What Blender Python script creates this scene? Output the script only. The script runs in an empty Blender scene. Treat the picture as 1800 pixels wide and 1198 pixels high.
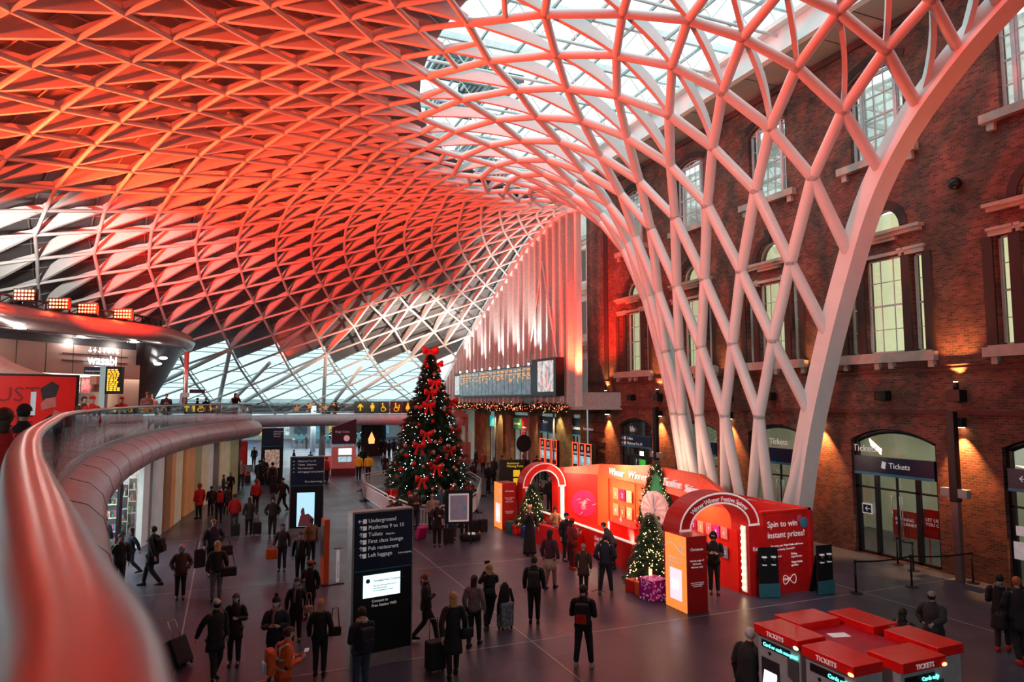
import bpy, bmesh, math, random
from mathutils import Vector, Matrix
from math import sin, cos, pi, radians, atan2, hypot, sqrt
random.seed(7)
SC = bpy.context.scene
COL = SC.collection

# ------------------------------------------------------------------ camera, view
CAM_H = 6.0
FPX = 1200.0
PITCH = math.atan(104 / 1200)
YAW = math.atan(500 / 1200 * cos(PITCH))
cd = bpy.data.cameras.new('camera'); cam = bpy.data.objects.new('camera', cd); COL.objects.link(cam)
cd.sensor_width = 36; cd.lens = 36 * FPX / 1800; cd.clip_start = 0.05; cd.clip_end = 1000
cam.location = (0, 0, CAM_H); cam.rotation_euler = (pi / 2 + PITCH, 0, -YAW)
cd.dof.use_dof = True; cd.dof.focus_distance = 24; cd.dof.aperture_fstop = 2.8
SC.camera = cam
SC.view_settings.view_transform = 'Standard'; SC.view_settings.look = 'None'
SC.view_settings.exposure = 0.18; SC.view_settings.gamma = 1.0; SC.view_settings.use_curve_mapping = False
SC.cycles.max_bounces = 7; SC.cycles.diffuse_bounces = 3; SC.cycles.glossy_bounces = 3
SC.cycles.transmission_bounces = 6; SC.cycles.transparent_max_bounces = 12
SC.cycles.use_denoising = True
SC.cycles.sample_clamp_indirect = 3.0
SC.cycles.caustics_reflective = False; SC.cycles.caustics_refractive = False

# ------------------------------------------------------------------ sky
w = bpy.data.worlds.new('sky'); SC.world = w; w.use_nodes = True
nt = w.node_tree; bg = nt.nodes['Background']
tc = nt.nodes.new('ShaderNodeTexCoord'); nz = nt.nodes.new('ShaderNodeTexNoise'); nz.inputs['Scale'].default_value = 2.0
cr = nt.nodes.new('ShaderNodeValToRGB')
cr.color_ramp.elements[0].position = .3; cr.color_ramp.elements[0].color = (.56, .82, .86, 1)
cr.color_ramp.elements[1].position = .7; cr.color_ramp.elements[1].color = (.80, .98, 1.0, 1)
nt.links.new(tc.outputs['Generated'], nz.inputs['Vector']); nt.links.new(nz.outputs['Fac'], cr.inputs['Fac'])
nt.links.new(cr.outputs['Color'], bg.inputs['Color']); bg.inputs['Strength'].default_value = 2.3

# ------------------------------------------------------------------ lights
def aim(o, target):
    d = Vector(target) - o.location
    o.rotation_euler = d.to_track_quat('-Z', 'Y').to_euler()
def spot(name, loc, target, power, color, size=50, blend=.6, rad=.15):
    l = bpy.data.lights.new(name, 'SPOT'); l.energy = power; l.color = color
    l.spot_size = radians(size); l.spot_blend = blend; l.shadow_soft_size = rad
    o = bpy.data.objects.new(name, l); COL.objects.link(o); o.location = loc; aim(o, target); return o
def area(name, loc, target, power, color, sx=1, sy=1, spread=180):
    l = bpy.data.lights.new(name, 'AREA'); l.energy = power; l.color = color; l.shape = 'RECTANGLE'
    l.size = sx; l.size_y = sy; l.spread = radians(spread)
    o = bpy.data.objects.new(name, l); COL.objects.link(o); o.location = loc; aim(o, target); return o
def point(name, loc, power, color, rad=.1):
    l = bpy.data.lights.new(name, 'POINT'); l.energy = power; l.color = color; l.shadow_soft_size = rad
    o = bpy.data.objects.new(name, l); COL.objects.link(o); o.location = loc; return o
RED = (1, .018, .004); ORED = (1, .062, .016); WHT = (1, .93, .85); WARM = (1, .42, .12)
# red floodlights standing on the restaurant canopy and along the gallery, thrown up at the roof
FL = 2.6
for i, (l, t, e, c, s) in enumerate([
    ((-10.5, 26.5, 10.3), (-5, 14, 19), 4200, ORED, 80),
    ((-8.2, 29.5, 10.3), (1, 16, 19.5), 7500, ORED, 85),
    ((-7.4, 31.0, 10.3), (5, 30, 18), 6500, ORED, 110),
    ((-6.6, 33.0, 10.3), (6, 48, 15.5), 5600, RED, 95),
    ((-5.6, 35.0, 10.3), (2, 53, 13), 2200, RED, 70),
    ((-16, -3, 8.5), (-8, 4, 17), 8000, ORED, 78),
    ((-15, 13, 8.5), (-7, 22, 17), 8000, ORED, 80),
    ((6, -8, 8.0), (10, 6, 17), 3000, ORED, 75),
    ((3.5, 62, 9.0), (11, 50, 18), 2600, ORED, 62)]):
    spot('red_flood', l, t, e * FL, c, s, .7, .35)
spot('white_flood', (-9.5, 28.6, 10.4), (-7.2, 39.6, 13.2), 5500, WHT, 58, 1, .3)
spot('white_flood', (15.0, 50, 8.8), (13.5, 57, 12.4), 9000, (1, .84, .66), 95, 1, .3)
spot('white_flood', (-3.5, 5, 8.6), (15.5, 21.5, 8.5), 7000, (1, .86, .80), 52, 1, .5)
spot('hoarding_fill', (-3.6, 15.5, 8.7), (-6.6, 21.5, 5.9), 1200, (1, .88, .8), 70, .9, .2)  # unseen lamp added to brighten the red hoarding
spot('tree_fill', (-1.4, 37.5, 8.8), (9.5, 37, .6), 2600, (1, .86, .84), 48, .9, .25)  # unseen lamp added to brighten the barriers and the tall tree
for y in (43, 46.5, 50, 54, 58):
    spot('board_light', (18.9, y, 8.9), (20.4, y, 14), 1300, (1, .88, .78), 95, .8, .1)
spot('red_flood', (19.5, 37.0, 7.6), (23.2, 40.6, 12.5), 8000, (1, .03, .01), 80, .9, .2)
spot('red_flood', (19.0, 8, 9.0), (23.2, 14.5, 13), 420, (1, .05, .03), 90, .8, .2)

# ------------------------------------------------------------------ camera maths (reading positions of things off their pixels)
_fw = Vector((sin(YAW) * cos(PITCH), cos(YAW) * cos(PITCH), sin(PITCH)))
_rt = Vector((cos(YAW), -sin(YAW), 0)); _up = _rt.cross(_fw)
def ray(x, y): return _fw + _rt * ((x - 900) / FPX) + _up * ((599 - y) / FPX)
def G(x, y, z=0.0):
    d = ray(x, y); t = (z - CAM_H) / d.z; return Vector((0, 0, CAM_H)) + d * t
def OX(x, y, X):
    d = ray(x, y); return Vector((0, 0, CAM_H)) + d * (X / d.x)
def at(x, y, D):
    d = ray(x, y); return Vector((0, 0, CAM_H)) + d * D
def bearing(p): return atan2(p[0], p[1])

# ------------------------------------------------------------------ materials
MATS = {}
def mat(name, col, rough=.6, metal=0.0, emit=0.0, ecol=None, noise=.12, scale=6, bump=0.0, spec=.5, coat=0, two=None):
    if name in MATS: return MATS[name]
    m = bpy.data.materials.new(name); m.use_nodes = True; n = m.node_tree; b = n.nodes['Principled BSDF']
    b.inputs['Roughness'].default_value = rough; b.inputs['Metallic'].default_value = metal
    b.inputs['Specular IOR Level'].default_value = spec; b.inputs['Coat Weight'].default_value = coat
    tc = n.nodes.new('ShaderNodeTexCoord'); nz = n.nodes.new('ShaderNodeTexNoise')
    nz.inputs['Scale'].default_value = scale; nz.inputs['Detail'].default_value = 3
    n.links.new(tc.outputs['Object'], nz.inputs['Vector'])
    r = n.nodes.new('ShaderNodeValToRGB'); c = Vector(col[:3])
    lo = c * (1 - noise); hi = c * (1 + noise)
    if two is not None: lo = c; hi = Vector(two)
    r.color_ramp.elements[0].position = .3; r.color_ramp.elements[1].position = .7
    r.color_ramp.elements[0].color = (*lo, 1); r.color_ramp.elements[1].color = (*[min(1, v) for v in hi], 1)
    n.links.new(nz.outputs['Fac'], r.inputs['Fac']); n.links.new(r.outputs['Color'], b.inputs['Base Color'])
    if emit and noise >= .35: n.links.new(r.outputs['Color'], b.inputs['Emission Color'])
    if bump:
        bp = n.nodes.new('ShaderNodeBump'); bp.inputs['Strength'].default_value = bump; bp.inputs['Distance'].default_value = .02
        n.links.new(nz.outputs['Fac'], bp.inputs['Height']); n.links.new(bp.outputs['Normal'], b.inputs['Normal'])
    if emit:
        b.inputs['Emission Strength'].default_value = emit
        if noise < .35: b.inputs['Emission Color'].default_value = (*(ecol or col)[:3], 1)
    MATS[name] = m; return m
def glass(name, tint=(1, 1, 1), gloss=.12, rough=.02, fr=.6):
    if name in MATS: return MATS[name]
    m = bpy.data.materials.new(name); m.use_nodes = True; n = m.node_tree; n.nodes.clear()
    o = n.nodes.new('ShaderNodeOutputMaterial'); t = n.nodes.new('ShaderNodeBsdfTransparent'); g = n.nodes.new('ShaderNodeBsdfGlossy')
    t.inputs['Color'].default_value = (*tint, 1); g.inputs['Roughness'].default_value = rough
    mx = n.nodes.new('ShaderNodeMixShader'); lw = n.nodes.new('ShaderNodeLayerWeight'); lw.inputs['Blend'].default_value = .35
    ma = n.nodes.new('ShaderNodeMath'); ma.operation = 'MULTIPLY_ADD'; ma.inputs[1].default_value = fr; ma.inputs[2].default_value = gloss
    n.links.new(lw.outputs['Fresnel'], ma.inputs[0]); n.links.new(ma.outputs[0], mx.inputs['Fac'])
    n.links.new(t.outputs[0], mx.inputs[1]); n.links.new(g.outputs[0], mx.inputs[2]); n.links.new(mx.outputs[0], o.inputs['Surface'])
    MATS[name] = m; return m
def brick(name, c1, c2, mortar, axis='YZ', bw=.225, rh=.075, ms=.012):
    if name in MATS: return MATS[name]
    m = bpy.data.materials.new(name); m.use_nodes = True; n = m.node_tree; b = n.nodes['Principled BSDF']; b.inputs['Roughness'].default_value = .85
    tc = n.nodes.new('ShaderNodeTexCoord'); sp = n.nodes.new('ShaderNodeSeparateXYZ'); cb = n.nodes.new('ShaderNodeCombineXYZ')
    n.links.new(tc.outputs['Object'], sp.inputs[0]); n.links.new(sp.outputs[axis[0]], cb.inputs[0]); n.links.new(sp.outputs[axis[1]], cb.inputs[1])
    bt = n.nodes.new('ShaderNodeTexBrick'); bt.inputs['Scale'].default_value = 1; bt.inputs['Brick Width'].default_value = bw
    bt.inputs['Row Height'].default_value = rh; bt.inputs['Mortar Size'].default_value = ms; bt.inputs['Bias'].default_value = -.1
    bt.inputs['Color1'].default_value = (*c1, 1); bt.inputs['Color2'].default_value = (*c2, 1); bt.inputs['Mortar'].default_value = (*mortar, 1)
    n.links.new(cb.outputs[0], bt.inputs['Vector'])
    nz = n.nodes.new('ShaderNodeTexNoise'); nz.inputs['Scale'].default_value = .9; nz.inputs['Detail'].default_value = 8; nz.inputs['Roughness'].default_value = .7
    n.links.new(cb.outputs[0], nz.inputs['Vector'])
    mr = n.nodes.new('ShaderNodeMapRange'); mr.inputs[1].default_value = .3; mr.inputs[2].default_value = .72; mr.inputs[3].default_value = .35; mr.inputs[4].default_value = 1.5
    n.links.new(nz.outputs['Fac'], mr.inputs[0])
    mm = n.nodes.new('ShaderNodeVectorMath'); mm.operation = 'SCALE'
    n.links.new(bt.outputs['Color'], mm.inputs[0]); n.links.new(mr.outputs[0], mm.inputs['Scale']); n.links.new(mm.outputs[0], b.inputs['Base Color'])
    bp = n.nodes.new('ShaderNodeBump'); bp.inputs['Strength'].default_value = .6; bp.inputs['Distance'].default_value = .012; bp.invert = True
    n.links.new(bt.outputs['Fac'], bp.inputs['Height']); n.links.new(bp.outputs['Normal'], b.inputs['Normal'])
    MATS[name] = m; return m

M_white = mat('white_steel', (.78, .77, .76), .38, 0, noise=.04, scale=1.5)
M_grey = mat('grey_panel', (.34, .335, .34), .4, .2, noise=.12, scale=.6)
M_clad = mat('roof_cladding', (.17, .16, .165), .45, .25, noise=.22, scale=.45)
M_black = mat('black_metal', (.012, .012, .014), .35, .3)
M_dark = mat('dark_paint', (.02, .022, .028), .4)
M_navy = mat('navy_sign', (.006, .012, .05), .3)
M_blue = mat('blue_stripe', (.03, .20, .33), .35)
M_red = mat('red_paint', (.80, .012, .01), .35, noise=.05)
M_orange = mat('orange_panel', (.95, .13, .035), .45, noise=.04)
M_crimson = mat('crimson_panel', (.58, .010, .012), .4, noise=.05)
M_letter = mat('white_lettering', (.80, .78, .78), .4, emit=.15, ecol=(1, .95, .95))
M_lettergold = mat('amber_lettering', (.9, .45, .05), .4, emit=1.0, ecol=(1, .45, .05))
M_steel = mat('brushed_steel', (.55, .54, .54), .25, .9, noise=.08, scale=12)
M_chrome = mat('chrome', (.7, .7, .7), .12, 1)
M_glass = glass('clear_glass', (.86, .95, .95), .10)
M_winglass = glass('window_glass', (.92, .95, .93), .06, fr=.3)
M_sky = glass('skylight_glass', (.96, .99, .99), .03, fr=.12)
M_redbrick = brick('red_brick', (.22, .052, .030), (.055, .016, .014), (.15, .085, .065), rh=.085)
M_yelbrick = brick('yellow_brick', (.33, .20, .085), (.22, .13, .055), (.22, .16, .10))
M_stone = mat('pale_stone', (.42, .33, .29), .75, noise=.12, scale=3, bump=.2)

# ------------------------------------------------------------------ mesh helpers
class MB:
    def __init__(s): s.v = []; s.f = []; s.sm = []; s.mi = []; s.cur = 0; s.mats = []
    def m(s, material):
        if material not in s.mats: s.mats.append(material)
        s.cur = s.mats.index(material); return s
    def add(s, vs, fs, smooth=False):
        n = len(s.v); s.v += [tuple(v) for v in vs]
        for f in fs: s.f.append(tuple(i + n for i in f)); s.sm.append(smooth); s.mi.append(s.cur)
        return s
    def box(s, c, d, rz=0, rx=0):
        x, y, z = d[0] / 2, d[1] / 2, d[2] / 2
        M = Matrix.Rotation(rz, 3, 'Z') @ Matrix.Rotation(rx, 3, 'X'); c = Vector(c)
        vs = [c + M @ Vector(p) for p in ((-x, -y, -z), (x, -y, -z), (x, y, -z), (-x, y, -z), (-x, -y, z), (x, -y, z), (x, y, z), (-x, y, z))]
        return s.add(vs, [(0, 3, 2, 1), (4, 5, 6, 7), (0, 1, 5, 4), (1, 2, 6, 5), (2, 3, 7, 6), (3, 0, 4, 7)])
    def bx(s, a, b): return s.box([(a[i] + b[i]) / 2 for i in range(3)], [abs(b[i] - a[i]) for i in range(3)])
    def tube(s, a, b, r, r2=None, n=10, cap=True, smooth=True):
        a, b = Vector(a), Vector(b); d = b - a
        if d.length < 1e-6: return s
        q = d.to_track_quat('Z', 'Y'); r2 = r if r2 is None else r2; vs = []
        for p, rr in ((a, r), (b, r2)):
            for i in range(n): vs.append(p + q @ Vector((rr * cos(2 * pi * i / n), rr * sin(2 * pi * i / n), 0)))
        fs = [(i, (i + 1) % n, n + (i + 1) % n, n + i) for i in range(n)]
        s.add(vs, fs, smooth)
        if cap: k = len(s.v) - 2 * n; s.f.append(tuple(k + i for i in range(n))[::-1]); s.f.append(tuple(k + n + i for i in range(n))); s.sm += [False] * 2; s.mi += [s.cur] * 2
        return s
    def path(s, pts, r, n=8, closed=False, sy=1.0, up=(0, 0, 1), smooth=True, rs=None):
        pts = [Vector(p) for p in pts]; N = len(pts); vs = []
        for i, p in enumerate(pts):
            t = (pts[(i + 1) % N] - pts[i - 1]) if closed else (pts[min(i + 1, N - 1)] - pts[max(i - 1, 0)])
            t.normalize(); u = Vector(up); sd = t.cross(u)
            if sd.length < 1e-3: sd = t.cross(Vector((0, 1, 0)))
            sd.normalize(); u = sd.cross(t); rr = r if rs is None else rs[i]
            for k in range(n): a = 2 * pi * k / n; vs.append(p + sd * rr * cos(a) + u * rr * sy * sin(a))
        fs = []; L = N if closed else N - 1
        for i in range(L):
            j = (i + 1) % N
            for k in range(n): fs.append((i * n + k, i * n + (k + 1) % n, j * n + (k + 1) % n, j * n + k))
        if not closed: fs.append(tuple(range(n))[::-1]); fs.append(tuple((N - 1) * n + k for k in range(n)))
        return s.add(vs, fs, smooth)
    def sweep(s, pts, prof, closed=False, smooth=False, up=(0, 0, 1)):
        # prof: list of (side, up) offsets, closed section
        pts = [Vector(p) for p in pts]; N = len(pts); n = len(prof); vs = []
        for i, p in enumerate(pts):
            t = (pts[(i + 1) % N] - pts[i - 1]) if closed else (pts[min(i + 1, N - 1)] - pts[max(i - 1, 0)])
            t.normalize(); sd = t.cross(Vector(up)).normalized(); u = sd.cross(t)
            for a, b in prof: vs.append(p + sd * a + u * b)
        fs = []; L = N if closed else N - 1
        for i in range(L):
            j = (i + 1) % N
            for k in range(n): fs.append((i * n + k, i * n + (k + 1) % n, j * n + (k + 1) % n, j * n + k))
        if not closed: fs.append(tuple(range(n))[::-1]); fs.append(tuple((N - 1) * n + k for k in range(n)))
        return s.add(vs, fs, smooth)
    def loft(s, rings, cap=True, smooth=True):
        n = len(rings[0]); vs = [v for r in rings for v in r]; fs = []
        for i in range(len(rings) - 1):
            for k in range(n): fs.append((i * n + k, i * n + (k + 1) % n, (i + 1) * n + (k + 1) % n, (i + 1) * n + k))
        if cap: fs.append(tuple(range(n))[::-1]); fs.append(tuple((len(rings) - 1) * n + k for k in range(n)))
        return s.add(vs, fs, smooth)
    def sphere(s, c, r, n=10, m=7, sc=(1, 1, 1)):
        c = Vector(c); rings = []
        for j in range(m + 1):
            t = pi * j / m; t = min(max(t, .02), pi - .02)
            rings.append([c + Vector((r * sc[0] * sin(t) * cos(2 * pi * k / n), r * sc[1] * sin(t) * sin(2 * pi * k / n), -r * sc[2] * cos(t))) for k in range(n)])
        return s.loft(rings)
    def prism(s, poly, o, ux, uy, depth):
        # polygon (2D) in plane o + x*ux + y*uy, extruded along ux x uy by depth
        o, ux, uy = Vector(o), Vector(ux), Vector(uy); w = ux.cross(uy).normalized() * depth
        a = [o + ux * x + uy * y for x, y in poly]; b = [p + w for p in a]; n = len(a)
        return s.add(a + b, [tuple(range(n))[::-1], tuple(range(n, 2 * n))] + [(i, (i + 1) % n, n + (i + 1) % n, n + i) for i in range(n)])
    def mesh(s, name):
        me = bpy.data.meshes.new(name); me.from_pydata(s.v, [], s.f)
        me.polygons.foreach_set('use_smooth', s.sm)
        if s.mats:
            for mm in s.mats: me.materials.append(mm)
            me.polygons.foreach_set('material_index', s.mi)
        me.update(); return me
    def build(s, name, material=None, parent=None, bevel=0, **kw):
        me = s.mesh(name)
        if not s.mats and material: me.materials.append(material)
        return link(name, me, parent, bevel, **kw)
def link(name, me, parent=None, bevel=0, loc=None, label=None, cat=None, group=None, kind=None):
    o = bpy.data.objects.new(name, me); COL.objects.link(o)
    if parent is not None: o.parent = parent
    if loc is not None: o.location = loc
    if bevel:
        b = o.modifiers.new('bevel', 'BEVEL'); b.width = bevel; b.segments = 2; b.limit_method = 'ANGLE'; b.angle_limit = radians(40)
    tag(o, label, cat, group, kind); return o
def tag(o, label=None, cat=None, group=None, kind=None):
    if label: o['label'] = label
    if cat: o['category'] = cat
    if group: o['group'] = group
    if kind: o['kind'] = kind
    return o
def root(name, loc, rz=0, label=None, cat=None, group=None, kind=None):
    o = bpy.data.objects.new(name, None); COL.objects.link(o); o.location = loc; o.rotation_euler = (0, 0, rz); o.empty_display_size = .2
    return tag(o, label, cat, group, kind)
def copy_tree(o, parent=None):
    c = o.copy(); COL.objects.link(c)
    for k in ('label',):
        if k in c and parent is None: del c[k]
    if parent is not None: c.parent = parent
    for ch in list(o.children): copy_tree(ch, c)
    return c
DEPS = None
def baked(ob):
    COL.objects.link(ob); dg = bpy.context.evaluated_depsgraph_get(); dg.update()
    me = bpy.data.meshes.new_from_object(ob.evaluated_get(dg), preserve_all_data_layers=True, depsgraph=dg)
    COL.objects.unlink(ob); bpy.data.objects.remove(ob); return me
def text(name, body, size, pos, rt, up, material, parent=None, depth=.006, align='LEFT', kind=None, bold=0.0):
    cu = bpy.data.curves.new(name, 'FONT'); cu.body = body; cu.size = size; cu.align_x = align; cu.extrude = depth; cu.resolution_u = 2; cu.offset = bold
    me = baked(bpy.data.objects.new('t', cu)); bpy.data.curves.remove(cu)
    r = Vector(rt).normalized(); u = Vector(up).normalized(); nn = r.cross(u)
    M = Matrix.Translation(Vector(pos)) @ Matrix((r, u, nn)).transposed().to_4x4()
    me.transform(M); me.materials.clear(); me.materials.append(material)
    return link(name, me, parent, kind=kind)
def wallholes(outer, holes, thick, name):
    # flat wall with arched or square holes: 2D filled curve, extruded; returns mesh in (u,v) plane
    cu = bpy.data.curves.new(name, 'CURVE'); cu.dimensions = '2D'; cu.fill_mode = 'BOTH'; cu.extrude = thick / 2
    for poly in [outer] + holes:
        sp = cu.splines.new('POLY'); sp.points.add(len(poly) - 1); sp.use_cyclic_u = True
        for i, (x, y) in enumerate(poly): sp.points[i].co = (x, y, 0, 1)
    me = baked(bpy.data.objects.new('t', cu)); bpy.data.curves.remove(cu); return me
def archpoly(u0, u1, v0, v1, rise, n=10):
    # rect with segmental arch top; v1 = springing height
    pts = [(u0, v0), (u1, v0), (u1, v1)]; w = (u1 - u0) / 2; cx = (u0 + u1) / 2
    if rise > 0:
        R = (w * w + rise * rise) / (2 * rise); a0 = math.asin(min(1, w / R))
        if rise > w - 1e-3: a0 = pi / 2
        for i in range(1, n):
            a = a0 - 2 * a0 * i / n; pts.append((cx + R * sin(a), v1 + rise - R + R * cos(a)))
    pts.append((u0, v1)); return pts
def hermite(xs, ys, x):
    n = len(xs)
    if x <= xs[0]: return ys[0]
    if x >= xs[-1]: return ys[-1]
    d = [(ys[i + 1] - ys[i]) / (xs[i + 1] - xs[i]) for i in range(n - 1)]
    m = [d[0]] + [2 * d[i - 1] * d[i] / (d[i - 1] + d[i]) if d[i - 1] * d[i] > 0 else 0 for i in range(1, n - 1)] + [d[-1]]
    for i in range(n - 1):
        if x <= xs[i + 1]:
            h = xs[i + 1] - xs[i]; t = (x - xs[i]) / h
            return (2 * t**3 - 3 * t**2 + 1) * ys[i] + (t**3 - 2 * t**2 + t) * h * m[i] + (-2 * t**3 + 3 * t**2) * ys[i + 1] + (t**3 - t**2) * h * m[i + 1]
def smoothpath(pts, n=8):
    # Catmull-Rom through points
    pts = [Vector(p) for p in pts]; out = []
    for i in range(len(pts) - 1):
        p0 = pts[max(i - 1, 0)]; p1 = pts[i]; p2 = pts[i + 1]; p3 = pts[min(i + 2, len(pts) - 1)]
        for k in range(n):
            t = k / n
            out.append(.5 * ((2 * p1) + (-p0 + p2) * t + (2 * p0 - 5 * p1 + 4 * p2 - p3) * t * t + (-p0 + 3 * p1 - 3 * p2 + p3) * t**3))
    out.append(pts[-1]); return out
# ================================================================== the roof: funnel, shell, cladding
XR, YA, WALLX = 20.3, 23.6, 23.3
PROF = [(0, 2.9), (3, 3.45), (5, 3.95), (7, 4.6), (9, 5.3), (11, 6.1), (12.8, 6.85), (14.5, 8.0), (15.8, 9.3), (17.3, 11.3), (18.2, 13.2), (18.55, 16.4), (17.4, 22), (13.9, 30.3), (9.5, 39.6), (6.2, 45.4), (4.6, 48.2), (3.2, 50.2)]
PS = [0.0]
for i in range(1, len(PROF)): PS.append(PS[-1] + hypot(PROF[i][0] - PROF[i - 1][0], PROF[i][1] - PROF[i - 1][1]))
PZ = [p[0] for p in PROF]; PR = [p[1] for p in PROF]
def prof(s):
    # smooth the polyline a little
    def lin(s):
        s = min(max(s, 0), PS[-1])
        for i in range(len(PS) - 1):
            if s <= PS[i + 1]:
                t = (s - PS[i]) / (PS[i + 1] - PS[i]); return PZ[i] + t * (PZ[i + 1] - PZ[i]), PR[i] + t * (PR[i + 1] - PR[i])
        return PZ[-1], PR[-1]
    k = 1.0 if 2 < s < PS[-1] - 2 else 0
    a = [lin(s + o * k) for o in (-1, -.5, 0, .5, 1)]
    return sum(q[0] for q in a) / 5, sum(q[1] for q in a) / 5
RHO = [(0, .42), (8.4, .34), (11.2, .33), (14, .39), (16, .44), (17.6, .50), (19, .57), (20.5, .66), (22.6, .78), (26, .92), (30, 1), (70, 1)]
def rho(s):
    for (a, u), (b, v) in zip(RHO[:-1], RHO[1:]):
        if s <= b: return u + (v - u) * max(0, s - a) / (b - a)
    return 1
def SP(s, th, off=0.0):
    z, r = prof(s)
    if off:
        z1, r1 = prof(s + .3); z0, r0 = prof(s - .3); dz, dr = z1 - z0, r1 - r0; L = hypot(dz, dr); z += off * dr / L; r -= off * dz / L
    return Vector((XR - r * rho(s) * cos(radians(th)), YA + r * sin(radians(th)), z))
# coarse rows (funnel).  name: (s table, theta table) keyed by cell index
CR = [
 ('a', [(3, .3)], {0: -62, 1: -33.5, 2: -10, 3: 12, 4: 36, 5: 60, 6: 80}),
 ('S', [(3, 5.5)], {-.5: -90, .5: -39.5, 1.5: -13.5, 2.5: 9.5, 3.5: 32, 4.5: 51, 5.5: 70, 6.5: 90}),
 ('P', [(3, 8.55)], {-1: -90, 0: -44.5, 1: -20, 2: 1.5, 3: 21, 4: 40, 5: 57, 6: 73, 7: 90}),
 ('M', [(3, 11.53)], {-1.5: -90, -.5: -49.5, .5: -25.5, 1.5: -6, 2.5: 12.5, 3.5: 30, 4.5: 42, 5.5: 57, 6.5: 73, 7.5: 90}),
 ('I', [(3, 14.55)], {-2: -90, -1: -55.5, 0: -34.5, 1: -15.5, 2: 0, 3: 15, 4: 29, 5: 40, 6: 55, 7: 72, 8: 90}),
 ('E', [(3, 16.8)], {-2.5: -90, -1.5: -61, -.5: -40.5, .5: -23.5, 1.5: -8.5, 2.5: 5.5, 3.5: 17.5, 4.5: 29, 5.5: 42, 6.5: 56, 7.5: 73, 8.5: 90}),
 ('D', [(3, 18.65)], {-3: -90, -2: -67.5, -1: -48, 0: -31.5, 1: -17.5, 2: -3.5, 3: 9, 4: 21, 5: 33, 6: 46, 7: 60, 8: 75, 9: 90}),
 ('B', [(3, 20.1)], {-3.5: -90, -1.5: -56, -.5: -39.5, .5: -25.5, 1.5: -11.5, 2.5: 1, 3.5: 13, 4.5: 25, 5.5: 36, 7.5: 62, 9.5: 90}),
 ('C', [(3, 21.2)], {-4: -93, -1: -48, 0: -33, 1: -19, 2: -5.5, 3: 7.5, 4: 20, 5: 32.5, 6: 44, 8: 68, 10: 93}),
 ('c', [(3, 22.2)], {-3.5: -90, .5: -26, 1.5: -12, 2.5: 1, 3.5: 14, 4.5: 27, 5.5: 40, 7.5: 65, 9.5: 90}),
 ('d', [(3, 23.4)], {-4: -93, 1: -18.5, 2: -4.5, 3: 9, 4: 22.5, 5: 36, 6: 50, 8: 74, 10: 93}),
]
crow = []
for nm, st, tt in CR:
    lo, hi = min(tt), max(tt); xs = sorted(tt); ys = [tt[x] for x in xs]; sx = [a for a, b in st]; sy = [b for a, b in st]
    d = {}; x = lo
    while x <= hi + .01:
        th = hermite(xs, ys, x)
        if abs(th) <= 90.5: d[x] = (hermite(sx, sy, x) if len(sx) > 1 else sy[0], th)
        x += 1
    crow.append(d)
FS = [24.55, 25.4, 26.25, 27.1, 28.0, 28.95, 29.95, 31.2, 32.5, 33.8, 35.15, 36.5, 37.9, 39.3, 40.95, 42.5, 44.4, 46.65, 49.2, 51.9, 54.6, 57.4, 60.4]
FT = {0: {3: -11, 4: -3.5, 5: 4, 6: 11.5, 7: 18.3, 8: 25, 9: 32, 11: 47.5, 13: 62.5, 15: 74}, 2: {4: -3.5, 5: 3.5, 9: 32, 11: 46.5}, 4: {4: -4, 5: 3, 6: 10.5, 9: 32, 11: 46}, 6: {5: 3, 6: 10, 7: 18, 8: 25, 9: 32}, 8: {5: 1, 6: 8, 7: 15, 8: 22, 9: 29},
      10: {5: -1, 6: 6, 7: 13, 8: 20, 9: 27}, 12: {7: 11, 8: 18, 9: 25, 10: 32}, 14: {10: 31, 11: 38, 12: 45, 13: 51.5, 14: 58}, 16: {10: 31, 14: 58.3, 15: 65}, 18: {10: 31.5, 14: 58.5, 15: 64.8, 16: 71, 17: 77, 18: 83},
      20: {14: 58.5, 16: 71, 18: 83}, 22: {14: 58.5, 16: 71, 18: 83}}
def fth(r, f):
    if r % 2 == 0:
        t = dict(FT[r]); t[-7] = -90; t[19] = 90; xs = sorted(t); return hermite(xs, [t[x] for x in xs], f)
    return (fth(r - 1, f) + fth(r + 1, f)) / 2
frow = []
for r, s in enumerate(FS):
    d = {}
    x = -7 if r % 2 == 0 else -6.5
    while x <= 19.01: d[x] = (s, fth(r, x)); x += 1
    frow.append(d)
def cp(k, i, off=0): s, t = crow[k][i]; return SP(s, t, off)
def fp(k, i, off=0): s, t = frow[k][i]; return SP(s, t, off)

lat = root('steel_roof_lattice', (XR - 3, YA, 0), 0, 'white steel lattice funnel beside the brick wall, flaring up into the roof', 'roof structure')
def unroot(o, r):  # vertices were authored in world space
    o.location = -r.location if r.rotation_euler[2] == 0 else o.location; return o
camp = Vector((0, 0, CAM_H))
def showsize(a, b, r):
    m = (a + b) / 2 - camp; dep = m.dot(_fw)
    if dep < 1: return 0
    x = 900 + FPX * m.dot(_rt) / dep; y = 599 - FPX * m.dot(_up) / dep
    if not (-80 < x < 1880 and -80 < y < 1280): return -dep
    return (a - b).length * r / dep / dep
tubes = []   # (a, b, r)
for k in range(len(crow) - 1):
    rr = .21 if k < 4 else (.19 if k < 6 else .165 if k < 8 else .15)
    for i in crow[k]:
        for j in (i - .5, i + .5):
            if j in crow[k + 1]: tubes.append((cp(k, i), cp(k + 1, j), rr))
for i in (0, 1, 2, 3, 4, 5, 6):  # feet
    s, t = crow[0][i]; g = SP(0, t); g = g
    tubes.append((Vector((g.x, g.y, 0)), cp(0, i), .24))
K = len(crow) - 1
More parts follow.
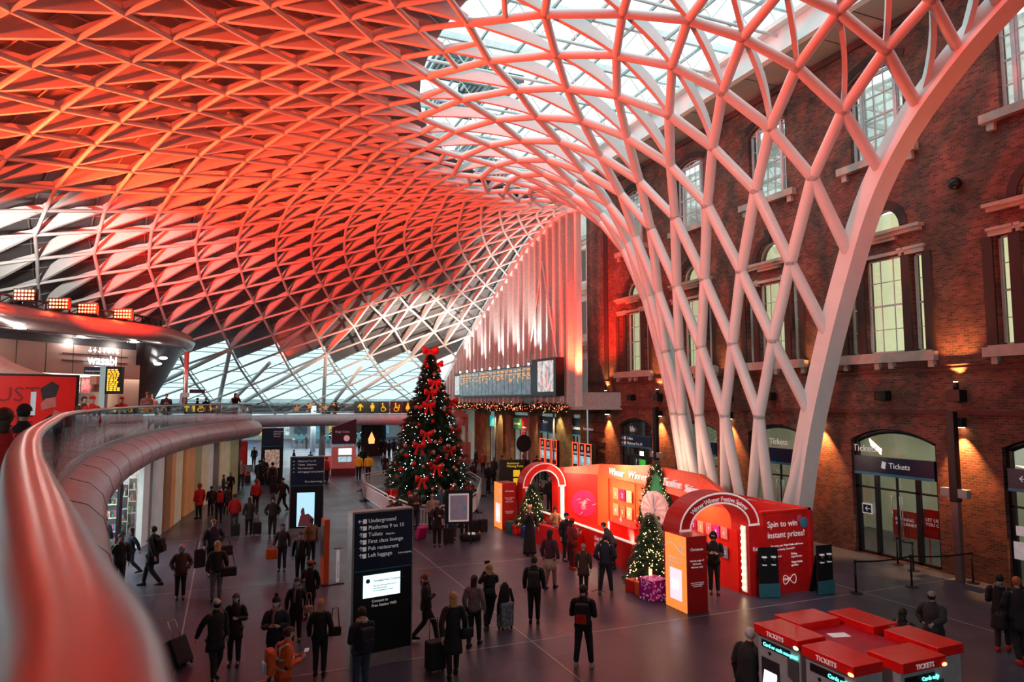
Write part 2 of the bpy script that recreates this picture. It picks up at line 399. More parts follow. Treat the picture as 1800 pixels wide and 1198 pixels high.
for i in crow[K]:
    for j in (2 * i - 1, 2 * i + 1):
        if j in frow[0]:
            tubes.append((cp(K, i), fp(0, j), .14))
            if 2 * i in frow[0]: tubes.append((fp(0, 2 * i), (cp(K, i) + fp(0, j)) / 2, .10))
for k in range(len(frow) - 1):
    rr = .10 if k < 4 else .085
    for i in frow[k]:
        for j in (i - .5, i + .5):
            if j in frow[k + 1]: tubes.append((fp(k, i), fp(k + 1, j), rr if k < 18 else .09))
tubes.sort(key=lambda t: -showsize(*t))
rest = MB()
for n, (a, b, r) in enumerate(tubes):
    if n < 99:
        c = (a + b) / 2; m = MB().tube(a - c, b - c, r, n=12, cap=False); m.sphere(a - c, r * 1.12, 10, 6); m.sphere(b - c, r * 1.12, 10, 6)
        link('diagonal_tube', m.mesh('diagonal_tube'), lat, loc=c - lat.location).data.materials.append(M_white)
    else:
        rest.tube(a, b, r, n=7, cap=False); rest.sphere(a, r * 1.1, 7, 4)
unroot(rest.build('distant_tubes', M_white, lat, kind='stuff'), lat)
# radial ribs: deep curved plates bridging two rows
def rib(mb, A, B, C, depth, thick, org=Vector((0, 0, 0))):
    # A,C ends, B middle (on the surface); lens shaped plate standing outwards
    n = 6; low = []; high = []
    for i in range(n + 1):
        t = i / n; p = (1 - t)**2 * A + 2 * t * (1 - t) * (2 * B - (A + C) / 2) + t * t * C
        low.append(p)
    tan = (C - A).normalized(); side = Vector((-tan.y, tan.x, 0)).normalized(); nrm = side.cross(tan)
    if nrm.z < 0: nrm = -nrm
    if abs(nrm.z) < .15: 
        ax = Vector((XR - B.x, YA - B.y, 0)).normalized(); nrm = (ax + Vector((0, 0, .2))).normalized()
    rings = []
    for i in range(n + 1):
        t = i / n; h = depth * (.42 + .58 * sin(pi * t)); p = low[i] - org; sd = side * thick / 2
        rings.append([p - sd, p + sd, p + sd + nrm * h, p - sd + nrm * h])
    mb.loft(rings, smooth=False)
ribs = []
def nodes_at(rows, k, i):
    return rows[k].get(i)
for k in range(5, len(crow) - 2):
    for i in crow[k]:
        if i in crow[k + 2]:
            s0, t0 = crow[k][i]; s2, t2 = crow[k + 2][i]; ribs.append((SP(s0, t0), SP((s0 + s2) / 2, (t0 + t2) / 2), SP(s2, t2), .48, .15))
for kk in (K - 1, K):
    for i in crow[kk]:
        if 2 * i in frow[0]:
            s0, t0 = crow[kk][i]; s2, t2 = frow[0][2 * i]; ribs.append((SP(s0, t0), SP((s0 + s2) / 2, (t0 + t2) / 2), SP(s2, t2), .45, .14))
for k in range(0, len(frow) - 2):
    for i in frow[k]:
        if i in frow[k + 2]:
            s0, t0 = frow[k][i]; s2, t2 = frow[k + 2][i]
            if k < 17: ribs.append((SP(s0, t0), SP((s0 + s2) / 2, (t0 + t2) / 2), SP(s2, t2), .60, .17))
ribs.sort(key=lambda t: -showsize(t[0], t[2], .2))
rest = MB()
for n, (a, b, c, d, th) in enumerate(ribs):
    if n < 99:
        m = MB(); rib(m, a, b, c, d, th, b); link('arched_rib', m.mesh('arched_rib'), lat, loc=b - lat.location).data.materials.append(M_white)
    else: rib(rest, a, b, c, d, th)
unroot(rest.build('distant_ribs', M_white, lat, kind='stuff'), lat)
# edge arches along the plane of the wall
for sg in (-90, 90):
    pts = [SP(s, sg) for s in [x * .7 for x in range(0, int(PS[-1] / .7) + 1)]]
    pts[0].z = 0
    m = MB(); vs = []; N = len(pts)
    for i, p in enumerate(pts):
        t = (pts[min(i + 1, N - 1)] - pts[max(i - 1, 0)]).normalized(); sd = Vector((1, 0, 0)); u = sd.cross(t)
        w = .30; h = .42
        if sg == 90 : w, h = .30, .42
        vs.append([p + sd * w + u * h, p - sd * w + u * h * .75, p - sd * w - u * h * .75, p + sd * w - u * h])
    m.loft(vs, smooth=False); unroot(m.build('edge_arch', M_white, lat), lat)

# cladding panels above the lattice (one triangle per cell)
clad = MB(); OFF = .90
def cl(p): return p
for k in range(0, 19):
    for i in frow[k]:
        a = fp(k, i, OFF)
        if k + 1 < len(frow):
            if i + 1 in frow[k] and i + .5 in frow[k + 1]:
                b = fp(k, i + 1, OFF); c = fp(k + 1, i + .5, OFF)
                if k < 19: clad.add([a, b, c], [(0, 1, 2)])
            if k + 1 <= 18 and i - .5 in frow[k + 1] and i + .5 in frow[k + 1]:
                clad.add([a, fp(k + 1, i + .5, OFF), fp(k + 1, i - .5, OFF)], [(0, 1, 2)])
# closing slivers by the edge arches
for k in range(1, 18, 2):
    for e, i0 in ((-7, -6.5), (19, 18.5)):
        clad.add([fp(k - 1, e, OFF), fp(k, i0, OFF), fp(k + 1, e, OFF)], [(0, 1, 2)])
clad.build('ceiling', M_clad, kind='structure')
# secondary bars under the cladding, at the panel joints
seam = MB()
for k in range(0, 18):
    for i in frow[k]:
        for j in (i - .5, i + .5):
            if j in frow[k + 1]:
                a, b = fp(k, i, OFF - .06), fp(k + 1, j, OFF - .06)
                if showsize(a, b, .1) > 0: seam.tube(a, b, .035, n=4, cap=False)
seam.build('trim_1', M_grey, kind='structure')
# perimeter glazing below the cladding
gl = MB()
for k in range(18, 22):
    for i in frow[k]:
        a = fp(k, i, OFF)
        if i + 1 in frow[k] and i + .5 in frow[k + 1] and k > 18: gl.add([a, fp(k, i + 1, OFF), fp(k + 1, i + .5, OFF)], [(0, 1, 2)])
        if i - .5 in frow[k + 1] and i + .5 in frow[k + 1]: gl.add([a, fp(k + 1, i + .5, OFF), fp(k + 1, i - .5, OFF)], [(0, 1, 2)])
gl.build('window_1', glass('fritted_glass', (.56, .61, .61), .03, fr=.1), kind='structure')
gb = MB()
for k in range(18, 22):
    for i in frow[k]:
        for j in (i - .5, i + .5):
            if j in frow[k + 1]:
                a, b = fp(k, i, OFF), fp(k + 1, j, OFF); gb.tube(a, b, .05, n=4, cap=False)
                for q in (1, 2, 3):
                    for jj in (i - .5, i + .5):
                        if jj != j and jj in frow[k + 1]: gb.tube(a.lerp(b, q / 4), a.lerp(fp(k + 1, jj, OFF), q / 4), .03, n=4, cap=False)
gb.build('trim_20', M_grey, kind='structure')
# perimeter tree columns
for n, f in enumerate(range(-5, 19, 2)):
    th = fth(18, f); base = Vector((XR - 50 * cos(radians(th)), YA + 50 * sin(radians(th)), 0)); fork = base + Vector((0, 0, 4.4))
    vis = {13: 'leftmost', 15: 'second from the left', 17: 'rightmost'}
    r_ = root('tree_column', base, 0, ('branching white steel roof column behind the gallery, ' + vis.get(f, 'one hidden by the restaurant canopy')), 'column', 'branching columns round the roof edge')
    ch = MB().tube((0, 0, 0), (0, 0, 4.4), .34, .26, n=12); ch.build('trunk', M_white, r_)
    for tgt in (fp(18, f - 1), fp(18, f + 1), SP(51.0, th)):
        MB().tube(fork - base, tgt - base, .22, .15, n=10).build('branch', M_white, r_)
# ================================================================== floor
def floormat():
    m = bpy.data.materials.new('floor_stone'); m.use_nodes = True; n = m.node_tree; b = n.nodes['Principled BSDF']
    tc = n.nodes.new('ShaderNodeTexCoord'); mp = n.nodes.new('ShaderNodeMapping'); mp.inputs['Rotation'].default_value = (0, 0, radians(90))
    bt = n.nodes.new('ShaderNodeTexBrick'); bt.inputs['Scale'].default_value = 1; bt.inputs['Brick Width'].default_value = 1.2; bt.inputs['Row Height'].default_value = .6
    bt.inputs['Mortar Size'].default_value = .008; bt.inputs['Color1'].default_value = (.046, .050, .080, 1); bt.inputs['Color2'].default_value = (.072, .076, .118, 1); bt.inputs['Mortar'].default_value = (.045, .04, .045, 1)
    n.links.new(tc.outputs['Object'], mp.inputs[0]); n.links.new(mp.outputs[0], bt.inputs['Vector'])
    nz = n.nodes.new('ShaderNodeTexNoise'); nz.inputs['Scale'].default_value = .5; nz.inputs['Detail'].default_value = 2; n.links.new(tc.outputs['Object'], nz.inputs['Vector'])
    mr = n.nodes.new('ShaderNodeMapRange'); mr.inputs[1].default_value = .3; mr.inputs[2].default_value = .7; mr.inputs[3].default_value = .30; mr.inputs[4].default_value = .42
    n.links.new(nz.outputs['Fac'], mr.inputs[0]); n.links.new(mr.outputs[0], b.inputs['Roughness']); n.links.new(bt.outputs['Color'], b.inputs['Base Color'])
    return m
M_floor = floormat()
MB().bx((-48, -34, -.2), (60, 130, 0)).build('floor', M_floor, kind='structure')
seams = MB()
for y in (6.5, 16.1, 24.3, 33, 45, 58): seams.bx((-6, y, 0), (23.2, y + .035, .004))
for x in (-.9, 7.2, 18.6): seams.bx((x, 4, 0), (x + .035, 62, .0045))
seams.build('trim_2', mat('floor_joint_metal', (.42, .40, .41), .4, .3), kind='structure')

# ================================================================== brick wall on the right
BAYS = [-10.9, -5.0, .95, 6.9, 12.8, 18.65, 24.55, 30.45, 36.3]
holes = []
for c in BAYS:
    holes.append(archpoly(c - 1.8, c + 1.8, 0.02, 4.45, .45))
    holes.append(archpoly(c - .83, c + .83, 7.8, 11.5, 0)); holes.append(archpoly(c - 1.64, c - 1.18, 7.8, 11.42, 0)); holes.append(archpoly(c + 1.18, c + 1.64, 7.8, 11.42, 0))
    holes.append(archpoly(c - .8, c + .8, 12.55, 12.6, .8)); holes.append(archpoly(c - 1.2, c + 1.2, 15.55, 18.9, .38))
me = wallholes([(-32, 0), (41.9, 0), (41.9, 21.2), (-32, 21.2)], holes, .5, 'wall_right')
MW = Matrix(((0, 0, 1, WALLX + .25), (1, 0, 0, 0), (0, 1, 0, 0), (0, 0, 0, 1)))
me.transform(MW); me.materials.clear(); me.materials.append(M_redbrick)
wr = link('wall_right', me, kind='structure')
MB().bx((WALLX + .02, 41.9, 0), (WALLX + 6, 42.3, 21.2)).build('wall_corner', M_redbrick, kind='structure')
tr = MB()
for z, h, d in ((5.5, .14, .10), (7.02, .1, .07), (7.2, .05, .1), (20.3, .3, .12)): tr.bx((WALLX - d, -32, z), (WALLX + .01, 41.95, z + h))
tr.build('trim_3', mat('dark_brick_course', (.10, .025, .018), .8, bump=.3), kind='structure')
tr = MB()
for i in range(8): tr.bx((WALLX - .05, 39.9, .5 + .66 * i), (WALLX + .01, 41.98, .56 + .66 * i))
tr.bx((WALLX - .06, 39.35, 5.7), (WALLX + .01, 39.85, 20.3))
tr.build('trim_4', mat('dark_recess_strip', (.035, .012, .012), .9, bump=.3), kind='structure')  # dark strips put the shade of the grooves and recess into colour
M_frame = mat('sash_paint', (.52, .47, .48), .5)
M_arch = mat('gauged_brick', (.045, .016, .014), .8, bump=.3, scale=20)
M_doorframe = mat('door_metal', (.012, .014, .02), .35)
M_room = mat('lit_room_wall', (.55, .56, .36), .9, emit=.85, ecol=(.80, .82, .50), noise=.25, scale=.35)  # room lighting put into this wall and the attic one as emission
M_room2 = mat('lit_upper_room', (.4, .42, .38), .9, emit=.9, ecol=(.72, .74, .58), noise=.5, scale=.5)
M_tube = mat('strip_lamp', (1, 1, 1), .5, emit=9, ecol=(1, 1, .9))
rm = MB()
rm.bx((25.4, -14, 7.4), (25.5, 41, 13.8)); rm.build('wall_upper_room', M_room, kind='structure')
MB().bx((25.4, -14, 15.2), (25.5, 41, 19.6)).build('wall_attic_room', M_room2, kind='structure')
MB().bx((28.4, -14, 0), (28.5, 41.8, 5.2)).build('wall_ticket_hall', mat('ticket_hall_wall', (.42, .42, .30), .9, emit=.10, ecol=(.75, .78, .5), noise=.3, scale=.4), kind='structure')  # hall lighting partly put into the back wall as a faint glow
MB().bx((23.8, -14, 13.9), (25.5, 41, 14.0)).bx((23.8, -14, 7.3), (25.5, 41, 7.4)).build('ceiling_upper_room', M_grey, kind='structure')
MB().bx((23.8, -14, 5.2), (28.5, 41.8, 5.3)).build('ceiling_ticket_hall', M_grey, kind='structure')
for y in (12.8, 18.3, 24.5, 30.3, 36): 
    tag(MB().bx((24.3, y - .55, 12.0), (24.42, y + .9, 12.05)).build('strip_light', M_tube), 'slim white strip light inside the tall upper window', 'ceiling light', 'strip lights in the upper rooms')
wn = 2
def sash(mb, x, y0, y1, z0, z1, nx, nz, t=.05, rise=0, mid=True):
    mb.bx((x, y0, z0), (x + .09, y0 + t * 1.5, z1)); mb.bx((x, y1 - t * 1.5, z0), (x + .09, y1, z1))
    mb.bx((x, y0, z0), (x + .09, y1, z0 + t * 1.6)); mb.bx((x, y0, z1 - t * 1.2), (x + .09, y1, z1 + rise * .25))
    for i in range(1, nx): yy = y0 + (y1 - y0) * i / nx; mb.bx((x + .02, yy - .014, z0), (x + .05, yy + .014, z1 + rise * .8))
    for i in range(1, nz):
        zz = z0 + (z1 - z0) * i / nz; h = .035 if mid and i * 2 == nz else .014; mb.bx((x + .01, y0, zz - h), (x + .06, y1, zz + h))
for bi, c in enumerate(BAYS):
    # tripartite first floor window
    o = root('window_%d' % wn, (WALLX, c, 7.8), kind='structure'); wn += 1
    m = MB(); L = lambda p: p
    for (a, b, z1, nx) in ((-.83, .83, 3.7, 3), (-1.64, -1.18, 3.62, 1), (1.18, 1.64, 3.62, 1)): sash(m, .22, a, b, 0, z1, nx, 4)
    pts = [(.24, .8 * cos(pi * i / 10), 4.8 + .8 * sin(pi * i / 10)) for i in range(11)]; m.path(pts, .05, n=4, up=(1, 0, 0)); m.bx((.2, -.8, 4.75), (.3, .8, 4.82))
    wf = m.build('window_frame', M_frame, o)
    g = MB()
    for a, b in ((-.83, .83), (-1.64, -1.18), (1.18, 1.64)): g.bx((.28, a, 0), (.285, b, 3.7))
    g.bx((.28, -.8, 4.75), (.285, .8, 5.6)); g.build('window_pane', M_winglass, wf)
    s = MB().bx((-.26, -2.08, -.38), (.25, 2.08, -.06)).bx((-.16, -1.95, -.08), (.25, 1.95, .0))
    for y in (-1.9, -.3, .3, 1.75): s.bx((-.18, y - .1, -.62), (0, y + .1, -.38))
    s.build('window_sill', M_stone, o)
    cp_ = MB()
    for a, b in ((-1.78, -1.02), (1.02, 1.78), (-.9, -.78), (.78, .9)): cp_.bx((-.10, a, 3.62), (.1, b, 3.86)); cp_.bx((-.15, a - .04, 3.8), (.1, b + .04, 3.9))
    cp_.bx((-.12, -1.02, 3.72), (.1, 1.02, 3.84)); cp_.build('capital', M_stone, o)
    k = MB().bx((-.22, -1.72, 4.42), (.05, 1.72, 4.56)).bx((-.32, -1.8, 4.56), (.05, 1.8, 4.68)).bx((-.14, -.7, 4.28), (.05, .7, 4.42))
    k.build('cornice', M_stone, o)
    pi_ = MB()
    for y in (-1.85, -1.0, 1.0, 1.85): pi_.bx((-.07, y - .17, 0), (.02, y + .17, 3.62))
    pi_.build('pilaster', M_arch, o)
    a_ = MB(); r0, r1 = .84, 1.16; pts = []
    for i in range(11): t = pi * i / 10; pts.append([(-.05, r0 * cos(t), 4.8 + r0 * sin(t)), (-.05, r1 * cos(t), 4.8 + r1 * sin(t)), (.1, r1 * cos(t), 4.8 + r1 * sin(t)), (.1, r0 * cos(t), 4.8 + r0 * sin(t))])
    a_.loft(pts, smooth=False); a_.prism([(-.12, 5.58), (.12, 5.58), (.2, 6.2), (-.2, 6.2)], (.05, 0, 0), (0, 1, 0), (0, 0, 1), -.17); a_.build('arch_ring', M_arch, o)
    # attic window
    o = root('window_%d' % wn, (WALLX, c, 15.55), kind='structure'); wn += 1
    m = MB(); sash(m, .2, -.72, .72, 0, 3.45, 3, 4, rise=.3); sash(m, .2, -1.2, -.78, 0, 3.38, 1, 4); sash(m, .2, .78, 1.2, 0, 3.38, 1, 4)
    m.bx((.16, -.82, 0), (.3, -.7, 3.5)); m.bx((.16, .7, 0), (.3, .82, 3.5)); pts = [(.24, y, 3.35 + .38 * (1 - (y / 1.2)**2)) for y in [-1.2 + .24 * i for i in range(11)]]; m.path(pts, .06, n=4, up=(1, 0, 0))
    m.build('window_frame', M_frame, o); MB().bx((.27, -1.2, 0), (.275, 1.2, 3.7)).build('window_pane', M_winglass, o)
    s = MB().bx((-.26, -1.75, -.32), (.25, 1.75, -.02))
    for y in (-1.45, 1.45): s.bx((-.16, y - .12, -.6), (0, y + .12, -.32))
    s.build('window_sill', M_stone, o)
    m = MB(); pts = [(0, y, 3.45 + .4 * (1 - (y / 1.32)**2)) for y in [-1.32 + .264 * i for i in range(11)]]
    m.loft([[(-.04, p[1], p[2]), (-.04, p[1] * 1.06, p[2] + .3), (.1, p[1] * 1.06, p[2] + .3), (.1, p[1], p[2])] for p in pts], smooth=False); m.build('arch_ring', M_arch, o)
# street-level doors
SIGNS = {12.8: ('Toilets', None), 18.65: ('Tickets', 'Tickets'), 24.55: ('', None), 30.45: ('', None), 36.3: ('Toilets', 'life')}
for bi, c in enumerate(BAYS):
    o = root('door_%d' % (bi + 1), (WALLX, c, 0), kind='structure')
    m = MB(); x = .2
    for a, b in ((-1.8, -1.62), (1.62, 1.8), (-.95, -.78), (.78, .95), ): m.bx((x, a, 0), (x + .12, b, 3.2 if abs(a) < 1.5 else 4.5))
    m.bx((x, -1.8, 3.08), (x + .12, 1.8, 3.25)); m.bx((x, -1.8, 0), (x + .12, 1.8, .12)); m.bx((x + .02, -.03, 0), (x + .1, .03, 3.1)); m.bx((x, -1.8, 2.55), (x + .08, 1.8, 2.62))
    pts = [(x + .05, y, 4.4 + .45 * (1 - (y / 1.75)**2)) for y in [-1.75 + .35 * i for i in range(11)]]; m.path(pts, .12, n=4, up=(1, 0, 0))
    m.build('door_frame', M_doorframe, o)
    MB().bx((x + .06, -1.7, 0), (x + .065, 1.7, 4.8)).build('door_glass', M_winglass, o)
    h = MB()
    for y in (-.16, .16, -.26): h.tube((x - .06, y, .7), (x - .06, y, 2.4), .018)
    for y in (-.16, .16): h.tube((x - .06, y, .8), (x + .05, y, .8), .012); h.tube((x - .06, y, 2.3), (x + .05, y, 2.3), .012)
    h.build('door_handle', M_steel, o)
    f = MB().bx((.02, -1.68, 3.14), (.2, 1.68, 3.82)); f.build('fascia_sign', M_navy, o)
    MB().bx((.0, -1.68, 3.10), (.02, 1.68, 3.2)).build('fascia_stripe', M_blue, o)
    Rv, Uv = (0, -1, 0), (0, 0, 1)
    nm = SIGNS.get(c, ('', None))
    if c == 18.65:
        text('fascia_letter', 'Tickets', .30, (.0, .12, 3.42), Rv, Uv, M_letter, o); text('transom_letter', 'Tickets', .38, (.18, 1.86, 3.98), Rv, Uv, M_letter, o)
        MB().box((.0, .34, 3.52), (.03, .16, .26), 0, radians(12)).build('ticket_symbol', M_letter, o)
        MB().bx((.14, 1.05, 1.55), (.16, 1.5, 1.95)).build('notice', M_letter, o)
        MB().bx((.12, 1.1, 1.6), (.14, 1.45, 1.9)).build('notice_panel', M_navy, o)
        text('arrow', '\u2190', .3, (.11, 1.38, 1.66), Rv, Uv, M_letter, o)
    elif c == 12.8:
        text('fascia_letter', '\u2190  Toilets', .3, (.0, 1.35, 3.42), Rv, Uv, M_letter, o); MB().bx((-.01, .72, 3.4), (.01, .98, 3.64)).build('toilet_symbol', M_letter, o)
        MB().bx((.14, .9, 1.7), (.16, 1.6, 2.0)).bx((.14, .7, .95), (.16, 1.7, 1.5)).build('notice', M_letter, o)
    elif c == 36.3:
        for i, t in enumerate(('Toilets', 'Platforms 9 to 10')):
            text('fascia_letter', t, .24, (.0, .95, 3.55 - .3 * i), Rv, Uv, M_letter, o); MB().bx((-.01, 1.1, 3.53 - .3 * i), (.01, 1.3, 3.73 - .3 * i)).build('symbol', M_letter, o)
            text('arrow', '\u2190', .22, (.0, 1.6, 3.55 - .3 * i), Rv, Uv, M_letter, o)
        text('transom_letter', 'life', .5, (.18, .9, 4.05), Rv, Uv, M_letter, o)
        MB().bx((.4, -.7, 2.0), (.45, .3, 2.35)).build('exit_sign', mat('green_exit', (.05, .5, .05), .5, emit=.8, ecol=(.05, .8, .05)), o)
        MB().bx((.4, -.2, 2.55), (.45, .3, 2.85)).build('lit_notice', M_tube, o)
    elif c == 30.45: text('fascia_letter', '0 Customer', .3, (.0, 1.1, 3.42), Rv, Uv, M_letter, o)
    elif c == 24.55: text('transom_letter', 'Tickets', .38, (.18, .6, 3.98), Rv, Uv, M_letter, o)
# red window graphics inside the ticket hall
for c, tl in ((18.65, ('BOOKING\nA JOURNEY?', 'LET US KEEP\nYOU ON TRACK')), (24.55, ('GET SET', 'TICKETS')),):
    for k, (y0, y1, z0, z1) in enumerate(((c + .75, c - .45, .75, 1.75), (c - .5, c - 1.7, .9, 1.95))):
        t = root('poster', (24.2, (y0 + y1) / 2, z0), 0, 'red printed poster %s inside the %s doors' % (('on the left', 'on the right')[k], 'Tickets' if c == 18.65 else 'next ticket hall'), 'poster')
        MB().bx((0, -abs(y1 - y0) / 2, 0), (.03, abs(y1 - y0) / 2, z1 - z0)).bx((0, -.4, -z0), (.02, -.36, 0)).bx((0, .36, -z0), (.02, .4, 0)).build('board', M_red, t)
        text('lettering', tl[k], .17, (-.01, .5, .62), (0, -1, 0), (0, 0, 1), M_letter, t)
for y in (15.9, 21.0, 27, 33): tag(MB().bx((26, y - .8, 5.1), (26.2, y + .8, 5.2)).build('strip_light', M_tube), 'slim white strip light on the ticket hall ceiling', 'ceiling light', 'strip lights in the ticket hall')
area('ticket_hall_light', (26, 22, 5.0), (26, 22, 0), 150, (1, 1, .75), 3, 30)

# wall lamps
LY = [15.83, 21.8, 27.5, 33.5, 39.4]
ordn = ['nearest the right edge', 'right of the funnel foot', 'behind the funnel foot', 'left of the funnel foot', 'at the far corner of the wall']
for i, y in enumerate(LY):
    u = root('uplight', (WALLX, y, 6.0), 0, 'black box uplight throwing orange light up the brick, ' + ordn[i], 'wall light')
    MB().bx((-.42, -.22, -.05), (-.02, .22, .36)).build('housing', M_black, u, bevel=.02); MB().tube((-.25, 0, .36), (-.25, 0, .62), .09).build('lamp_barrel', M_black, u)
    MB().tube((-.25, 0, .62), (-.25, 0, .64), .075).build('lamp_lens', mat('amber_lens', (1, .8, .5), .3, emit=14, ecol=(1, .7, .3)), u)
    MB().bx((-.06, -.1, 0), (0, .1, .3)).build('bracket', M_black, u)
    spot('uplight_lamp', (WALLX - .26, y, 6.7), (WALLX - .02, y, 8.1), 800, WARM, 80, .8, .04)
    d = root('downlight', (WALLX, y, 5.08), 0, 'small black box downlight washing the brick below, ' + ordn[i], 'wall light')
    MB().bx((-.3, -.15, 0), (-.02, .15, .32)).build('housing', M_black, d, bevel=.015); MB().bx((-.26, -.11, -.015), (-.06, .11, 0)).build('lens', mat('amber_lens', (1, .8, .5)), d)
    spot('downlight_lamp', (WALLX - .26, y, 5.0), (WALLX - .10, y, 2.9), 1500, WARM, 74, .7, .03)
for i, y in enumerate((41.2, 36.35, 24.6, 18.7)):
    b = root('wall_speaker', (WALLX, y, 6.0), 0, 'blank black box speaker on the brick between lamps, ' + ('far corner', 'over the fourth arch', 'over the second arch', 'over the Tickets arch')[i], 'speaker')
    MB().bx((-.42, -.24, 0), (-.06, .24, .36)).build('housing', M_black, b, bevel=.02); MB().bx((-.06, -.08, .1), (0, .08, .25)).build('bracket', M_black, b)
cm = root('wall_camera', (WALLX, 15.5, 13.5), 0, 'round black dome fitting high on the brick wall at right', 'camera')
MB().sphere((-.2, 0, 0), .22).build('dome', M_black, cm); MB().bx((-.2, -.05, -.05), (0, .05, .05)).build('bracket', M_black, cm)
for i, (y, lb) in enumerate(((15.8, 'tall dark lamp pole by the ticket office door'), (33.2, 'tall dark lamp pole behind the festive stand'))):
    p = root('service_pole', (WALLX - .6, y, 0), 0, lb, 'pole')
    MB().bx((-.12, -.14, 2.6), (.12, .14, 5.62)).build('head_column', M_black, p, bevel=.02)
    MB().bx((-.1, -.12, 0), (.1, .12, 2.6)).build('lower_column', mat('pale_bronze', (.22, .18, .18), .35, .6), p, bevel=.02)
    for s in (-1, 1): MB().bx((-.12, s * .3 - .16, 2.75), (.12, s * .3 + .16, 3.05)).build('speaker_box', M_grey, p, bevel=.02)

# ================================================================== eave, skylight
sf = MB().bx((21.2, -32, 20.6), (WALLX + .3, 41.9, 20.7)); sf.build('ceiling_soffit', M_grey, kind='structure')
sj = MB()
for i in range(38): sj.bx((21.22, -31 + 1.95 * i, 20.585), (WALLX, -30.97 + 1.95 * i, 20.6))
sj.build('trim_5', M_dark, kind='structure')
MB().bx((20.9, -32, 20.55), (21.22, 75, 21.5)).bx((20.5, -32, 21.5), (21.22, 75, 21.7)).build('trim_6', M_white, kind='structure')
sk = root('window_90', (12, 20, 22.2), kind='structure')
MB().bx((-14, -34, .25), (11.5, 40, .27)).build('roof_glass', M_sky, sk)
for i in range(20):
    y = -33 + 3.8 * i; m = MB().bx((-14, y - .09, .3), (11.4, y + .09, .62)); m.tube((-14, y, -.9), (9, y, -.9), .07, n=6)
    for k in range(12): x0 = -14 + 1.95 * k; m.tube((x0, y, -.9), (x0 + .97, y, .3), .035, n=4, cap=False); m.tube((x0 + .97, y, .3), (x0 + 1.95, y, -.9), .035, n=4, cap=False)
    m.build('roof_truss', M_white, sk)
for i in range(13): MB().bx((-13.5 + 1.95 * i - .04, -34, .2), (-13.5 + 1.95 * i + .04, 40, .34)).build('glazing_bar', mat('grey_green_bar', (.30, .40, .40), .5), sk)
M_louv = mat('dark_louvre', (.02, .06, .07), .5)
for k, (px, py) in enumerate(((862, 155), (800, 190), (845, 265), (870, 300), (805, 125))):
    p = G(px, py, 23.6); l = root('roof_louvre', p, 0, 'dark slatted roof vent seen through the skylight, ' + ('beside the red and white border', 'left of the first', 'low near the crown', 'lowest by the arch', 'topmost')[k], 'roof vent')
    MB().bx((-1.5, -1.3, .3), (1.5, 1.3, .45)).build('backing', M_louv, l)
    s = MB()
    for q in range(11): s.bx((-1.4 + .28 * q, -1.2, .1), (-1.3 + .28 * q, 1.2, .3))
    s.build('slat', M_white, l); MB().bx((-1.5, -1.35, 0), (1.5, -1.25, .4)).bx((-1.5, 1.25, 0), (1.5, 1.35, .4)).build('frame', M_louv, l)

# ================================================================== screen wall with fins, stone front behind, yellow brick base
scr = root('wall_screen', (XR, 38, 5.6), kind='structure')
def archz(y):
    best = 5
    for i in range(0, 400):
        s = 20 + i * .1
        if s > PS[-1]: break
        z, r = prof(s)
        if YA + r >= y: return z
    return 4
y = 38.9; n = 0
M_fin = mat('pale_fin', (.66, .60, .60), .45)
while y < 71:
    top = archz(y) - .25
    if top > 5.9:
        m = MB().bx((-.30, y - 38 - .05, 0), (.30, y - 38 + .05, top - 5.6)); m.bx((-.34, y - 38 - .11, 0), (-.24, y - 38 + .11, top - 5.6))
        m.build('fin', M_fin, scr)
        t = MB(); zz = 0; yy = y - 38 + .5
        t.tube((.1, yy, 0), (.1, yy, top - 5.8), .025, n=4)
        while zz < top - 6.2: t.tube((.1, yy - .12, zz), (.1, yy + .12, zz + .3), .022, n=4, cap=False); t.tube((.1, yy + .12, zz + .3), (.1, yy - .12, zz + .6), .022, n=4, cap=False); zz += .6
        t.build('lattice_mullion', mat('dark_mullion', (.10, .075, .08), .5), scr)
    y += 1.0; n += 1
MB().bx((-.18, -.15, 0), (.18, .15, archz(38.2) - 5.7)).build('end_post', M_white, scr)
MB().bx((-.4, -.2, -.2), (3.2, 30, 0)).bx((-.1, -.1, 0), (3.2, -.05, .9)).build('base_beam', mat('pink_grey_beam', (.55, .50, .51), .5), scr)
MB().bx((.4, .5, 0), (.41, 32, 13)).build('screen_glass', M_sky, scr)
for a, b in (((-.4, 4.5, 10), (-.4, 8, 0)), ((-.4, 4.5, 10), (-.4, 1.2, 0))): MB().tube(a, b, .06).build('brace', M_white, scr)
sfac = MB(); 
me = wallholes([(42.3, 5.6), (80, 5.6), (80, 22), (42.3, 22)], [archpoly(c - .7, c + .7, z, z + 2.6, 0) for c in (44.2, 47.6, 51, 54.4, 57.8, 61.2, 64.6) for z in (6.6, 11.2, 15.4)], .4, 'wall_stone')
me.transform(Matrix(((0, 0, 1, 26), (1, 0, 0, 0), (0, 1, 0, 0), (0, 0, 0, 1)))); me.materials.clear(); me.materials.append(mat('cream_stone', (.62, .56, .52), .8, noise=.15, scale=1.2, bump=.2))
link('wall_stone', me, kind='structure')
m = MB()
for z in (10.2, 14.6, 18.6): m.bx((25.5, 42.3, z), (25.8, 80, z + .35)); m.bx((25.6, 42.3, z - .3), (25.8, 80, z))
m.build('trim_7', M_stone, kind='structure'); MB().bx((26.6, 42.3, 5.6), (26.7, 80, 20)).build('wall_stone_room', mat('dim_room', (.2, .19, .2), .9, emit=.08, ecol=(1, .9, .8)), kind='structure')
YX = lambda x: OX(x, 790, 22.5).y
ops = [(1001, 1036), (945, 978), (898, 928), (884, 889), (856, 869)]
hs = [archpoly(max(YX(b), 41.95), YX(a), .02, 5.0, 0) for a, b in ops]
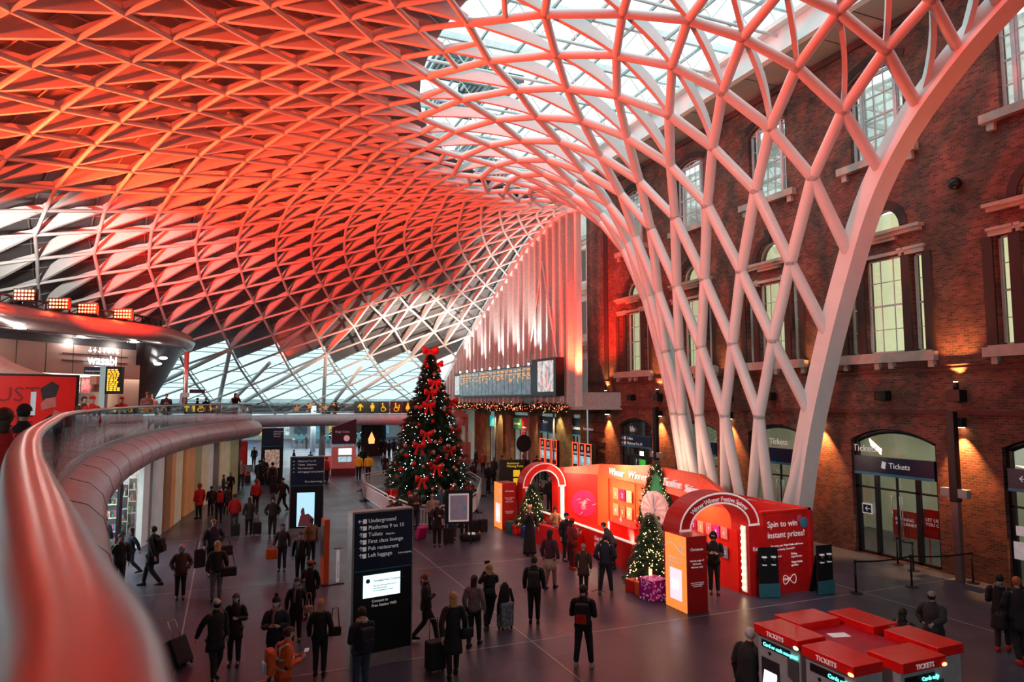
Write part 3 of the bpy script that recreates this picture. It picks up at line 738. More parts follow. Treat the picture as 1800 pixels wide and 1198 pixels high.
me = wallholes([(41.92, 0), (63.8, 0), (63.8, 5.62), (41.92, 5.62)], hs, .5, 'wall_yellow')
me.transform(Matrix(((0, 0, 1, 22.75), (1, 0, 0, 0), (0, 1, 0, 0), (0, 0, 0, 1)))); me.materials.clear(); me.materials.append(M_yelbrick)
link('wall_yellow', me, kind='structure')
M_tgl = mat('lit_shop_glass', (.20, .28, .26), .3, emit=.5, ecol=(.7, .95, .85), noise=.4, scale=.8)
for k, (a, b) in enumerate(ops):
    y0, y1 = max(YX(b), 41.95), YX(a); cy = (y0 + y1) / 2; hw = (y1 - y0) / 2
    o = root('door_%d' % (20 + k), (22.9, cy, 0), kind='structure')
    MB().bx((0, -hw, 0), (.05, hw, 5)).build('shop_glass', M_tgl, o)
    f = MB()
    for yy in (-hw, -hw / 3, hw / 3, hw - .08): f.bx((-.06, yy, 0), (0, yy + .08, 3.9))
    f.build('mullion', M_doorframe, o)
    if k < 3:
        MB().bx((-.16, -hw, 3.55), (-.02, hw, 4.75)).build('fascia', M_navy, o)
        if k != 2: MB().bx((-.18, -hw, 3.5), (-.02, hw, 3.6)).build('stripe', M_blue, o)
        if k == 0: text('letter', 'Customer information', .34, (-.17, .9, 3.95), (0, -1, 0), (0, 0, 1), M_letter, o)
        if k == 1: text('letter', 'Tickets', .3, (-.17, 1.2, 4.25), (0, -1, 0), (0, 0, 1), M_letter, o)
        if k == 2:
            MB().bx((-.2, 0, 3.6), (-.15, hw - .1, 4.5)).build('green_sign', mat('green_sign', (.05, .28, .07), .5, emit=.2), o); MB().bx((-.2, -hw + .5, 3.5), (-.15, 0, 4.6)).build('red_sign', M_crimson, o)
            MB().bx((-.215, .25, 3.95), (-.2, hw - .25, 4.1)).bx((-.215, -hw + .7, 3.7), (-.2, -.2, 3.82)).build('lettering', M_letter, o)
            MB().bx((-.2, -.7, 1.2), (-.15, -.1, 3.4)).build('hanging_banner', M_crimson, o); text('letter', '<<<', .6, (-.21, -.55, 1.5), (0, 0, 1), (0, 1, 0), M_letter, o)
    if k == 4: MB().bx((-.14, -hw, 3.6), (-.02, hw, 4.6)).build('teal_sign', mat('teal_sign', (.05, .42, .5), .5, emit=.5), o)
spots_y = [YX(x) for x in (1011, 985, 950, 912, 862, 880)]
for yy in spots_y: spot('soffit_spot', (22.05, yy, 5.25), (22.45, yy, 2.6), 380, (1, .80, .38), 70, .7, .04)
for k, x in enumerate((876, 936, 980)):
    y_ = YX(x); tag(MB().tube((22.2, y_, 0), (22.2, y_, 5.5), .07).build('drain_pipe', mat('pipe_paint', (.32, .27, .26), .5)), 'slim pale downpipe on the yellow brick front, ' + ('leftmost', 'middle', 'right of the ticket screens')[k], 'pipe')
# ticket screens with glowing red borders
M_neon = mat('red_neon', (1, .1, .05), .5, emit=2.2, ecol=(1, .06, .02)); M_scr = mat('blue_screen', (.3, .6, .75), .3, emit=.8, ecol=(.45, .8, 1), noise=.5, scale=3)
for k, px in enumerate((952.5, 962.5, 973, 1010, 1022, 1033)):
    y_ = OX(px, 790, 22.2).y; t = root('ticket_screen', (22.25, y_, 1.3), 0, 'black ticket screen with glowing red border, ' + ('first', 'second', 'third', 'fourth', 'fifth', 'sixth')[k] + ' from the left along the brick front', 'ticket machine')
    MB().bx((0, -.36, -1.3), (.4, .36, 1.75)).build('cabinet', M_black, t)
    m = MB()
    for a, b in (((-.03, -.4, 0), (.0, -.36, 1.8)), ((-.03, .36, 0), (.0, .4, 1.8)), ((-.03, -.4, 1.76), (0, .4, 1.8)), ((-.03, -.4, 0), (0, .4, .04))): m.bx(a, b)
    m.build('red_border', M_neon, t); MB().bx((-.02, -.26, .35), (0, .26, .95)).build('screen', M_scr, t)
    MB().bx((-.02, -.1, 1.35), (0, .1, 1.6)).bx((-.02, -.24, 1.05), (0, .24, 1.2)).build('symbol', M_letter, t)

# ================================================================== departure board
M_cell = mat('board_cell', (.10, .17, .20), .25, emit=.55, noise=.45, scale=2)
B = root('departure_board', (19.25, 39.1, 6.28), 0, 'long black departure board with columns of amber train times', 'departure board')
MB().bx((.0, 0, 0), (.6, 3.75, 2.47)).bx((.0, 3.75, 0), (.6, 21.1, 2.14)).build('casing', M_black, B)
MB().bx((-.02, .35, .28), (0, 2.75, 2.3)).build('advert_screen', mat('advert_picture', (.08, .16, .16), .3, emit=.9, two=(.6, .7, .7), noise=.7, scale=2.6), B)
m = MB(); 
for (y0, z0, a, b) in ((1.2, .5, .25, 1.2), (1.9, .45, .18, .8), (.6, .35, .35, .35)): m.prism([(0, 0), (a, 0), (a * .8, b), (a * .2, b)], (-.03, y0, z0), (0, 1, 0), (0, 0, 1), .01)
m.build('advert_figure', mat('pink_print', (.7, .4, .42), .5, emit=.5), B)
MB().bx((-.02, 19.6, .2), (0, 20.9, 1.9)).build('small_advert', mat('advert_picture', (.35, .5, .5)), B)
random.seed(3)
for i in range(19):
    y0 = 3.85 + i * .82
    dpn = MB().bx((-.02, y0 + .04, .12), (0, y0 + .78, 2.05)).build('display_panel', M_cell, B)
    t = MB(); nl = random.randint(4, 9)
    for q in range(nl + 3):
        z = 1.93 - q * .095; x = y0 + .72
        if q in (2,): continue
        while x > y0 + .14:
            wdt = random.uniform(.05, .16)
            if random.random() < .8: t.bx((-.03, x - wdt, z - .045), (-.022, x, z))
            x -= wdt + .03
            if q > 3 and random.random() < .4: break
    t.build('amber_text', M_lettergold, dpn)
for i in range(9): MB().tube((.1, 4.5 + i * 1.9, 2.14), (.1, 4.5 + i * 1.9, 2.3), .06).build('top_lamp', mat('warm_bulb', (1, .95, .8), .5, emit=18, ecol=(1, .93, .75)), B)
# garland under the board
M_pine = mat('pine_green', (.012, .035, .018), .7, two=(.03, .08, .035)); M_bulbw = mat('warm_fairy_bulb', (1, .8, .5), .5, emit=5, ecol=(1, .62, .25)); M_bulbc = mat('cool_fairy_bulb', (.9, .97, 1), .5, emit=5, ecol=(.8, .95, 1))
M_bulbr = mat('red_fairy_bulb', (1, .2, .1), .5, emit=3.5, ecol=(1, .12, .06))
def tuft(mb, p, s, n=6, dirn=None):
    for _ in range(n):
        d = Vector((random.gauss(0, 1), random.gauss(0, 1), random.gauss(0, 1))).normalized()
        if dirn is not None: d = (d + dirn * 1.3).normalized()
        q = d.orthogonal().normalized() * s * .16; a = p + d * s
        mb.add([p - q, p + q, a], [(0, 1, 2)])
g = root('garland', (19.55, 38, 5.5), 0, 'thick green garland with red and amber lights below the departure board', 'garland')
m = MB()
for i in range(1500): tuft(m, Vector((random.gauss(0, .09), i * 25 / 1500, random.gauss(0, .13))), .2, 5)
m.build('foliage', M_pine, g)
for mt, cnt in ((M_bulbw, 80), (M_bulbr, 230)):
    m = MB()
    for i in range(cnt): m.sphere((-.12 + random.gauss(0, .07), random.uniform(0, 25), random.gauss(0, .14)), .026, 5, 4)
    m.build('fairy_light', mt, g, kind='stuff')

# ================================================================== far end: porch, hall beyond the bridge
cream = mat('cream_wall', (.50, .44, .33), .8, noise=.1, scale=1)
MB().bx((17.6, 66.5, 0), (26, 67, 6.4)).build('wall_far', cream, kind='structure')
pc = root('porch', (20.5, 62.6, 2.0), 0, 'small pale gabled porch with a pink door beyond the tall tree', 'porch')
MB().bx((-1.2, 0, -2), (1.2, 3.8, 0)).build('steps', M_stone, pc)
MB().prism([(-1.1, 2.4), (1.1, 2.4), (0, 3.3)], (0, .0, 0), (1, 0, 0), (0, 0, 1), -.6).build('gable', cream, pc)
MB().bx((-1.0, .2, 0), (-.75, .5, 2.4)).bx((.75, .2, 0), (1.0, .5, 2.4)).build('post', M_stone, pc)
MB().bx((-.6, 1.5, 0), (.6, 1.6, 2.3)).build('door', mat('pink_door', (.25, .10, .09), .5), pc)
m = MB().bx((-1.2, -.05, .95), (1.2, 0, 1.0))
for i in range(13): m.bx((-1.2 + .2 * i, -.05, 0), (-1.17 + .2 * i, 0, .95))
m.build('railing', M_white, pc)
M_hallw = mat('hall_wall', (.50, .56, .57), .7, noise=.15, scale=.5)
MB().bx((-34, 112, 0), (45, 112.4, 6.2)).build('wall_north', M_hallw, kind='structure')
MB().bx((-34, 70, 0), (-33.6, 112, 6.2)).build('wall_hall_left', M_hallw, kind='structure'); MB().bx((40, 67, 0), (40.4, 112, 6.2)).build('wall_hall_right', M_hallw, kind='structure')
MB().bx((-34, 77, 5.4), (45, 112, 5.6)).build('ceiling_hall', mat('hall_ceiling', (.6, .62, .62), .7), kind='structure')
for i, (x, y) in enumerate(((0, 84), (10, 84), (20, 84), (0, 98), (10, 98), (20, 98), (30, 90))): 
    area('hall_fill', (x, y, 5.35), (x, y, 0), 900, (.8, .97, 1), 7, 6)  # unseen area lamps added to brighten the hall and its floor
for i in range(9):
    x0 = -2 + i * 2.6 + 4; tag(MB().bx((x0, 111.7, .6), (x0 + 1.8, 111.9, 3.6)).build('lit_shop_window', mat('hall_picture_%d' % (i % 4), [(.12, .3, .4), (.45, .3, .08), (.4, .5, .5), (.08, .1, .14)][i % 4], .5, emit=[.5, .6, .7, .1][i % 4], noise=.6, scale=2)), 'bright shop window on the far wall beyond the gates', 'shop window', 'shop windows behind the ticket gates')
gt = 0
for i in range(16):
    p = G(520 + i * 9.2, 781, 0); x, y = p.x, 91
    x = (520 + i * 9.2 - 900) / 1200; bx_ = math.tan(YAW + math.atan(x)) * 91
    q = root('ticket_gate', (bx_, 91, 0), 0, 'grey ticket gate in the row beyond the bridge', 'ticket gate', 'ticket gates beyond the bridge')
    MB().bx((-.14, 0, 0), (.14, 1.8, 1.05)).build('cabinet', M_steel, q); MB().bx((.14, .8, .5), (.5, .83, 1.7)).build('paddle', mat('teal_paddle', (.1, .3, .33), .2), q); MB().bx((-.1, .1, 1.05), (.1, .5, 1.12)).build('reader', M_lettergold if i % 5 == 0 else M_black, q)
for k, (px, py, yy) in enumerate(((553, 760, 84), (413, 775, 72))):
    x_ = math.tan(YAW + math.atan((px - 900) / 1200)) * yy
    tag(MB().tube((x_, yy, 0), (x_, yy, 5.4), .3 if k == 0 else .9, n=16).build('column', M_white), ('slim white', 'stout white')[k] + ' column under the bridge end', 'column')
e = root('escalator', (17.5, 99, 0), 0, 'dark sloping escalator beyond the ticket gates', 'escalator')
MB().prism([(0, 0), (6, 0), (12, 5), (8, 5)], (-6, 0, 0), (1, 0, 0), (0, 0, 1), -.3).build('side_panel', M_black, e)
MB().path([(-5.5, -.4, 1), (0, -.4, 1.3), (6, -.4, 5.2)], .08).build('handrail', M_steel, e); MB().prism([(0, 0), (6, 0), (12, 5), (8, 5)], (-6, 1.6, 0), (1, 0, 0), (0, 0, 1), -.1).build('far_panel', M_black, e)
# low wall closing the concourse behind the gallery
m = MB(); N = 40
for i in range(N):
    t0, t1 = -90 + 140 * i / N, -90 + 140 * (i + 1) / N
    P = [Vector((XR - 52 * cos(radians(t)), YA + 52 * sin(radians(t)), 0)) for t in (t0, t1)]
    m.add([P[0], P[1], P[1] + Vector((0, 0, 4.3)), P[0] + Vector((0, 0, 4.3))], [(0, 1, 2, 3)])
m.build('wall_perimeter', mat('perimeter_wall', (.25, .24, .25), .7), kind='structure')
MB().bx((XR, -30, 0), (WALLX + .2, -29.6, 21)).build('wall_south', M_redbrick, kind='structure')
# ================================================================== mezzanine gallery
ZM = 4.65
M_gal = mat('gallery_panel', (.56, .42, .47), .36, .0, noise=.12, scale=2.5, bump=.05)
edge = smoothpath([(.6, -6, 0), (.18, -2.5, 0), (-.02, -.4, 0), (-.095, .62, 0), (-.245, 1.27, 0), (-.55, 2.5, 0), (-.9, 4.0, 0), (-1.35, 6.2, 0), (-1.95, 9.8, 0), (-2.6, 14, 0), (-3.0, 18.5, 0), (-3.15, 24, 0), (-2.9, 31, 0), (-2.0, 38, 0), (-.6, 43.5, 0), (1.1, 48.0, 0), (1.55, 50.3, 0), (.6, 52.6, 0), (-2.5, 54.2, 0), (-8, 56, 0), (-14, 60, 0)], 6)
gal = MB(); zt, zb = ZM, ZM - .45
poly = [Vector((p.x - .05, p.y, 0)) for p in edge] + [Vector((-38, 60, 0)), Vector((-38, -6, 0))]
deck = bpy.data.meshes.new('x'); 
m = MB(); far = -40
for i in range(len(edge) - 1):
    a, b = edge[i], edge[i + 1]
    m.add([(a.x, a.y, zt), (b.x, b.y, zt), (far, max(b.y, -6) if i < 100 else b.y, zt), (far, a.y, zt)], [(0, 1, 2, 3)])
    m.add([(a.x, a.y, zb - .3), (b.x, b.y, zb - .3), (far, b.y, zb - .3), (far, a.y, zb - .3)], [(3, 2, 1, 0)])
m.build('floor_gallery', mat('gallery_floor', (.30, .22, .21), .3, noise=.2, scale=1.2), kind='structure')
nose = [(-.25, 0), (.12, .0), (.42, -.10), (.62, -.30), (.70, -.56), (.62, -.82), (.40, -1.02), (.10, -1.12), (-.25, -1.12)]
m = MB(); m.sweep([p + Vector((0, 0, ZM)) for p in edge], nose, smooth=True); m.build('trim_8', M_gal, kind='structure')
# joints in the nosing
m = MB(); acc = 0
for i in range(1, len(edge) - 1):
    acc += (edge[i] - edge[i - 1]).length
    if acc > 2.3 and edge[i].y > 3:
        acc = 0; t = (edge[i + 1] - edge[i - 1]).normalized(); s = t.cross(Vector((0, 0, 1)))
        pts = [edge[i] + Vector((0, 0, ZM)) + s * (a * 1.005 + .003) + Vector((0, 0, b - (.004 if b < -.6 else -.003))) for a, b in nose[1:-1]]; m.path(pts, .0045, n=4, up=t)
m.build('trim_9', mat('panel_joint_grey', (.14, .10, .12), .6), kind='structure')
bal = root('glass_balustrade', (0, 0, ZM), 0, 'long curved glass balustrade with a wide polished rail in the foreground', 'balustrade')
M_rail = mat('polished_rail', (.42, .30, .30), .28, 1, noise=.04, scale=3)
rail = [p + Vector((0, 0, 1.10)) for p in edge]
prof_r = [(.072 * cos(2 * pi * k / 20), .040 * sin(2 * pi * k / 20)) for k in range(20)]
# finer rail close by
m = MB(); m.sweep(rail, prof_r, smooth=True); m.build('handrail', M_rail, bal)
m = MB(); m.sweep([p + Vector((0, 0, .04)) for p in edge], [(-.03, -.04), (.03, -.04), (.03, .1), (-.03, .1)]); m.build('base_channel', M_steel, bal)
acc = 0; st = 0; n = 0
M_balg = glass('balustrade_glass', (.82, .86, .88), .16)
for i in range(1, len(edge)):
    acc += (edge[i] - edge[i - 1]).length
    if (acc > 1.3 or i == len(edge) - 1) and n < 60:
        m = MB(); seg = edge[st:i + 1]; 
        d = (seg[-1] - seg[0]).normalized() * .012
        m.sweep([seg[0] + d] + seg[1:-1] + [seg[-1] - d], [(-.008, .05), (.008, .05), (.008, 1.07), (-.008, 1.07)]); m.build('glass_panel', M_balg, bal)
        m = MB(); 
        acc = 0; st = i; n += 1
# far bridge
br = smoothpath([(-3, 62, 0), (2.2, 65.8, 0), (8, 68, 0), (14, 68.4, 0), (18, 66.8, 0), (21.5, 63.5, 0)], 6)
m = MB(); m.sweep([p + Vector((0, 0, ZM)) for p in br], nose, smooth=True); m.build('trim_10', M_gal, kind='structure')
m = MB()
for a, b in zip(br[:-1], br[1:]): m.add([(a.x, a.y, ZM), (b.x, b.y, ZM), (b.x, b.y + 8, ZM), (a.x, a.y + 8, ZM)], [(0, 1, 2, 3)]); m.add([(a.x, a.y, ZM - 1), (b.x, b.y, ZM - 1), (b.x, b.y + 8, ZM - 1), (a.x, a.y + 8, ZM - 1)], [(3, 2, 1, 0)])
m.build('floor_bridge', mat('gallery_floor', (.3, .2, .2)), kind='structure')
bb = root('bridge_balustrade', (0, 0, ZM), 0, 'low glass balustrade along the far bridge with gold stars stuck on it', 'balustrade')
m = MB(); m.sweep([p + Vector((0, 0, 1.10)) for p in br], [(.04 * cos(k), .04 * sin(k)) for k in (0, 1, 2, 3, 4, 5)], smooth=True); m.path([p + Vector((0, 0, .25)) for p in br], .03, n=5); m.build('handrail', M_steel, bb)
for k in range(0, len(br) - 1, 2): m = MB(); m.sweep(br[k:k + 3], [(-.01, .08), (.01, .08), (.01, 1.07), (-.01, 1.07)]); m.build('glass_panel', M_balg, bb)
def onbr(px):
    best = None
    for k in range(len(br) - 1):
        for t in (0, .25, .5, .75):
            p = br[k].lerp(br[k + 1], t); v = p - Vector((0, 0, 0)); x = 900 + FPX * v.dot(_rt) / Vector((p.x, p.y, -1.35 + .5)).dot(_fw)
            if best is None or abs(x - px) < best[0]: best = (abs(x - px), p, (br[k + 1] - br[k]).normalized())
    return best[1], best[2]
M_gold = mat('gold_star', (.75, .35, .12), .35, .7)
for px, h, s in ((440, .55, .36), (522, .55, .4), (546, .8, .4), (538, .3, .2), (574, .62, .34), (563, .5, .2), (552, .3, .18), (562, .95, .15), (588, .95, .15)):
    p, t = onbr(px); pts = [(s * (1 if q % 2 == 0 else .42) * cos(pi / 2 + q * pi / 5), s * (1 if q % 2 == 0 else .42) * sin(pi / 2 + q * pi / 5)) for q in range(10)]
    MB().prism(pts, p + Vector((0, -.06, h)), t, (0, 0, 1), .02).build('gold_star', M_gold, bb)
# toilet sign boxes on the bridge
def bpanel(parts, name, mt, parent): 
    m = MB()
    for q in parts: m.bx(*q)
    return m.build(name, mt, parent)
M_yel = mat('sign_yellow', (.85, .55, .03), .5, emit=.5, ecol=(1, .6, .02))
pics = ['arrow', 'man', 'wheelchair', 'baby', 'woman', 'turn']
for i, kd in enumerate(pics):
    px = 632 + 21 * i + (1 if i > 2 else 0); p, t = onbr(px); nrm = t.cross(Vector((0, 0, 1))); base = p + nrm * .12 + Vector((0, 0, ZM + .05))
    s = root('pictogram_sign', base, atan2(t.y, t.x), 'black sign panel with a yellow %s on the far bridge' % {'arrow': 'upward arrow', 'man': 'standing man', 'wheelchair': 'wheelchair', 'baby': 'baby changing symbol', 'woman': 'standing woman', 'turn': 'curved arrow'}[kd], 'sign')
    MB().bx((-.58, -.05, 0), (.58, .05, 1.18)).build('panel', M_black, s)
    m = MB(); Y = -.07
    def disc(x, z, r): m.tube((x, Y, z), (x, Y + .02, z), r, n=12)
    def bar(x0, z0, x1, z1, w_=.05): m.path([(x0, Y, z0), (x1, Y, z1)], w_, n=4, up=(0, 1, 0))
    if kd in ('arrow', 'turn'): bar(0, .25, 0, .85, .08); bar(-.25, .6, 0, .9, .07); bar(.25, .6, 0, .9, .07)
    elif kd == 'man': disc(0, .95, .09); m.bx((-.13, Y, .5), (.13, Y + .02, .83)); bar(-.07, .2, -.07, .5); bar(.07, .2, .07, .5); bar(-.18, .5, -.16, .8, .035); bar(.18, .5, .16, .8, .035)
    elif kd == 'woman': disc(0, .95, .09); m.prism([(-.24, 0), (.24, 0), (.1, .42), (-.1, .42)], (0, Y, .42), (1, 0, 0), (0, 0, 1), .02); bar(-.07, .2, -.07, .42); bar(.07, .2, .07, .42)
    else:
        disc(-.05, .95, .08); bar(-.05, .85, -.03, .55); bar(-.03, .55, .2, .55); bar(.2, .55, .28, .3); bar(-.05, .72, .15, .7, .035)
        m.path([(.02 + .22 * cos(a * .45 + 1.6), Y, .42 + .22 * sin(a * .45 + 1.6)) for a in range(11)], .03, n=4, up=(0, 1, 0))
        if kd == 'baby': disc(.32, .8, .07); bar(.3, .72, .32, .5)
    m.build('pictogram', M_yel, s)
# small tree on the bridge
p, t = onbr(593); bt = root('small_plant', p + Vector((0, .8, ZM)), 0, 'small decorated evergreen standing behind the bridge glass', 'plant')
m = MB(); 
for i in range(260): h = random.random(); tuft(m, Vector((random.gauss(0, .28 * (1 - h) + .04), random.gauss(0, .28 * (1 - h) + .04), .3 + h * 1.0)), .16, 5)
m.build('foliage', M_pine, bt); MB().tube((0, 0, 0), (0, 0, .35), .16, .2).build('pot', M_red, bt)

# ================================================================== restaurant canopy on the left
cp_px = [(-420, 480, 20.5), (-250, 500, 20.8), (-100, 520, 22.4), (0, 549, 26.5), (100, 565, 29.6), (200, 577, 32.4), (280, 587, 35.2), (318, 595, 38.0), (330, 602, 40.5), (322, 607, 43), (300, 610, 46), (250, 612, 49)]
can = smoothpath([at(*q) for q in cp_px], 5)
can = [Vector((p.x, p.y, 9.35)) for p in can]
m = MB(); m.sweep(can, [(-.9, .45), (0, .45), (.28, .3), (.42, 0), (.28, -.3), (0, -.45), (-.9, -.5)], smooth=True); m.build('trim_11', mat('canopy_nosing', (.46, .38, .40), .25, .3, noise=.08, scale=2), kind='structure')
M_soff = mat('dark_soffit', (.06, .06, .07), .16, .6)
m = MB()
for a, b in zip(can[:-1], can[1:]):
    s = (b - a).normalized().cross(Vector((0, 0, 1)))
    m.add([a + Vector((0, 0, -.46)), b + Vector((0, 0, -.46)), Vector((-40, b.y, 8.89)), Vector((-40, a.y, 8.89))], [(3, 2, 1, 0)])
    m.add([a + Vector((0, 0, .44)), b + Vector((0, 0, .44)), Vector((-40, b.y, 9.79)), Vector((-40, a.y, 9.79))], [(0, 1, 2, 3)])
m.build('ceiling_canopy', M_soff, kind='structure')
# inverted dark cone under the tip
tipi = [i for i, p in enumerate(can) if (lambda d: 900 + FPX * d.dot(_rt) / d.dot(_fw))(p - camp) > 246 and p.y > 30]
topr = [can[i] + Vector((-.25, 0, -.47)) for i in tipi]
bot = at(250, 700, 38.5); bots = [Vector((bot.x - .4 + .5 * (k / len(topr)), bot.y - .6 + 2.5 * k / len(topr), ZM)) for k in range(len(topr))]
m = MB()
for k in range(len(topr) - 1): m.add([bots[k], bots[k + 1], topr[k + 1], topr[k]], [(0, 1, 2, 3)], True)
m.build('wall_cone', mat('dark_cone_panel', (.075, .075, .085), .3, .5), kind='structure')
for i, (px, py, D) in enumerate(((36, 561, 27.5), (143, 576, 31.5), (237, 588, 34))):
    p = at(px, py, D); p.z = 8.87; tag(MB().tube(p, p + Vector((0, 0, .04)), .22, n=14).build('ceiling_downlight', M_tube), 'round white downlight in the dark canopy soffit, ' + ('leftmost', 'middle', 'rightmost')[i], 'ceiling light'); point('canopy_lamp', p - Vector((0, 0, .2)), 60, (1, .85, .75), .15)
for i, (px, py, D) in enumerate(((287, 629, 37.2), (277, 639, 37.4))):
    p = at(px, py, D - 1.0); tag(MB().sphere(p, .2, 12, 8, (1, 1, .4)).build('cone_downlight', M_tube), 'round white lamp set in the dark cone, ' + ('upper', 'lower')[i] + ' one', 'ceiling light')
# brown panelled shop front
pa, pb = at(-160, 600, 25), at(240, 600, 35.0); pa.z = pb.z = 0; dv = (pb - pa).normalized(); L_ = (pb - pa).length; ang = atan2(dv.y, dv.x)
sh = root('wall_shopfront', pa + Vector((0, 0, ZM)), ang, kind='structure')
def spx(px):  # distance along the shop front for an image x
    best = min(range(400), key=lambda k: abs((lambda d: 900 + FPX * d.dot(_rt) / d.dot(_fw))(pa + dv * (L_ * k / 399) - Vector((0, 0, 0)) - Vector((0, 0, 0)) + Vector((0, 0, 0))) - px)); return L_ * best / 399
M_bronze = mat('bronze_panel', (.36, .25, .22), .38, .55, noise=.1, scale=.8)
x0, x1 = spx(118), spx(207)
m = MB().bx((0, 0, 2.55), (L_, .4, 4.25)).bx((x1, 0, 0), (L_, .4, 2.55)).bx((0, 0, 0), (x0 - 3.2, .4, 2.55)); m.build('bronze_cladding', M_bronze, sh)
m = MB(); k = 0
while k < L_: m.bx((k, -.01, 2.56), (k + .03, .0, 4.24)); k += 1.35
m.bx((0, -.01, 3.9), (L_, .0, 4.24)); m.build('panel_joint', M_dark, sh)
MB().bx((L_, 0, 0), (L_ + .3, 4, 4.25)).build('return_panel', M_bronze, sh)
MB().bx((x0 - 3.2, 3.0, 0), (x1, 3.1, 2.55)).build('shop_back_wall', mat('shop_back', (.75, .6, .4), .6, emit=.65, ecol=(1, .82, .6), noise=.5, scale=1.6), sh)
MB().bx((x0 - 3.2, 0, 2.5), (x1, 3, 2.56)).build('shop_ceiling', mat('shop_ceiling', (.8, .75, .65), .6, emit=1.1, ecol=(1, .9, .75)), sh)
MB().bx((x0 - .6, 1.2, 0), (x1, 1.9, 1.15)).build('counter', mat('shop_counter', (.5, .4, .28), .4, emit=.35, ecol=(1, .75, .45), noise=.8, scale=4), sh)
random.seed(5)
for i in range(4):
    xx = x0 + .2 + i * (x1 - x0 - .5) / 4; b_ = MB().bx((xx, 1.3, 1.7), (xx + (x1 - x0) / 4 - .25, 1.36, 2.42)); b_.build('menu_board', mat('menu_print_%d' % i, [(.6, .5, .45), (.7, .7, .72), (.6, .55, .3), (.6, .1, .12)][i], .5, emit=.75, noise=.8, scale=5), sh)
m = MB()
for q in range(9): m.tube((x0 + 1.5 + q * .17, .2, 1.75), (x0 + 1.5 + q * .17, .2, 2.15), .09, .085, n=8)
m.bx((x0 + 1.4, -.1, 2.1), (x0 + 3.0, .3, 2.5)); m.build('striped_awning', mat('awning_cloth', (.35, .16, .12), .7), sh)
area('shop_light', pa + dv * (x0 + x1) / 2 + Vector((0, 1.5, ZM + 2.4)), pa + dv * (x0 + x1) / 2 + Vector((0, 1.5, 0)), 120, (1, .85, .65), 5, 2)
xs = spx(152); sg = root('shop_sign', pa + dv * xs + Vector((0, -.25, ZM + 3.05)), ang, 'white illuminated lettering with small characters on the bronze shop front', 'sign')
text('lettering', 'wasabi', .62, (0, 0, 0), (1, 0, 0), (0, 0, 1), mat('sign_white', (.9, .95, 1), .5, emit=2.2, ecol=(.85, .95, 1)), sg, bold=.012)
m = MB()
for q in range(7): m.box((.1 + q * .26, 0, .62 + .05 * (q % 2)), (.16, .02, .05), 0, 0); m.bx((.1 + q * .26, 0, .55), (.13 + q * .26, .02, .8))
m.bx((.4, 0, -.16), (1.4, .02, -.1)); m.build('character', mat('sign_white', (.9, .95, 1)), sg); m = MB().bx((-1.2, .1, .42), (2.4, .14, .46)).bx((-1.2, .1, .1), (2.4, .14, .14)); m.build('mounting_bar', M_dark, sg)
# departures screen on its post, direction sign
ps = at(181, 705, 22); ps.z = ZM; ts = root('information_post', ps, YAW * 0 - .35, 'red-lit steel post with an orange text screen beside the railing', 'information screen')
MB().bx((-.09, -.09, 0), (.09, .09, 2.45)).build('post', M_steel, ts); MB().bx((.1, -.12, 1.55), (.62, .02, 2.42)).build('screen_case', M_black, ts)
m = MB()
for q in range(11):
    x = .17
    while x < .50: wdt = random.uniform(.03, .10); m.bx((x, -.135, 2.3 - q * .065), (min(x + wdt, .57), -.125, 2.34 - q * .065)); x += wdt + .035
m.build('orange_text', mat('orange_text', (1, .4, .03), .5, emit=3, ecol=(1, .33, .02)), ts); MB().bx((-.62, -.05, 2.2), (-.1, 0, 2.42)).build('direction_panel', M_navy, ts); text('lettering', 'Underground', .09, (-.58, -.06, 2.26), (1, 0, 0), (0, 0, 1), M_letter, ts)
pp = at(325, 705, 36); pp.z = ZM; po = root('camera_pole', pp, 0, 'slim grey pole with a small sign arm and camera on the gallery', 'pole')
MB().tube((0, 0, 0), (0, 0, 3.9), .12).build('pole', M_steel, po); MB().bx((-.2, -.12, 1.5), (.2, .12, 1.75)).bx((-.24, -.1, 1.2), (-.12, .1, 1.7)).build('camera_box', M_steel, po); MB().bx((.2, -.03, 1.72), (.95, .03, 1.92)).build('sign_arm', M_navy, po)
# red floodlights on the canopy, dark truss
for i, (px, py, D) in enumerate(((45, 524, 27), (105, 538, 29.5), (155, 547, 31), (217, 557, 33))):
    p = at(px, py, D); p.z = 9.85; f = root('floodlight', p, -.3, 'square floodlight glowing red on the canopy, ' + ('leftmost', 'second from left', 'third from left', 'rightmost')[i], 'floodlight')
    MB().bx((-.42, -.08, .05), (.42, .1, .55)).build('housing', M_black, f); m = MB()
    for a in range(6):
        for b in range(3): m.sphere((-.33 + a * .13, -.1, .14 + b * .15), .045, 6, 4)
    m.build('lamp_array', mat('red_lamp', (1, .1, .05), .5, emit=26, ecol=(1, .08, .03)), f); MB().bx((-.46, -.03, 0), (-.42, .03, .4)).bx((.42, -.03, 0), (.46, .03, .4)).build('yoke', M_black, f)
tr_ = root('lighting_truss', can[16], 0, 'low black truss running along the top of the restaurant canopy', 'truss')
m = MB(); pts = [p - tr_.location + Vector((-.5, .3, .55)) for p in can[8:34]]
for dz in (0, .35): m.path([p + Vector((0, 0, dz)) for p in pts], .05, n=5)
for a, b in zip(pts[:-1], pts[1:]): m.tube(a, b + Vector((0, 0, .35)), .025, n=4); m.tube(a, a + Vector((0, 0, .35)), .04, n=4)
m.build('chord', M_black, tr_)
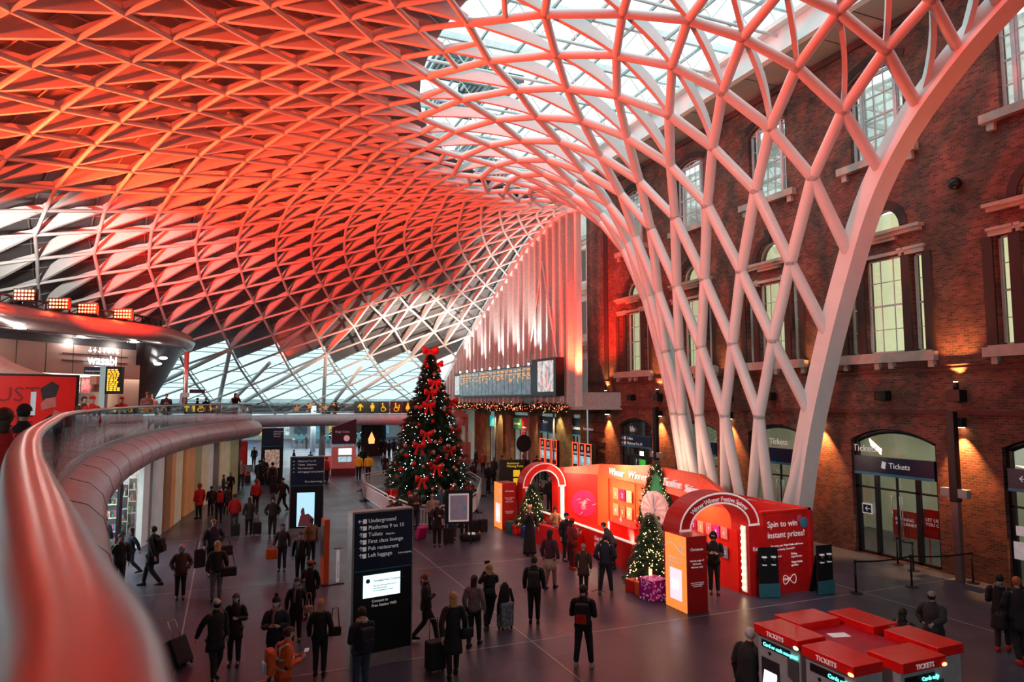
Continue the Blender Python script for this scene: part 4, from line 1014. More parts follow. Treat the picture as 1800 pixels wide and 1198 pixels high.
# red hoarding with white canvas roof
ha = at(-60, 680, 19.5); hb = at(137, 680, 21.5); ha.z = hb.z = ZM; hd = (hb - ha).normalized(); HL = (hb - ha).length
hr = root('red_hoarding', ha, atan2(hd.y, hd.x), 'big red hoarding printed JUST THE with a masked face, under white canvas', 'hoarding')
MB().bx((0, 0, 0), (HL, .15, 2.1)).build('board', M_red, hr); MB().bx((HL - .05, -.02, 0), (HL + .03, .2, 2.14)).bx((0, -.02, 2.08), (HL, .2, 2.14)).build('edge_frame', M_black, hr)
def hx(px): x = (px - (-60)) / 197; return HL * (x * .97)
MOUT = mat('dark_red_print', (.20, .0, .004), .5)
text('lettering', 'JUST', .62, (hx(-22), -.02, 1.32), (1, 0, 0), (0, 0, 1), MOUT, hr); text('lettering', 'THE', .62, (hx(-22), -.02, .66), (1, 0, 0), (0, 0, 1), MOUT, hr)
m = MB(); m.prism([(.1, -.05), (.42, .1), (.5, .45), (.3, .58), (.0, .35)], (hx(70), -.02, 1.35), (1, 0, 0), (0, 0, 1), -.01); m.prism([(0, 0), (.9, 0), (.75, .6), (.5, .9), (.25, .8), (0, .55)], (hx(72), -.02, .1), (1, 0, 0), (0, 0, 1), -.01); m.build('printed_hair', M_dark, hr)
MB().prism([(0, .1), (.38, .2), (.36, .5), (.1, .45), (-.02, .3)], (hx(74), -.035, .95), (1, 0, 0), (0, 0, 1), -.01).prism([(0, 0), (.3, 0), (.36, .2), (.1, .3)], (hx(92), -.035, .75), (1, 0, 0), (0, 0, 1), -.01).build('printed_face', mat('print_pink', (.5, .18, .16), .5), hr)
MB().bx((hx(53), -.12, .9), (hx(62), -.04, 1.6)).build('mirror_strip', mat('pale_screen', (.5, .62, .68), .15, .3, emit=.3), hr)
m = MB(); rows = []
for i in range(9):
    u = i / 8; rows.append([Vector((HL * v, .1 + (1 - u) * .0 + 2.6 * u, 2.12 + .0 + 1.15 * (1 - v)**1.9 * (u**.6) + .5 * u * (1 - v) )) for v in [k / 12 for k in range(13)]])
for i in range(8):
    for k in range(12): m.add([rows[i][k], rows[i][k + 1], rows[i + 1][k + 1], rows[i + 1][k]], [(0, 1, 2, 3)], True)
m.build('canvas_roof', mat('white_canvas', (.72, .62, .58), .8), hr)

# ================================================================== shops under the gallery
line = smoothpath([(-4.6, 24, 0), (-4.1, 28.0, 0), (-3.7, 30.0, 0), (-2.7, 35.4, 0), (-1.6, 42.5, 0), (.2, 47.5, 0), (1.5, 51.5, 0)], 10)
def online(px):
    best = None
    for a, b in zip(line[:-1], line[1:]):
        for t in (0, .2, .4, .6, .8):
            p = a.lerp(b, t); d = p - camp; x = 900 + FPX * d.dot(_rt) / d.dot(_fw)
            if best is None or abs(x - px) < best[0]: best = (abs(x - px), p)
    return best[1]
sw = root('wall_shops', line[0], kind='structure')
cm_ = {'w': ('shop_white', (.70, .70, .68)), 'o': ('shop_orange', (.75, .30, .10)), 'c': ('shop_cream', (.78, .62, .40)), 'g': ('shop_grey', (.35, .36, .36)), 'k': ('shop_dark', (.03, .025, .03)), 'l': ('shop_olive', (.35, .32, .16)), 'p': ('shop_plum', (.12, .05, .09)), 'b': ('shop_brown', (.30, .13, .06))}
segs = [(200, 206, 'k'), (206, 238, None), (238, 249, 'w'), (249, 252, 'k'), (252, 260, 'g'), (260, 275, 'w'), (275, 278, 'k'), (278, 289, 'b'), (289, 297, 'o'), (297, 310, 'c'), (310, 315, 'p'), (315, 324, 'o'), (324, 333, 'o'), (333, 345, 'l'), (345, 357, 'c'), (357, 366, 'w'), (366, 370, 'k'), (370, 380, 'g'), (380, 391, 'c'), (391, 396, None), (396, 411, 'l'), (411, 418, 'k')]
for a, b, k in segs:
    A, Bp = online(a), online(b); d = (Bp - A); 
    if d.length < .02: continue
    A = A - sw.location; Bp = Bp - sw.location; nrm = Vector((d.y, -d.x, 0)).normalized()
    if k is None: MB().add([A, Bp, Bp + Vector((0, 0, 3.6)), A + Vector((0, 0, 3.6))], [(0, 1, 2, 3)]).build('shop_window', M_winglass, sw); continue
    th = .1 if k in 'kpg' else .22; off = nrm * th
    m = MB(); m.add([A, Bp, Bp + off, A + off] + [q + Vector((0, 0, 3.6)) for q in (A, Bp, Bp + off, A + off)], [(0, 1, 2, 3), (4, 7, 6, 5), (0, 4, 5, 1), (1, 5, 6, 2), (2, 6, 7, 3), (3, 7, 4, 0)])
    nm, cc = cm_[k]; m.build('shop_panel', mat(nm, cc, .35, noise=.1, scale=1.5, emit=.0 if k in 'kpg' else .12), sw)
# open lit shop at the near end
A, Bp = online(150), online(238)
MB().add([Vector((-8.4, 26, 0)), Vector((-3.4, 52, 0)), Vector((-3.4, 52, 3.7)), Vector((-8.4, 26, 3.7))], [(0, 1, 2, 3)]).build('wall_shop_back', mat('glowing_shop_wall', (.8, .85, .85), .6, emit=.9, ecol=(.85, 1, 1), noise=.35, scale=1.3), kind='structure')  # shop lighting put into the back wall as emission
area('shop_panel_light', (-5.3, 29.5, 3.5), (-5.3, 29.5, 0), 420, (.85, 1, 1), 1.6, 9)
area('shop_panel_light', (-3.2, 41, 3.5), (-3.2, 41, 0), 200, (1, .9, .8), 1.4, 10)
rnd = random.Random(4)
cols = [(.6, .04, .03), (.05, .35, .12), (.7, .6, .5), (.05, .25, .5), (.75, .72, .7), (.5, .15, .3)]
for si in range(4):
    sy_ = 33 + 2.5 * si; c = Vector((math.tan(YAW + math.atan(((200, 214, 230, 244)[si] - 900) / 1200)) * sy_, sy_, 0)); s = root('shop_shelf', c, -1.45, 'white shop display unit stacked with colourful boxes, unit ' + ('by the rail', 'second from the rail', 'third from the rail', 'farthest from the rail')[si], 'shelf')
    s.scale = (1, .62, 1)
    m = MB()
    for z in (.6, 1.15, 1.7, 2.25): m.bx((-.25, -.8, z), (.35, .8, z + .04))
    m.bx((-.3, -.8, 0), (-.25, .8, 2.6)); m.bx((-.25, -.82, 0), (.35, -.78, 2.6)); m.bx((-.25, .78, 0), (.35, .82, 2.6)); m.build('rack', M_white, s)
    for ci, cc in enumerate(cols):
        m = MB()
        for q in range(9): y = rnd.uniform(-.7, .6); z = rnd.choice((.64, 1.19, 1.74, .05)); hh = rnd.uniform(.12, .35); m.bx((rnd.uniform(-.1, .1), y, z), (.3, y + rnd.uniform(.08, .16), z + hh))
        m.build('boxed_goods', mat('goods_%d' % ci, cc, .4), s, kind='stuff')
# ================================================================== festive stand
M_standred = mat('stand_red', (.80, .015, .01), .35, noise=.04)
M_side = mat('stand_side', (.60, .010, .010), .45)
M_pale = mat('pale_edge', (.85, .72, .70), .4, emit=.25)
M_bulb = mat('marquee_bulb', (1, .9, .6), .4, emit=8, ecol=(1, .68, .30))
st = root('festive_stand', (15, 24, 0), 0, 'red and orange Winner Winner Festive Spinner promotion stand with two arches', 'promotional stand')
def W(*p): return Vector(p) - st.location
UZ = (0, 0, 1)
# back wall, faceted along X about 16.5
def wallseg(a, b, z0, z1a, z1b, th, name, mt):
    a, b = Vector((*a, 0)), Vector((*b, 0)); d = (b - a).normalized(); n = Vector((d.y, -d.x, 0)) * th
    P = [W(a.x, a.y, z0), W(b.x, b.y, z0), W(b.x, b.y, z1b), W(a.x, a.y, z1a)]; Q = [p + n for p in P]
    return MB().add(P + Q, [(0, 1, 2, 3), (7, 6, 5, 4), (0, 4, 5, 1), (1, 5, 6, 2), (2, 6, 7, 3), (3, 7, 4, 0)]).build(name, mt, st)
wallseg((15.0, 30.2), (16.5, 28.9), 0, 2.75, 2.9, .12, 'back_panel', M_standred)
wallseg((16.5, 28.9), (16.6, 23.3), 0, 2.5, 2.6, .12, 'back_panel', M_orange)
wallseg((16.6, 23.3), (17.0, 20.6), 0, 2.5, 2.4, .12, 'back_panel', M_standred)
wallseg((17.0, 20.6), (17.4, 16.85), 0, 2.5, 2.5, .12, 'back_panel', M_crimson)
# header boards leaning out
hd1 = MB(); P = [(15.1, 29.7, 2.55, 2.8), (16.35, 28.6, 2.5, 3.0), (16.25, 26.0, 2.5, 3.15), (16.3, 23.9, 2.5, 3.35)]
for (x, y, z0, z1), (x2, y2, z02, z12) in zip(P[:-1], P[1:]):
    hd1.add([W(x - .10, y, z0), W(x2 - .10, y2, z02), W(x2, y2, z12), W(x, y, z1), W(x + .2, y, z0), W(x2 + .2, y2, z02), W(x2 + .2, y2, z12), W(x + .2, y, z1)], [(1, 0, 3, 2), (3, 7, 6, 2), (0, 1, 5, 4), (4, 5, 6, 7)])
M_head = mat('header_orange', (.85, .09, .04), .45)
hd1.build('header_board', M_head, st)
hd2 = MB(); P = [(16.2, 23.4, 2.4, 3.3), (15.95, 20.6, 2.3, 3.3), (16.05, 19.3, 2.2, 2.7)]
for (x, y, z0, z1), (x2, y2, z02, z12) in zip(P[:-1], P[1:]):
    hd2.add([W(x - .10, y, z0), W(x2 - .10, y2, z02), W(x2, y2, z12), W(x, y, z1), W(x + .2, y, z0), W(x2 + .2, y2, z02), W(x2 + .2, y2, z12), W(x + .2, y, z1)], [(1, 0, 3, 2), (3, 7, 6, 2), (0, 1, 5, 4), (4, 5, 6, 7)])
hd2.build('header_board', M_head, st)
tl = Vector((-.25, 0, -.7)); 
text('header_letter', 'Winner', .44, W(16.20, 27.5, 2.64), (-.038, -1, 0), (.16, 0, 1), M_letter, st, depth=.012); text('header_letter', 'Winner', .44, W(16.145, 25.75, 2.66), (.024, -1, 0), (.14, 0, 1), M_letter, st, depth=.012)
text('header_letter', 'Festive', .44, W(16.03, 22.95, 2.66), (-.089, -1, 0), (.11, 0, 1), M_letter, st, depth=.06); text('header_letter', 'Spinner', .38, W(15.885, 21.4, 2.62), (-.089, -1, 0), (.11, 0, 1), M_letter, st, depth=.06)
MB().bx(W(13.35, 20.95, 0), W(16.5, 29.1, .12)).build('platform', M_standred, st)
# front low wall
fl = MB().bx(W(13.25, 20.9, 0), W(13.37, 29.2, .98)); fl.build('low_front_wall', M_standred, st)
MB().bx(W(13.22, 20.9, .98), W(13.4, 29.2, 1.01)).build('wall_capping', M_pale, st)
for i, t in enumerate(('Get the magic of', 'Christmas,', '48 hours early')): text('wall_letter', t, .23, W(13.24, 23.6, .66 - .25 * i), (0, -1, 0), UZ, M_letter, st)
# advent doors
rnd = random.Random(9)
dcols = [(.85, .25, .15), (.35, .01, .12), (.75, .35, .25), (.85, .3, .18), (.55, .12, .05), (.85, .4, .25), (.8, .2, .3), (.5, .03, .40), (.85, .3, .3), (.45, .02, .30), (.5, .05, .35), (.25, .3, .5)]
def doors(o, dx, first, size=.46, gap=.13, nx=3):
    for i in range(6):
        c = o + dx * ((i % 3) * (size + gap)) + Vector((0, 0, -(i // 3) * (size + .3))); n = dx.cross(Vector((0, 0, 1))); k = first + i
        m = MB(); m.prism([(0, 0), (size, 0), (size, size * 1.2), (0, size * 1.2)], c, dx, UZ, -.03 if False else .03); m.build('advent_door', mat('advent_%d' % (k % 12), dcols[k % 12], .5), st)
        text('advent_number', str(k + 1), size * .6, c + n * .035 + dx * size * .5 + Vector((0, 0, size * .35)), dx, UZ, M_letter, st, align='CENTER')
doors(W(16.36, 27.35, 1.55), Vector((0, -1, 0)), 0, .42, .14); doors(W(16.40, 25.15, 1.60), Vector((0.01, -1, 0)).normalized(), 6, .42, .14)
m = MB().bx(W(16.33, 27.75, .15), W(16.37, 27.79, 2.4)).bx(W(16.35, 25.55, .15), W(16.38, 25.6, 2.4)); m.build('door_seam', M_crimson, st)
# printed bauble on the red panel
m = MB(); m.tube(W(15.85, 29.22, 1.1), W(15.87, 29.25, 1.1), .62, n=24); m.build('printed_bauble', mat('pink_bauble', (.35, .008, .10), .4), st)
m = MB()
for k in range(26): a = rnd.uniform(0, 6.28); r = rnd.uniform(0, .5); c = Vector((15.82, 29.19, 1.1)) + Vector((.76, -.65, 0)) * r * cos(a) + Vector((0, 0, r * sin(a))); b_ = rnd.uniform(0, 3); d = (Vector((.76, -.65, 0)) * cos(b_) + Vector((0, 0, sin(b_)))) * .1; m.tube(c - st.location - d, c - st.location + d, .014, n=4)
m.build('bauble_squiggle', mat('pale_pink', (.9, .5, .55), .4), st)
# marquee strips
def marquee(p, z0, z1, name='bulb_strip', nrm=Vector((0, -1, 0)), side=Vector((1, 0, 0))):
    p = Vector((*p, 0)); m = MB(); a = p - st.location
    m.prism([(-.1, z0), (.1, z0), (.1, z1), (-.1, z1)], a, side, UZ, .03); m.build(name, M_pale, st)
    m = MB(); z = z0 + .12
    while z < z1: m.sphere(a + nrm * .05 + Vector((0, 0, z)), .045, 6, 4); z += .2
    m.build('strip_bulb', M_bulb, st)
# arches: ring sector + posts, facing -Y
def arch(xc, y0, y1, wi, wo, zs, rise_o, rise_i, letters=None, pm=M_standred, fm=M_standred):
    # outer half width wo, inner half width wi
    N = 20; ring = []
    for i in range(N + 1):
        a = pi * i / N; xo, zo = wo * cos(a), zs + rise_o * sin(a); xi, zi = wi * cos(a), zs + rise_i * sin(a)
        ring.append([W(xc + xo, y0, zo), W(xc + xi, y0, zi), W(xc + xi, y1, zi), W(xc + xo, y1, zo)])
    MB().loft(ring, smooth=False).build('arch_head', fm, st)
    for s in (-1, 1):
        xa, xb = xc + s * wi, xc + s * wo; MB().bx(W(min(xa, xb), y0, 0), W(max(xa, xb), y1, zs)).build('arch_post', pm, st)
    for (w_, r_) in ((wo - .03, rise_o - .03), (wi + .03, rise_i + .03)):
        m = MB(); m.path([W(xc + w_ * cos(pi * i / N), y0 - .015, zs + r_ * sin(pi * i / N)) for i in range(N + 1)], .03, n=4, up=(0, 1, 0)); m.build('arch_outline', M_pale, st)
    for s in (-1, 1): MB().bx(W(xc + s * (wi + wo) / 2 - (wo - wi) / 2, y0 - .03, zs - .03), W(xc + s * (wi + wo) / 2 + (wo - wi) / 2, y0, zs + .03)).build('arch_outline', M_pale, st)
    if letters:
        wd_ = [{'W': 1.15, 'i': .34, 'n': .62, 'e': .6, 'r': .42, ' ': .38, 'F': .6, 's': .5, 't': .42, 'v': .58, 'S': .6, 'p': .65}[c_] for c_ in letters]; tot_ = sum(wd_); L = len(letters); rm_ = (wi + wo) / 2 - .09; rz_ = (rise_o + rise_i) / 2 - .09
        for k, ch in enumerate(letters):
            if ch == ' ': continue
            a = pi * (.81 - .62 * (sum(wd_[:k]) + wd_[k] / 2) / tot_); px_ = W(xc + rm_ * cos(a), y0 - .02, zs + rz_ * sin(a)); tx = Vector((rm_ * sin(a), 0, -rz_ * cos(a))).normalized(); up_ = Vector((-tx.z, 0, tx.x))
            text('arch_letter', ch, .2, px_, tx, up_, M_letter, st, align='CENTER')
arch(13.95, 29.6, 30.3, .72, 1.12, 1.95, 1.1, .72)
marquee((13.05, 29.55), .2, 1.9); marquee((14.85, 29.55), .2, 1.95)
arch(13.95, 17.1, 17.9, 1.08, 1.50, 2.15, 1.05, .70, 'Winner Winner Festive Spinner', M_side, M_crimson)
marquee((14.98, 17.3), .1, 2.1, nrm=Vector((-1, 0, 0)), side=Vector((0, 1, 0))); marquee((12.72, 17.05), 1.2, 2.1); marquee((16.28, 24.4), .3, 2.4, nrm=Vector((-1, 0, 0)), side=Vector((0, -1, 0)))
# corridor wall with more doors behind the second arch
wallseg((15.1, 17.9), (15.25, 20.6), 0, 2.45, 2.45, .1, 'corridor_wall', M_orange)
doors(W(15.03, 20.3, 1.55), Vector((-.05, -1, 0)).normalized(), 0, .3, .1); doors(W(15.01, 19.1, 1.55), Vector((-.05, -1, 0)).normalized(), 6, .3, .1)
MB().bx(W(14.98, 17.6, 0), W(15.02, 18.6, 1.9)).build('door_recess', M_standred, st)
# end panel 'Spin to win'
MB().bx(W(15.46, 16.95, 0), W(17.42, 17.05, 2.52)).build('end_panel', M_side, st)
MB().bx(W(17.36, 16.92, 0), W(17.42, 17.0, 2.55)).bx(W(15.4, 16.92, 2.5), W(17.42, 17.06, 2.56)).bx(W(17.3, 16.92, 2.5), W(17.42, 20.6, 2.56)).bx(W(15.2, 20.5, 2.44), W(17.42, 20.6, 2.5)).build('panel_edge', M_standred, st)
for i, (t, s, x, z) in enumerate((('Spin to win', .27, 15.62, 2.05), ('instant prizes!', .27, 15.62, 1.72), ('For every spin, Virgin Media will donate', .082, 15.74, 1.45), ('£1 to the charity, CarersUK*', .082, 15.74, 1.33), ('Latest tech', .09, 15.76, 1.12), ('Dining\nexperiences', .09, 16.55, 1.16), ('Virgin Media\ngoodies', .09, 16.55, .90))):
    text('panel_letter', t, s, W(x, 16.94, z), (1, 0, 0), UZ, M_letter, st)
text('panel_letter', 'Exit', .17, W(15.16, 17.08, 1.35), (1, 0, 0), UZ, M_letter, st)
m = MB(); m.path([W(16.45 + .26 * cos(a) , 16.93, .42 + .17 * sin(a) * cos(a) * 1.6) for a in [2 * pi * k / 32 for k in range(32)]], .014, n=4, closed=True, up=(0, 1, 0)); m.build('loop_logo', M_pale, st); text('logo_letter', 'Virgin', .11, W(16.22, 16.93, .39), (1, 0, .15), (-.15, 0, 1), M_pale, st)
m = MB().sphere(W(17.12, 16.93, 2.12), .17, 14, 8, (1, .12, 1)); m.build('printed_bauble', mat('teal_bauble', (.05, .25, .35), .4), st); m = MB().sphere(W(16.93, 16.93, 2.26), .11, 14, 8, (1, .12, 1)); m.build('printed_bauble', mat('rose_bauble', (.5, .12, .25), .4), st)
# the spinner: green tree panel, wheel
M_green = mat('green_panel', (.01, .32, .13), .5, noise=.05); sp_ = root('prize_spinner', (15.9, 23.4, .12), -1.35, 'white striped prize wheel on a green tree-shaped panel with garland', 'prize wheel')
tp = [(-.95, .2), (.95, .2), (.62, .95), (.85, 1.0), (.45, 1.75), (.6, 1.8), (.0, 3.3), (-.6, 1.8), (-.45, 1.75), (-.85, 1.0), (-.62, .95)]
MB().prism(tp, (0, .1, 0), (1, 0, 0), UZ, -.12).build('tree_panel', M_green, sp_)
MB().tube((0, .05, 1.55), (0, -.06, 1.55), .72, n=40).build('wheel_rim', mat('wheel_rim', (.85, .6, .6), .4), sp_); MB().tube((0, -.06, 1.55), (0, -.1, 1.55), .66, n=40).build('wheel_face', mat('wheel_white', (.85, .86, .86), .4), sp_)
m = MB()
for k in range(12): a = 2 * pi * k / 12 + .1; m.prism([(.12 * cos(a), .12 * sin(a)), (.62 * cos(a - .09), .62 * sin(a - .09)), (.62 * cos(a + .09), .62 * sin(a + .09))], (0, -.105, 1.55), (1, 0, 0), UZ, .012)
m.build('wheel_stripe', mat('stripe_pink', (.85, .52, .52), .4), sp_)
MB().tube((0, -.1, 1.55), (0, -.17, 1.55), .1).box((.0, -.15, 1.85), (.06, .03, .6)).build('pointer', mat('pale_grey', (.6, .62, .65), .4), sp_); MB().bx((-.15, -.1, 0), (.15, .05, .75)).build('wheel_post', mat('wheel_white', (.85, .86, .86)), sp_)
gd = root('spinner_garland', (15.9, 23.4, 3.2), -1.35, 'lit green garland draped over the green tree-shaped panel', 'garland')
m = MB(); lm = MB(); 
gp = smoothpath([(-1.05, .1, -2.75), (-.85, .1, -1.9), (-.62, .1, -1.1), (0, .08, .14), (.62, .1, -1.1), (.85, .1, -1.9), (1.1, .1, -2.75)], 8)
for k in range(700): p = gp[rnd.randrange(len(gp))] + Vector((rnd.gauss(0, .06), rnd.gauss(0, .05), rnd.gauss(0, .09))); tuft(m, p, .13, 5)
for k in range(110): lm.sphere(gp[rnd.randrange(len(gp))] + Vector((rnd.gauss(0, .08), -.1 + rnd.gauss(0, .04), rnd.gauss(0, .09))), .013, 5, 4)
m.build('foliage', M_pine, gd); lm.build('fairy_light', M_bulbw, gd, kind='stuff')
cn = root('stand_counter', (14.9, 23.75, .12), -.05, 'red counter with a glowing white end inside the stand', 'counter')
MB().bx((-.35, -1.0, 0), (.35, 1.0, .95)).build('counter_body', M_standred, cn); MB().bx((-.37, 1.0, 0), (.37, 1.1, .97)).build('lit_end', mat('lit_end', (1, .85, .75), .4, emit=1.3, ecol=(1, .8, .65)), cn); MB().bx((-.4, -1.05, .95), (.4, 1.1, .99)).build('counter_top', M_standred, cn)
for i, (x, y, h) in enumerate(((14.9, 23.2, .3), (14.8, 23.0, .34), (15.0, 22.9, .28), (14.85, 24.3, .2))):
    b_ = root('bottle', (x, y, 1.11), 0, ('tall dark red bottle', 'tallest dark bottle', 'short red bottle', 'pale small bottle')[i] + ' standing on the stand counter', 'bottle'); MB().tube((0, 0, 0), (0, 0, h * .6), .045).tube((0, 0, h * .6), (0, 0, h), .02).build('body', M_crimson if i < 3 else M_pale, b_)
# performers' table in front
tb = root('covered_table', G(1018, 975), .25, 'table under a red cloth covered with music gear before the stand', 'table')
tb.location = (12.75, 25.6, 0)
MB().bx((-.3, -1.2, 0), (.3, 1.2, .82)).build('red_cloth', M_standred, tb); m = MB()
for k in range(40): m.box((rnd.uniform(-.25, .25), rnd.uniform(-1.1, 1.1), .86), (rnd.uniform(.05, .2), rnd.uniform(.05, .22), rnd.uniform(.03, .1)), rnd.uniform(0, 3))
m.build('music_gear', M_chrome, tb, kind='stuff')
spot('stand_flood', (13.2, 12.5, 6.5), (15.5, 17, 1.3), 500, (1, .8, .8), 45, .9, .2); area('stand_light', (15.0, 26.2, 3.2), (16.4, 26.2, 1.2), 260, (1, .72, .45), .4, 3.5); area('stand_light', (14.3, 28.6, 2.7), (15.9, 29.2, .8), 90, (1, .5, .35), .4, .6)
area('stand_light', (13.9, 19.3, 2.9), (14.6, 19.3, 0), 90, (1, .45, .32), .8, 2); spot('wheel_fill', (14.2, 22.8, .5), (15.9, 23.4, 1.75), 320, (.8, 1, 1), 60, .6, .05); area('stand_light', (13.0, 24.5, 4.4), (15, 24.5, 0), 160, (1, .35, .25), .5, 5)  # the spot on the wheel is an unseen lamp added to whiten it
# sign pillars
for k, (x, y, lb) in enumerate(((12.52, 16.9, 'orange and red advent pillar with number 23 beside the exit arch'), (12.36, 30.6, 'far orange and red pillar at the entrance arch'))):
    s = root('sign_pillar', (x, y, 0), 0, lb, 'sign pillar')
    MB().bx((-.36, -.5, 0), (.36, .5, 2.12)).build('core', M_crimson, s, bevel=.01)
    MB().bx((-.375, -.5, .01), (-.36, .5, 2.11)).build('lightbox', mat('orange_lightbox', (.95, .35, .07), .4, emit=.75 if k == 0 else .9, ecol=(1, .30, .06), noise=.1, scale=3), s)
    MB().bx((-.385, -.28, .28), (-.375, .27, 1.15)).build('door_picture', mat('lilac_print', (.8, .6, .72), .4, emit=.9, ecol=(1, .75, .85)), s)
    nm_ = '23'; text('number', nm_, .36, (-.395, .2, .58), (0, -1, 0), UZ, mat('number_white', (1, 1, 1), .4, emit=1.8), s)
    for i, t in enumerate(("We'll open one of", '23 doors to reveal', 'a daily gift')): text('pillar_letter', t, .085, (-.38, .38, 1.42 - .11 * i), (0, -1, 0), UZ, M_letter, s)
    m = MB(); m.path([(-.38, .5 - q * .1, 1.72 + .12 * sin(q * .5)) for q in range(11)], .015, n=4); m.tube((-.385, -.26, 1.75), (-.375, -.26, 1.75), .06); m.tube((-.385, -.26, 1.8), (-.375, -.26, 1.95), .008); m.build('printed_ribbon', M_pale, s)
    for i, (t, sz, z) in enumerate((('Christmas', .11, 1.72), ('Get the magic of', .07, 1.42), ('Christmas,', .07, 1.33), ('48 hours early', .07, 1.24), ('Scan the code to find out more', .036, .82), ('and enter at the stand today', .036, .77), ('see terms for details', .036, .72))): text('pillar_letter', t, sz, (0, -.505, z), (1, 0, 0), UZ, M_letter, s, align='CENTER')
# black leaning stands
for k, (px, py, lb) in enumerate(((1360, 1053, 'black sanitiser board leaning in front of the Spin to win panel'), (1461, 1047, 'black sanitiser board standing right of the Spin to win panel'))):
    p = G(px, py); s = root('sanitiser_board', (p.x, p.y + .12, 0), -.25 + .25 * k, lb, 'board stand')
    MB().prism([(-.33, 0), (.33, 0), (.31, 1.5), (-.31, 1.5)], (0, .12, 0), (1, 0, 0), (0, 0, 1), .05).build('board', M_black, s); MB().prism([(-.34, .02), (.34, .02), (.33, .42), (-.33, .42)], (0, .06, 0), (1, 0, 0), (0, 0, 1), .03).build('blue_foot', mat('teal_foot', (.03, .16, .2), .4), s)
    for x in (-.15, .15):
        MB().tube((x, .02, 1.02), (x, .02, 1.2), .06).build('dispenser', M_black, s); MB().bx((x - .07, -.0, 1.2), (x + .07, .08, 1.24)).bx((x - .06, 0, .97), (x + .06, .08, 1.0)).build('white_label', M_letter, s)
    MB().box((0, .35, .6), (.5, .04, 1.2), 0, .25).build('rear_strut', M_black, s)

# ================================================================== trees and gifts
def fir(name, loc, H, R, label, cat, nb, needles, mt, n=.2, droop=.25, seedv=1, core=True):
    rd = random.Random(seedv); t = root(name, loc, 0, label, cat); 
    MB().tube((0, 0, 0), (0, 0, H * .97), H * .018 + .02, .015, n=8).build('trunk', mat('bark', (.06, .035, .02), .9), t)
    m = MB()
    if core: 
        rings = []
        for j in range(9):
            u = j / 8; rr = R * .62 * (1 - u)**.9 + .02; rings.append([Vector((rr * (1 + .18 * rd.uniform(-1, 1)) * cos(2 * pi * q / 18), rr * (1 + .18 * rd.uniform(-1, 1)) * sin(2 * pi * q / 18), H * (.07 + .9 * u))) for q in range(18)])
        m.loft(rings, smooth=False)
    for i in range(nb):
        u = (i + .5) / nb; h = H * (.05 + .93 * (1 - (1 - u)**1.0)); hh = u
        L = R * (1 - hh)**.88 * rd.uniform(.68, 1.16) + .06; a = i * 2.39996 + rd.uniform(-.2, .2)
        d = Vector((cos(a), sin(a), 0)); steps = max(3, int(L / (n * .42)))
        for q in range(1, steps + 1):
            tt = q / steps; p = d * L * tt + Vector((0, 0, h - droop * L * tt * tt + .06 * L * tt))
            w_ = L * .28 * (1 - tt) + n * .3
            for _ in range(needles):
                sd = Vector((-d.y, d.x, 0)) * rd.uniform(-w_, w_); dirn = (d * .8 + sd.normalized() * rd.uniform(0, .8) + Vector((0, 0, rd.uniform(-.35, .25)))).normalized()
                b0 = p + sd + Vector((0, 0, rd.uniform(-.05, .05))); qv = dirn.orthogonal().normalized() * n * .15; m.add([b0 - qv, b0 + qv, b0 + dirn * n], [(0, 1, 2)])
    m.build('foliage', mt, t); return t
def onfir(loc, H, R, h, a, out=1.0): r = R * (1 - h / H)**.88 * out; return Vector(loc) + Vector((r * cos(a), r * sin(a), h))
TL = (11.6, 41.2, 0); TH, TR = 9.0, 2.75
fir('christmas_tree', TL, TH, TR, 'towering decorated Christmas tree behind the white barriers', 'christmas tree', 640, 9, M_pine, .24, .30, 2)
rd = random.Random(12); viewa = atan2(-TL[1], -TL[0])
m = MB()
for i in range(760):
    u = rd.random()**.85; a = rd.uniform(0, 2 * pi); h = TH * (.04 + .94 * (1 - sqrt(1 - u) if False else u)); 
    if rd.random() > (1 - h / TH) + .15: continue
    m.sphere(onfir(TL, TH, TR, h, a, rd.uniform(.85, 1.04)), .021, 5, 3)
tag(m.build('fairy_lights', M_bulbc, kind='stuff'), 'cool white fairy lights all over the tall tree', 'fairy lights')
bau = {}
bcol = [('red', mat('red_bauble', (.65, .01, .01), .15, .5)), ('copper', mat('copper_bauble', (.65, .30, .20), .18, .7))]
for k, (nm_, mt) in enumerate(bcol): bau[nm_] = None
n = 0
while n < 96:
    u = rd.random(); h = TH * (.05 + .88 * u)
    if rd.random() > (1 - h / TH) + .1: continue
    a = viewa + rd.uniform(-1.75, 1.75); nm_ = 'red' if rd.random() < .55 else 'copper'; rad = rd.uniform(.09, .16); p = onfir(TL, TH, TR, h, a, rd.uniform(.98, 1.06))
    if bau[nm_] is None:
        o = root('bauble', p, 0, 'round %s bauble hanging on the tall Christmas tree' % nm_, 'bauble', nm_ + ' baubles on the tall tree'); MB().sphere((0, 0, 0), 1, 14, 9).build('ball', dict(bcol)[nm_], o); MB().tube((0, 0, .95), (0, 0, 1.2), .18, n=8).build('cap', M_chrome, o); bau[nm_] = o
    else: o = copy_tree(bau[nm_]); o['label'] = bau[nm_]['label']; o.location = p
    o.scale = (rad,) * 3; n += 1
M_bow = mat('red_ribbon', (.70, .008, .006), .45, noise=.1)
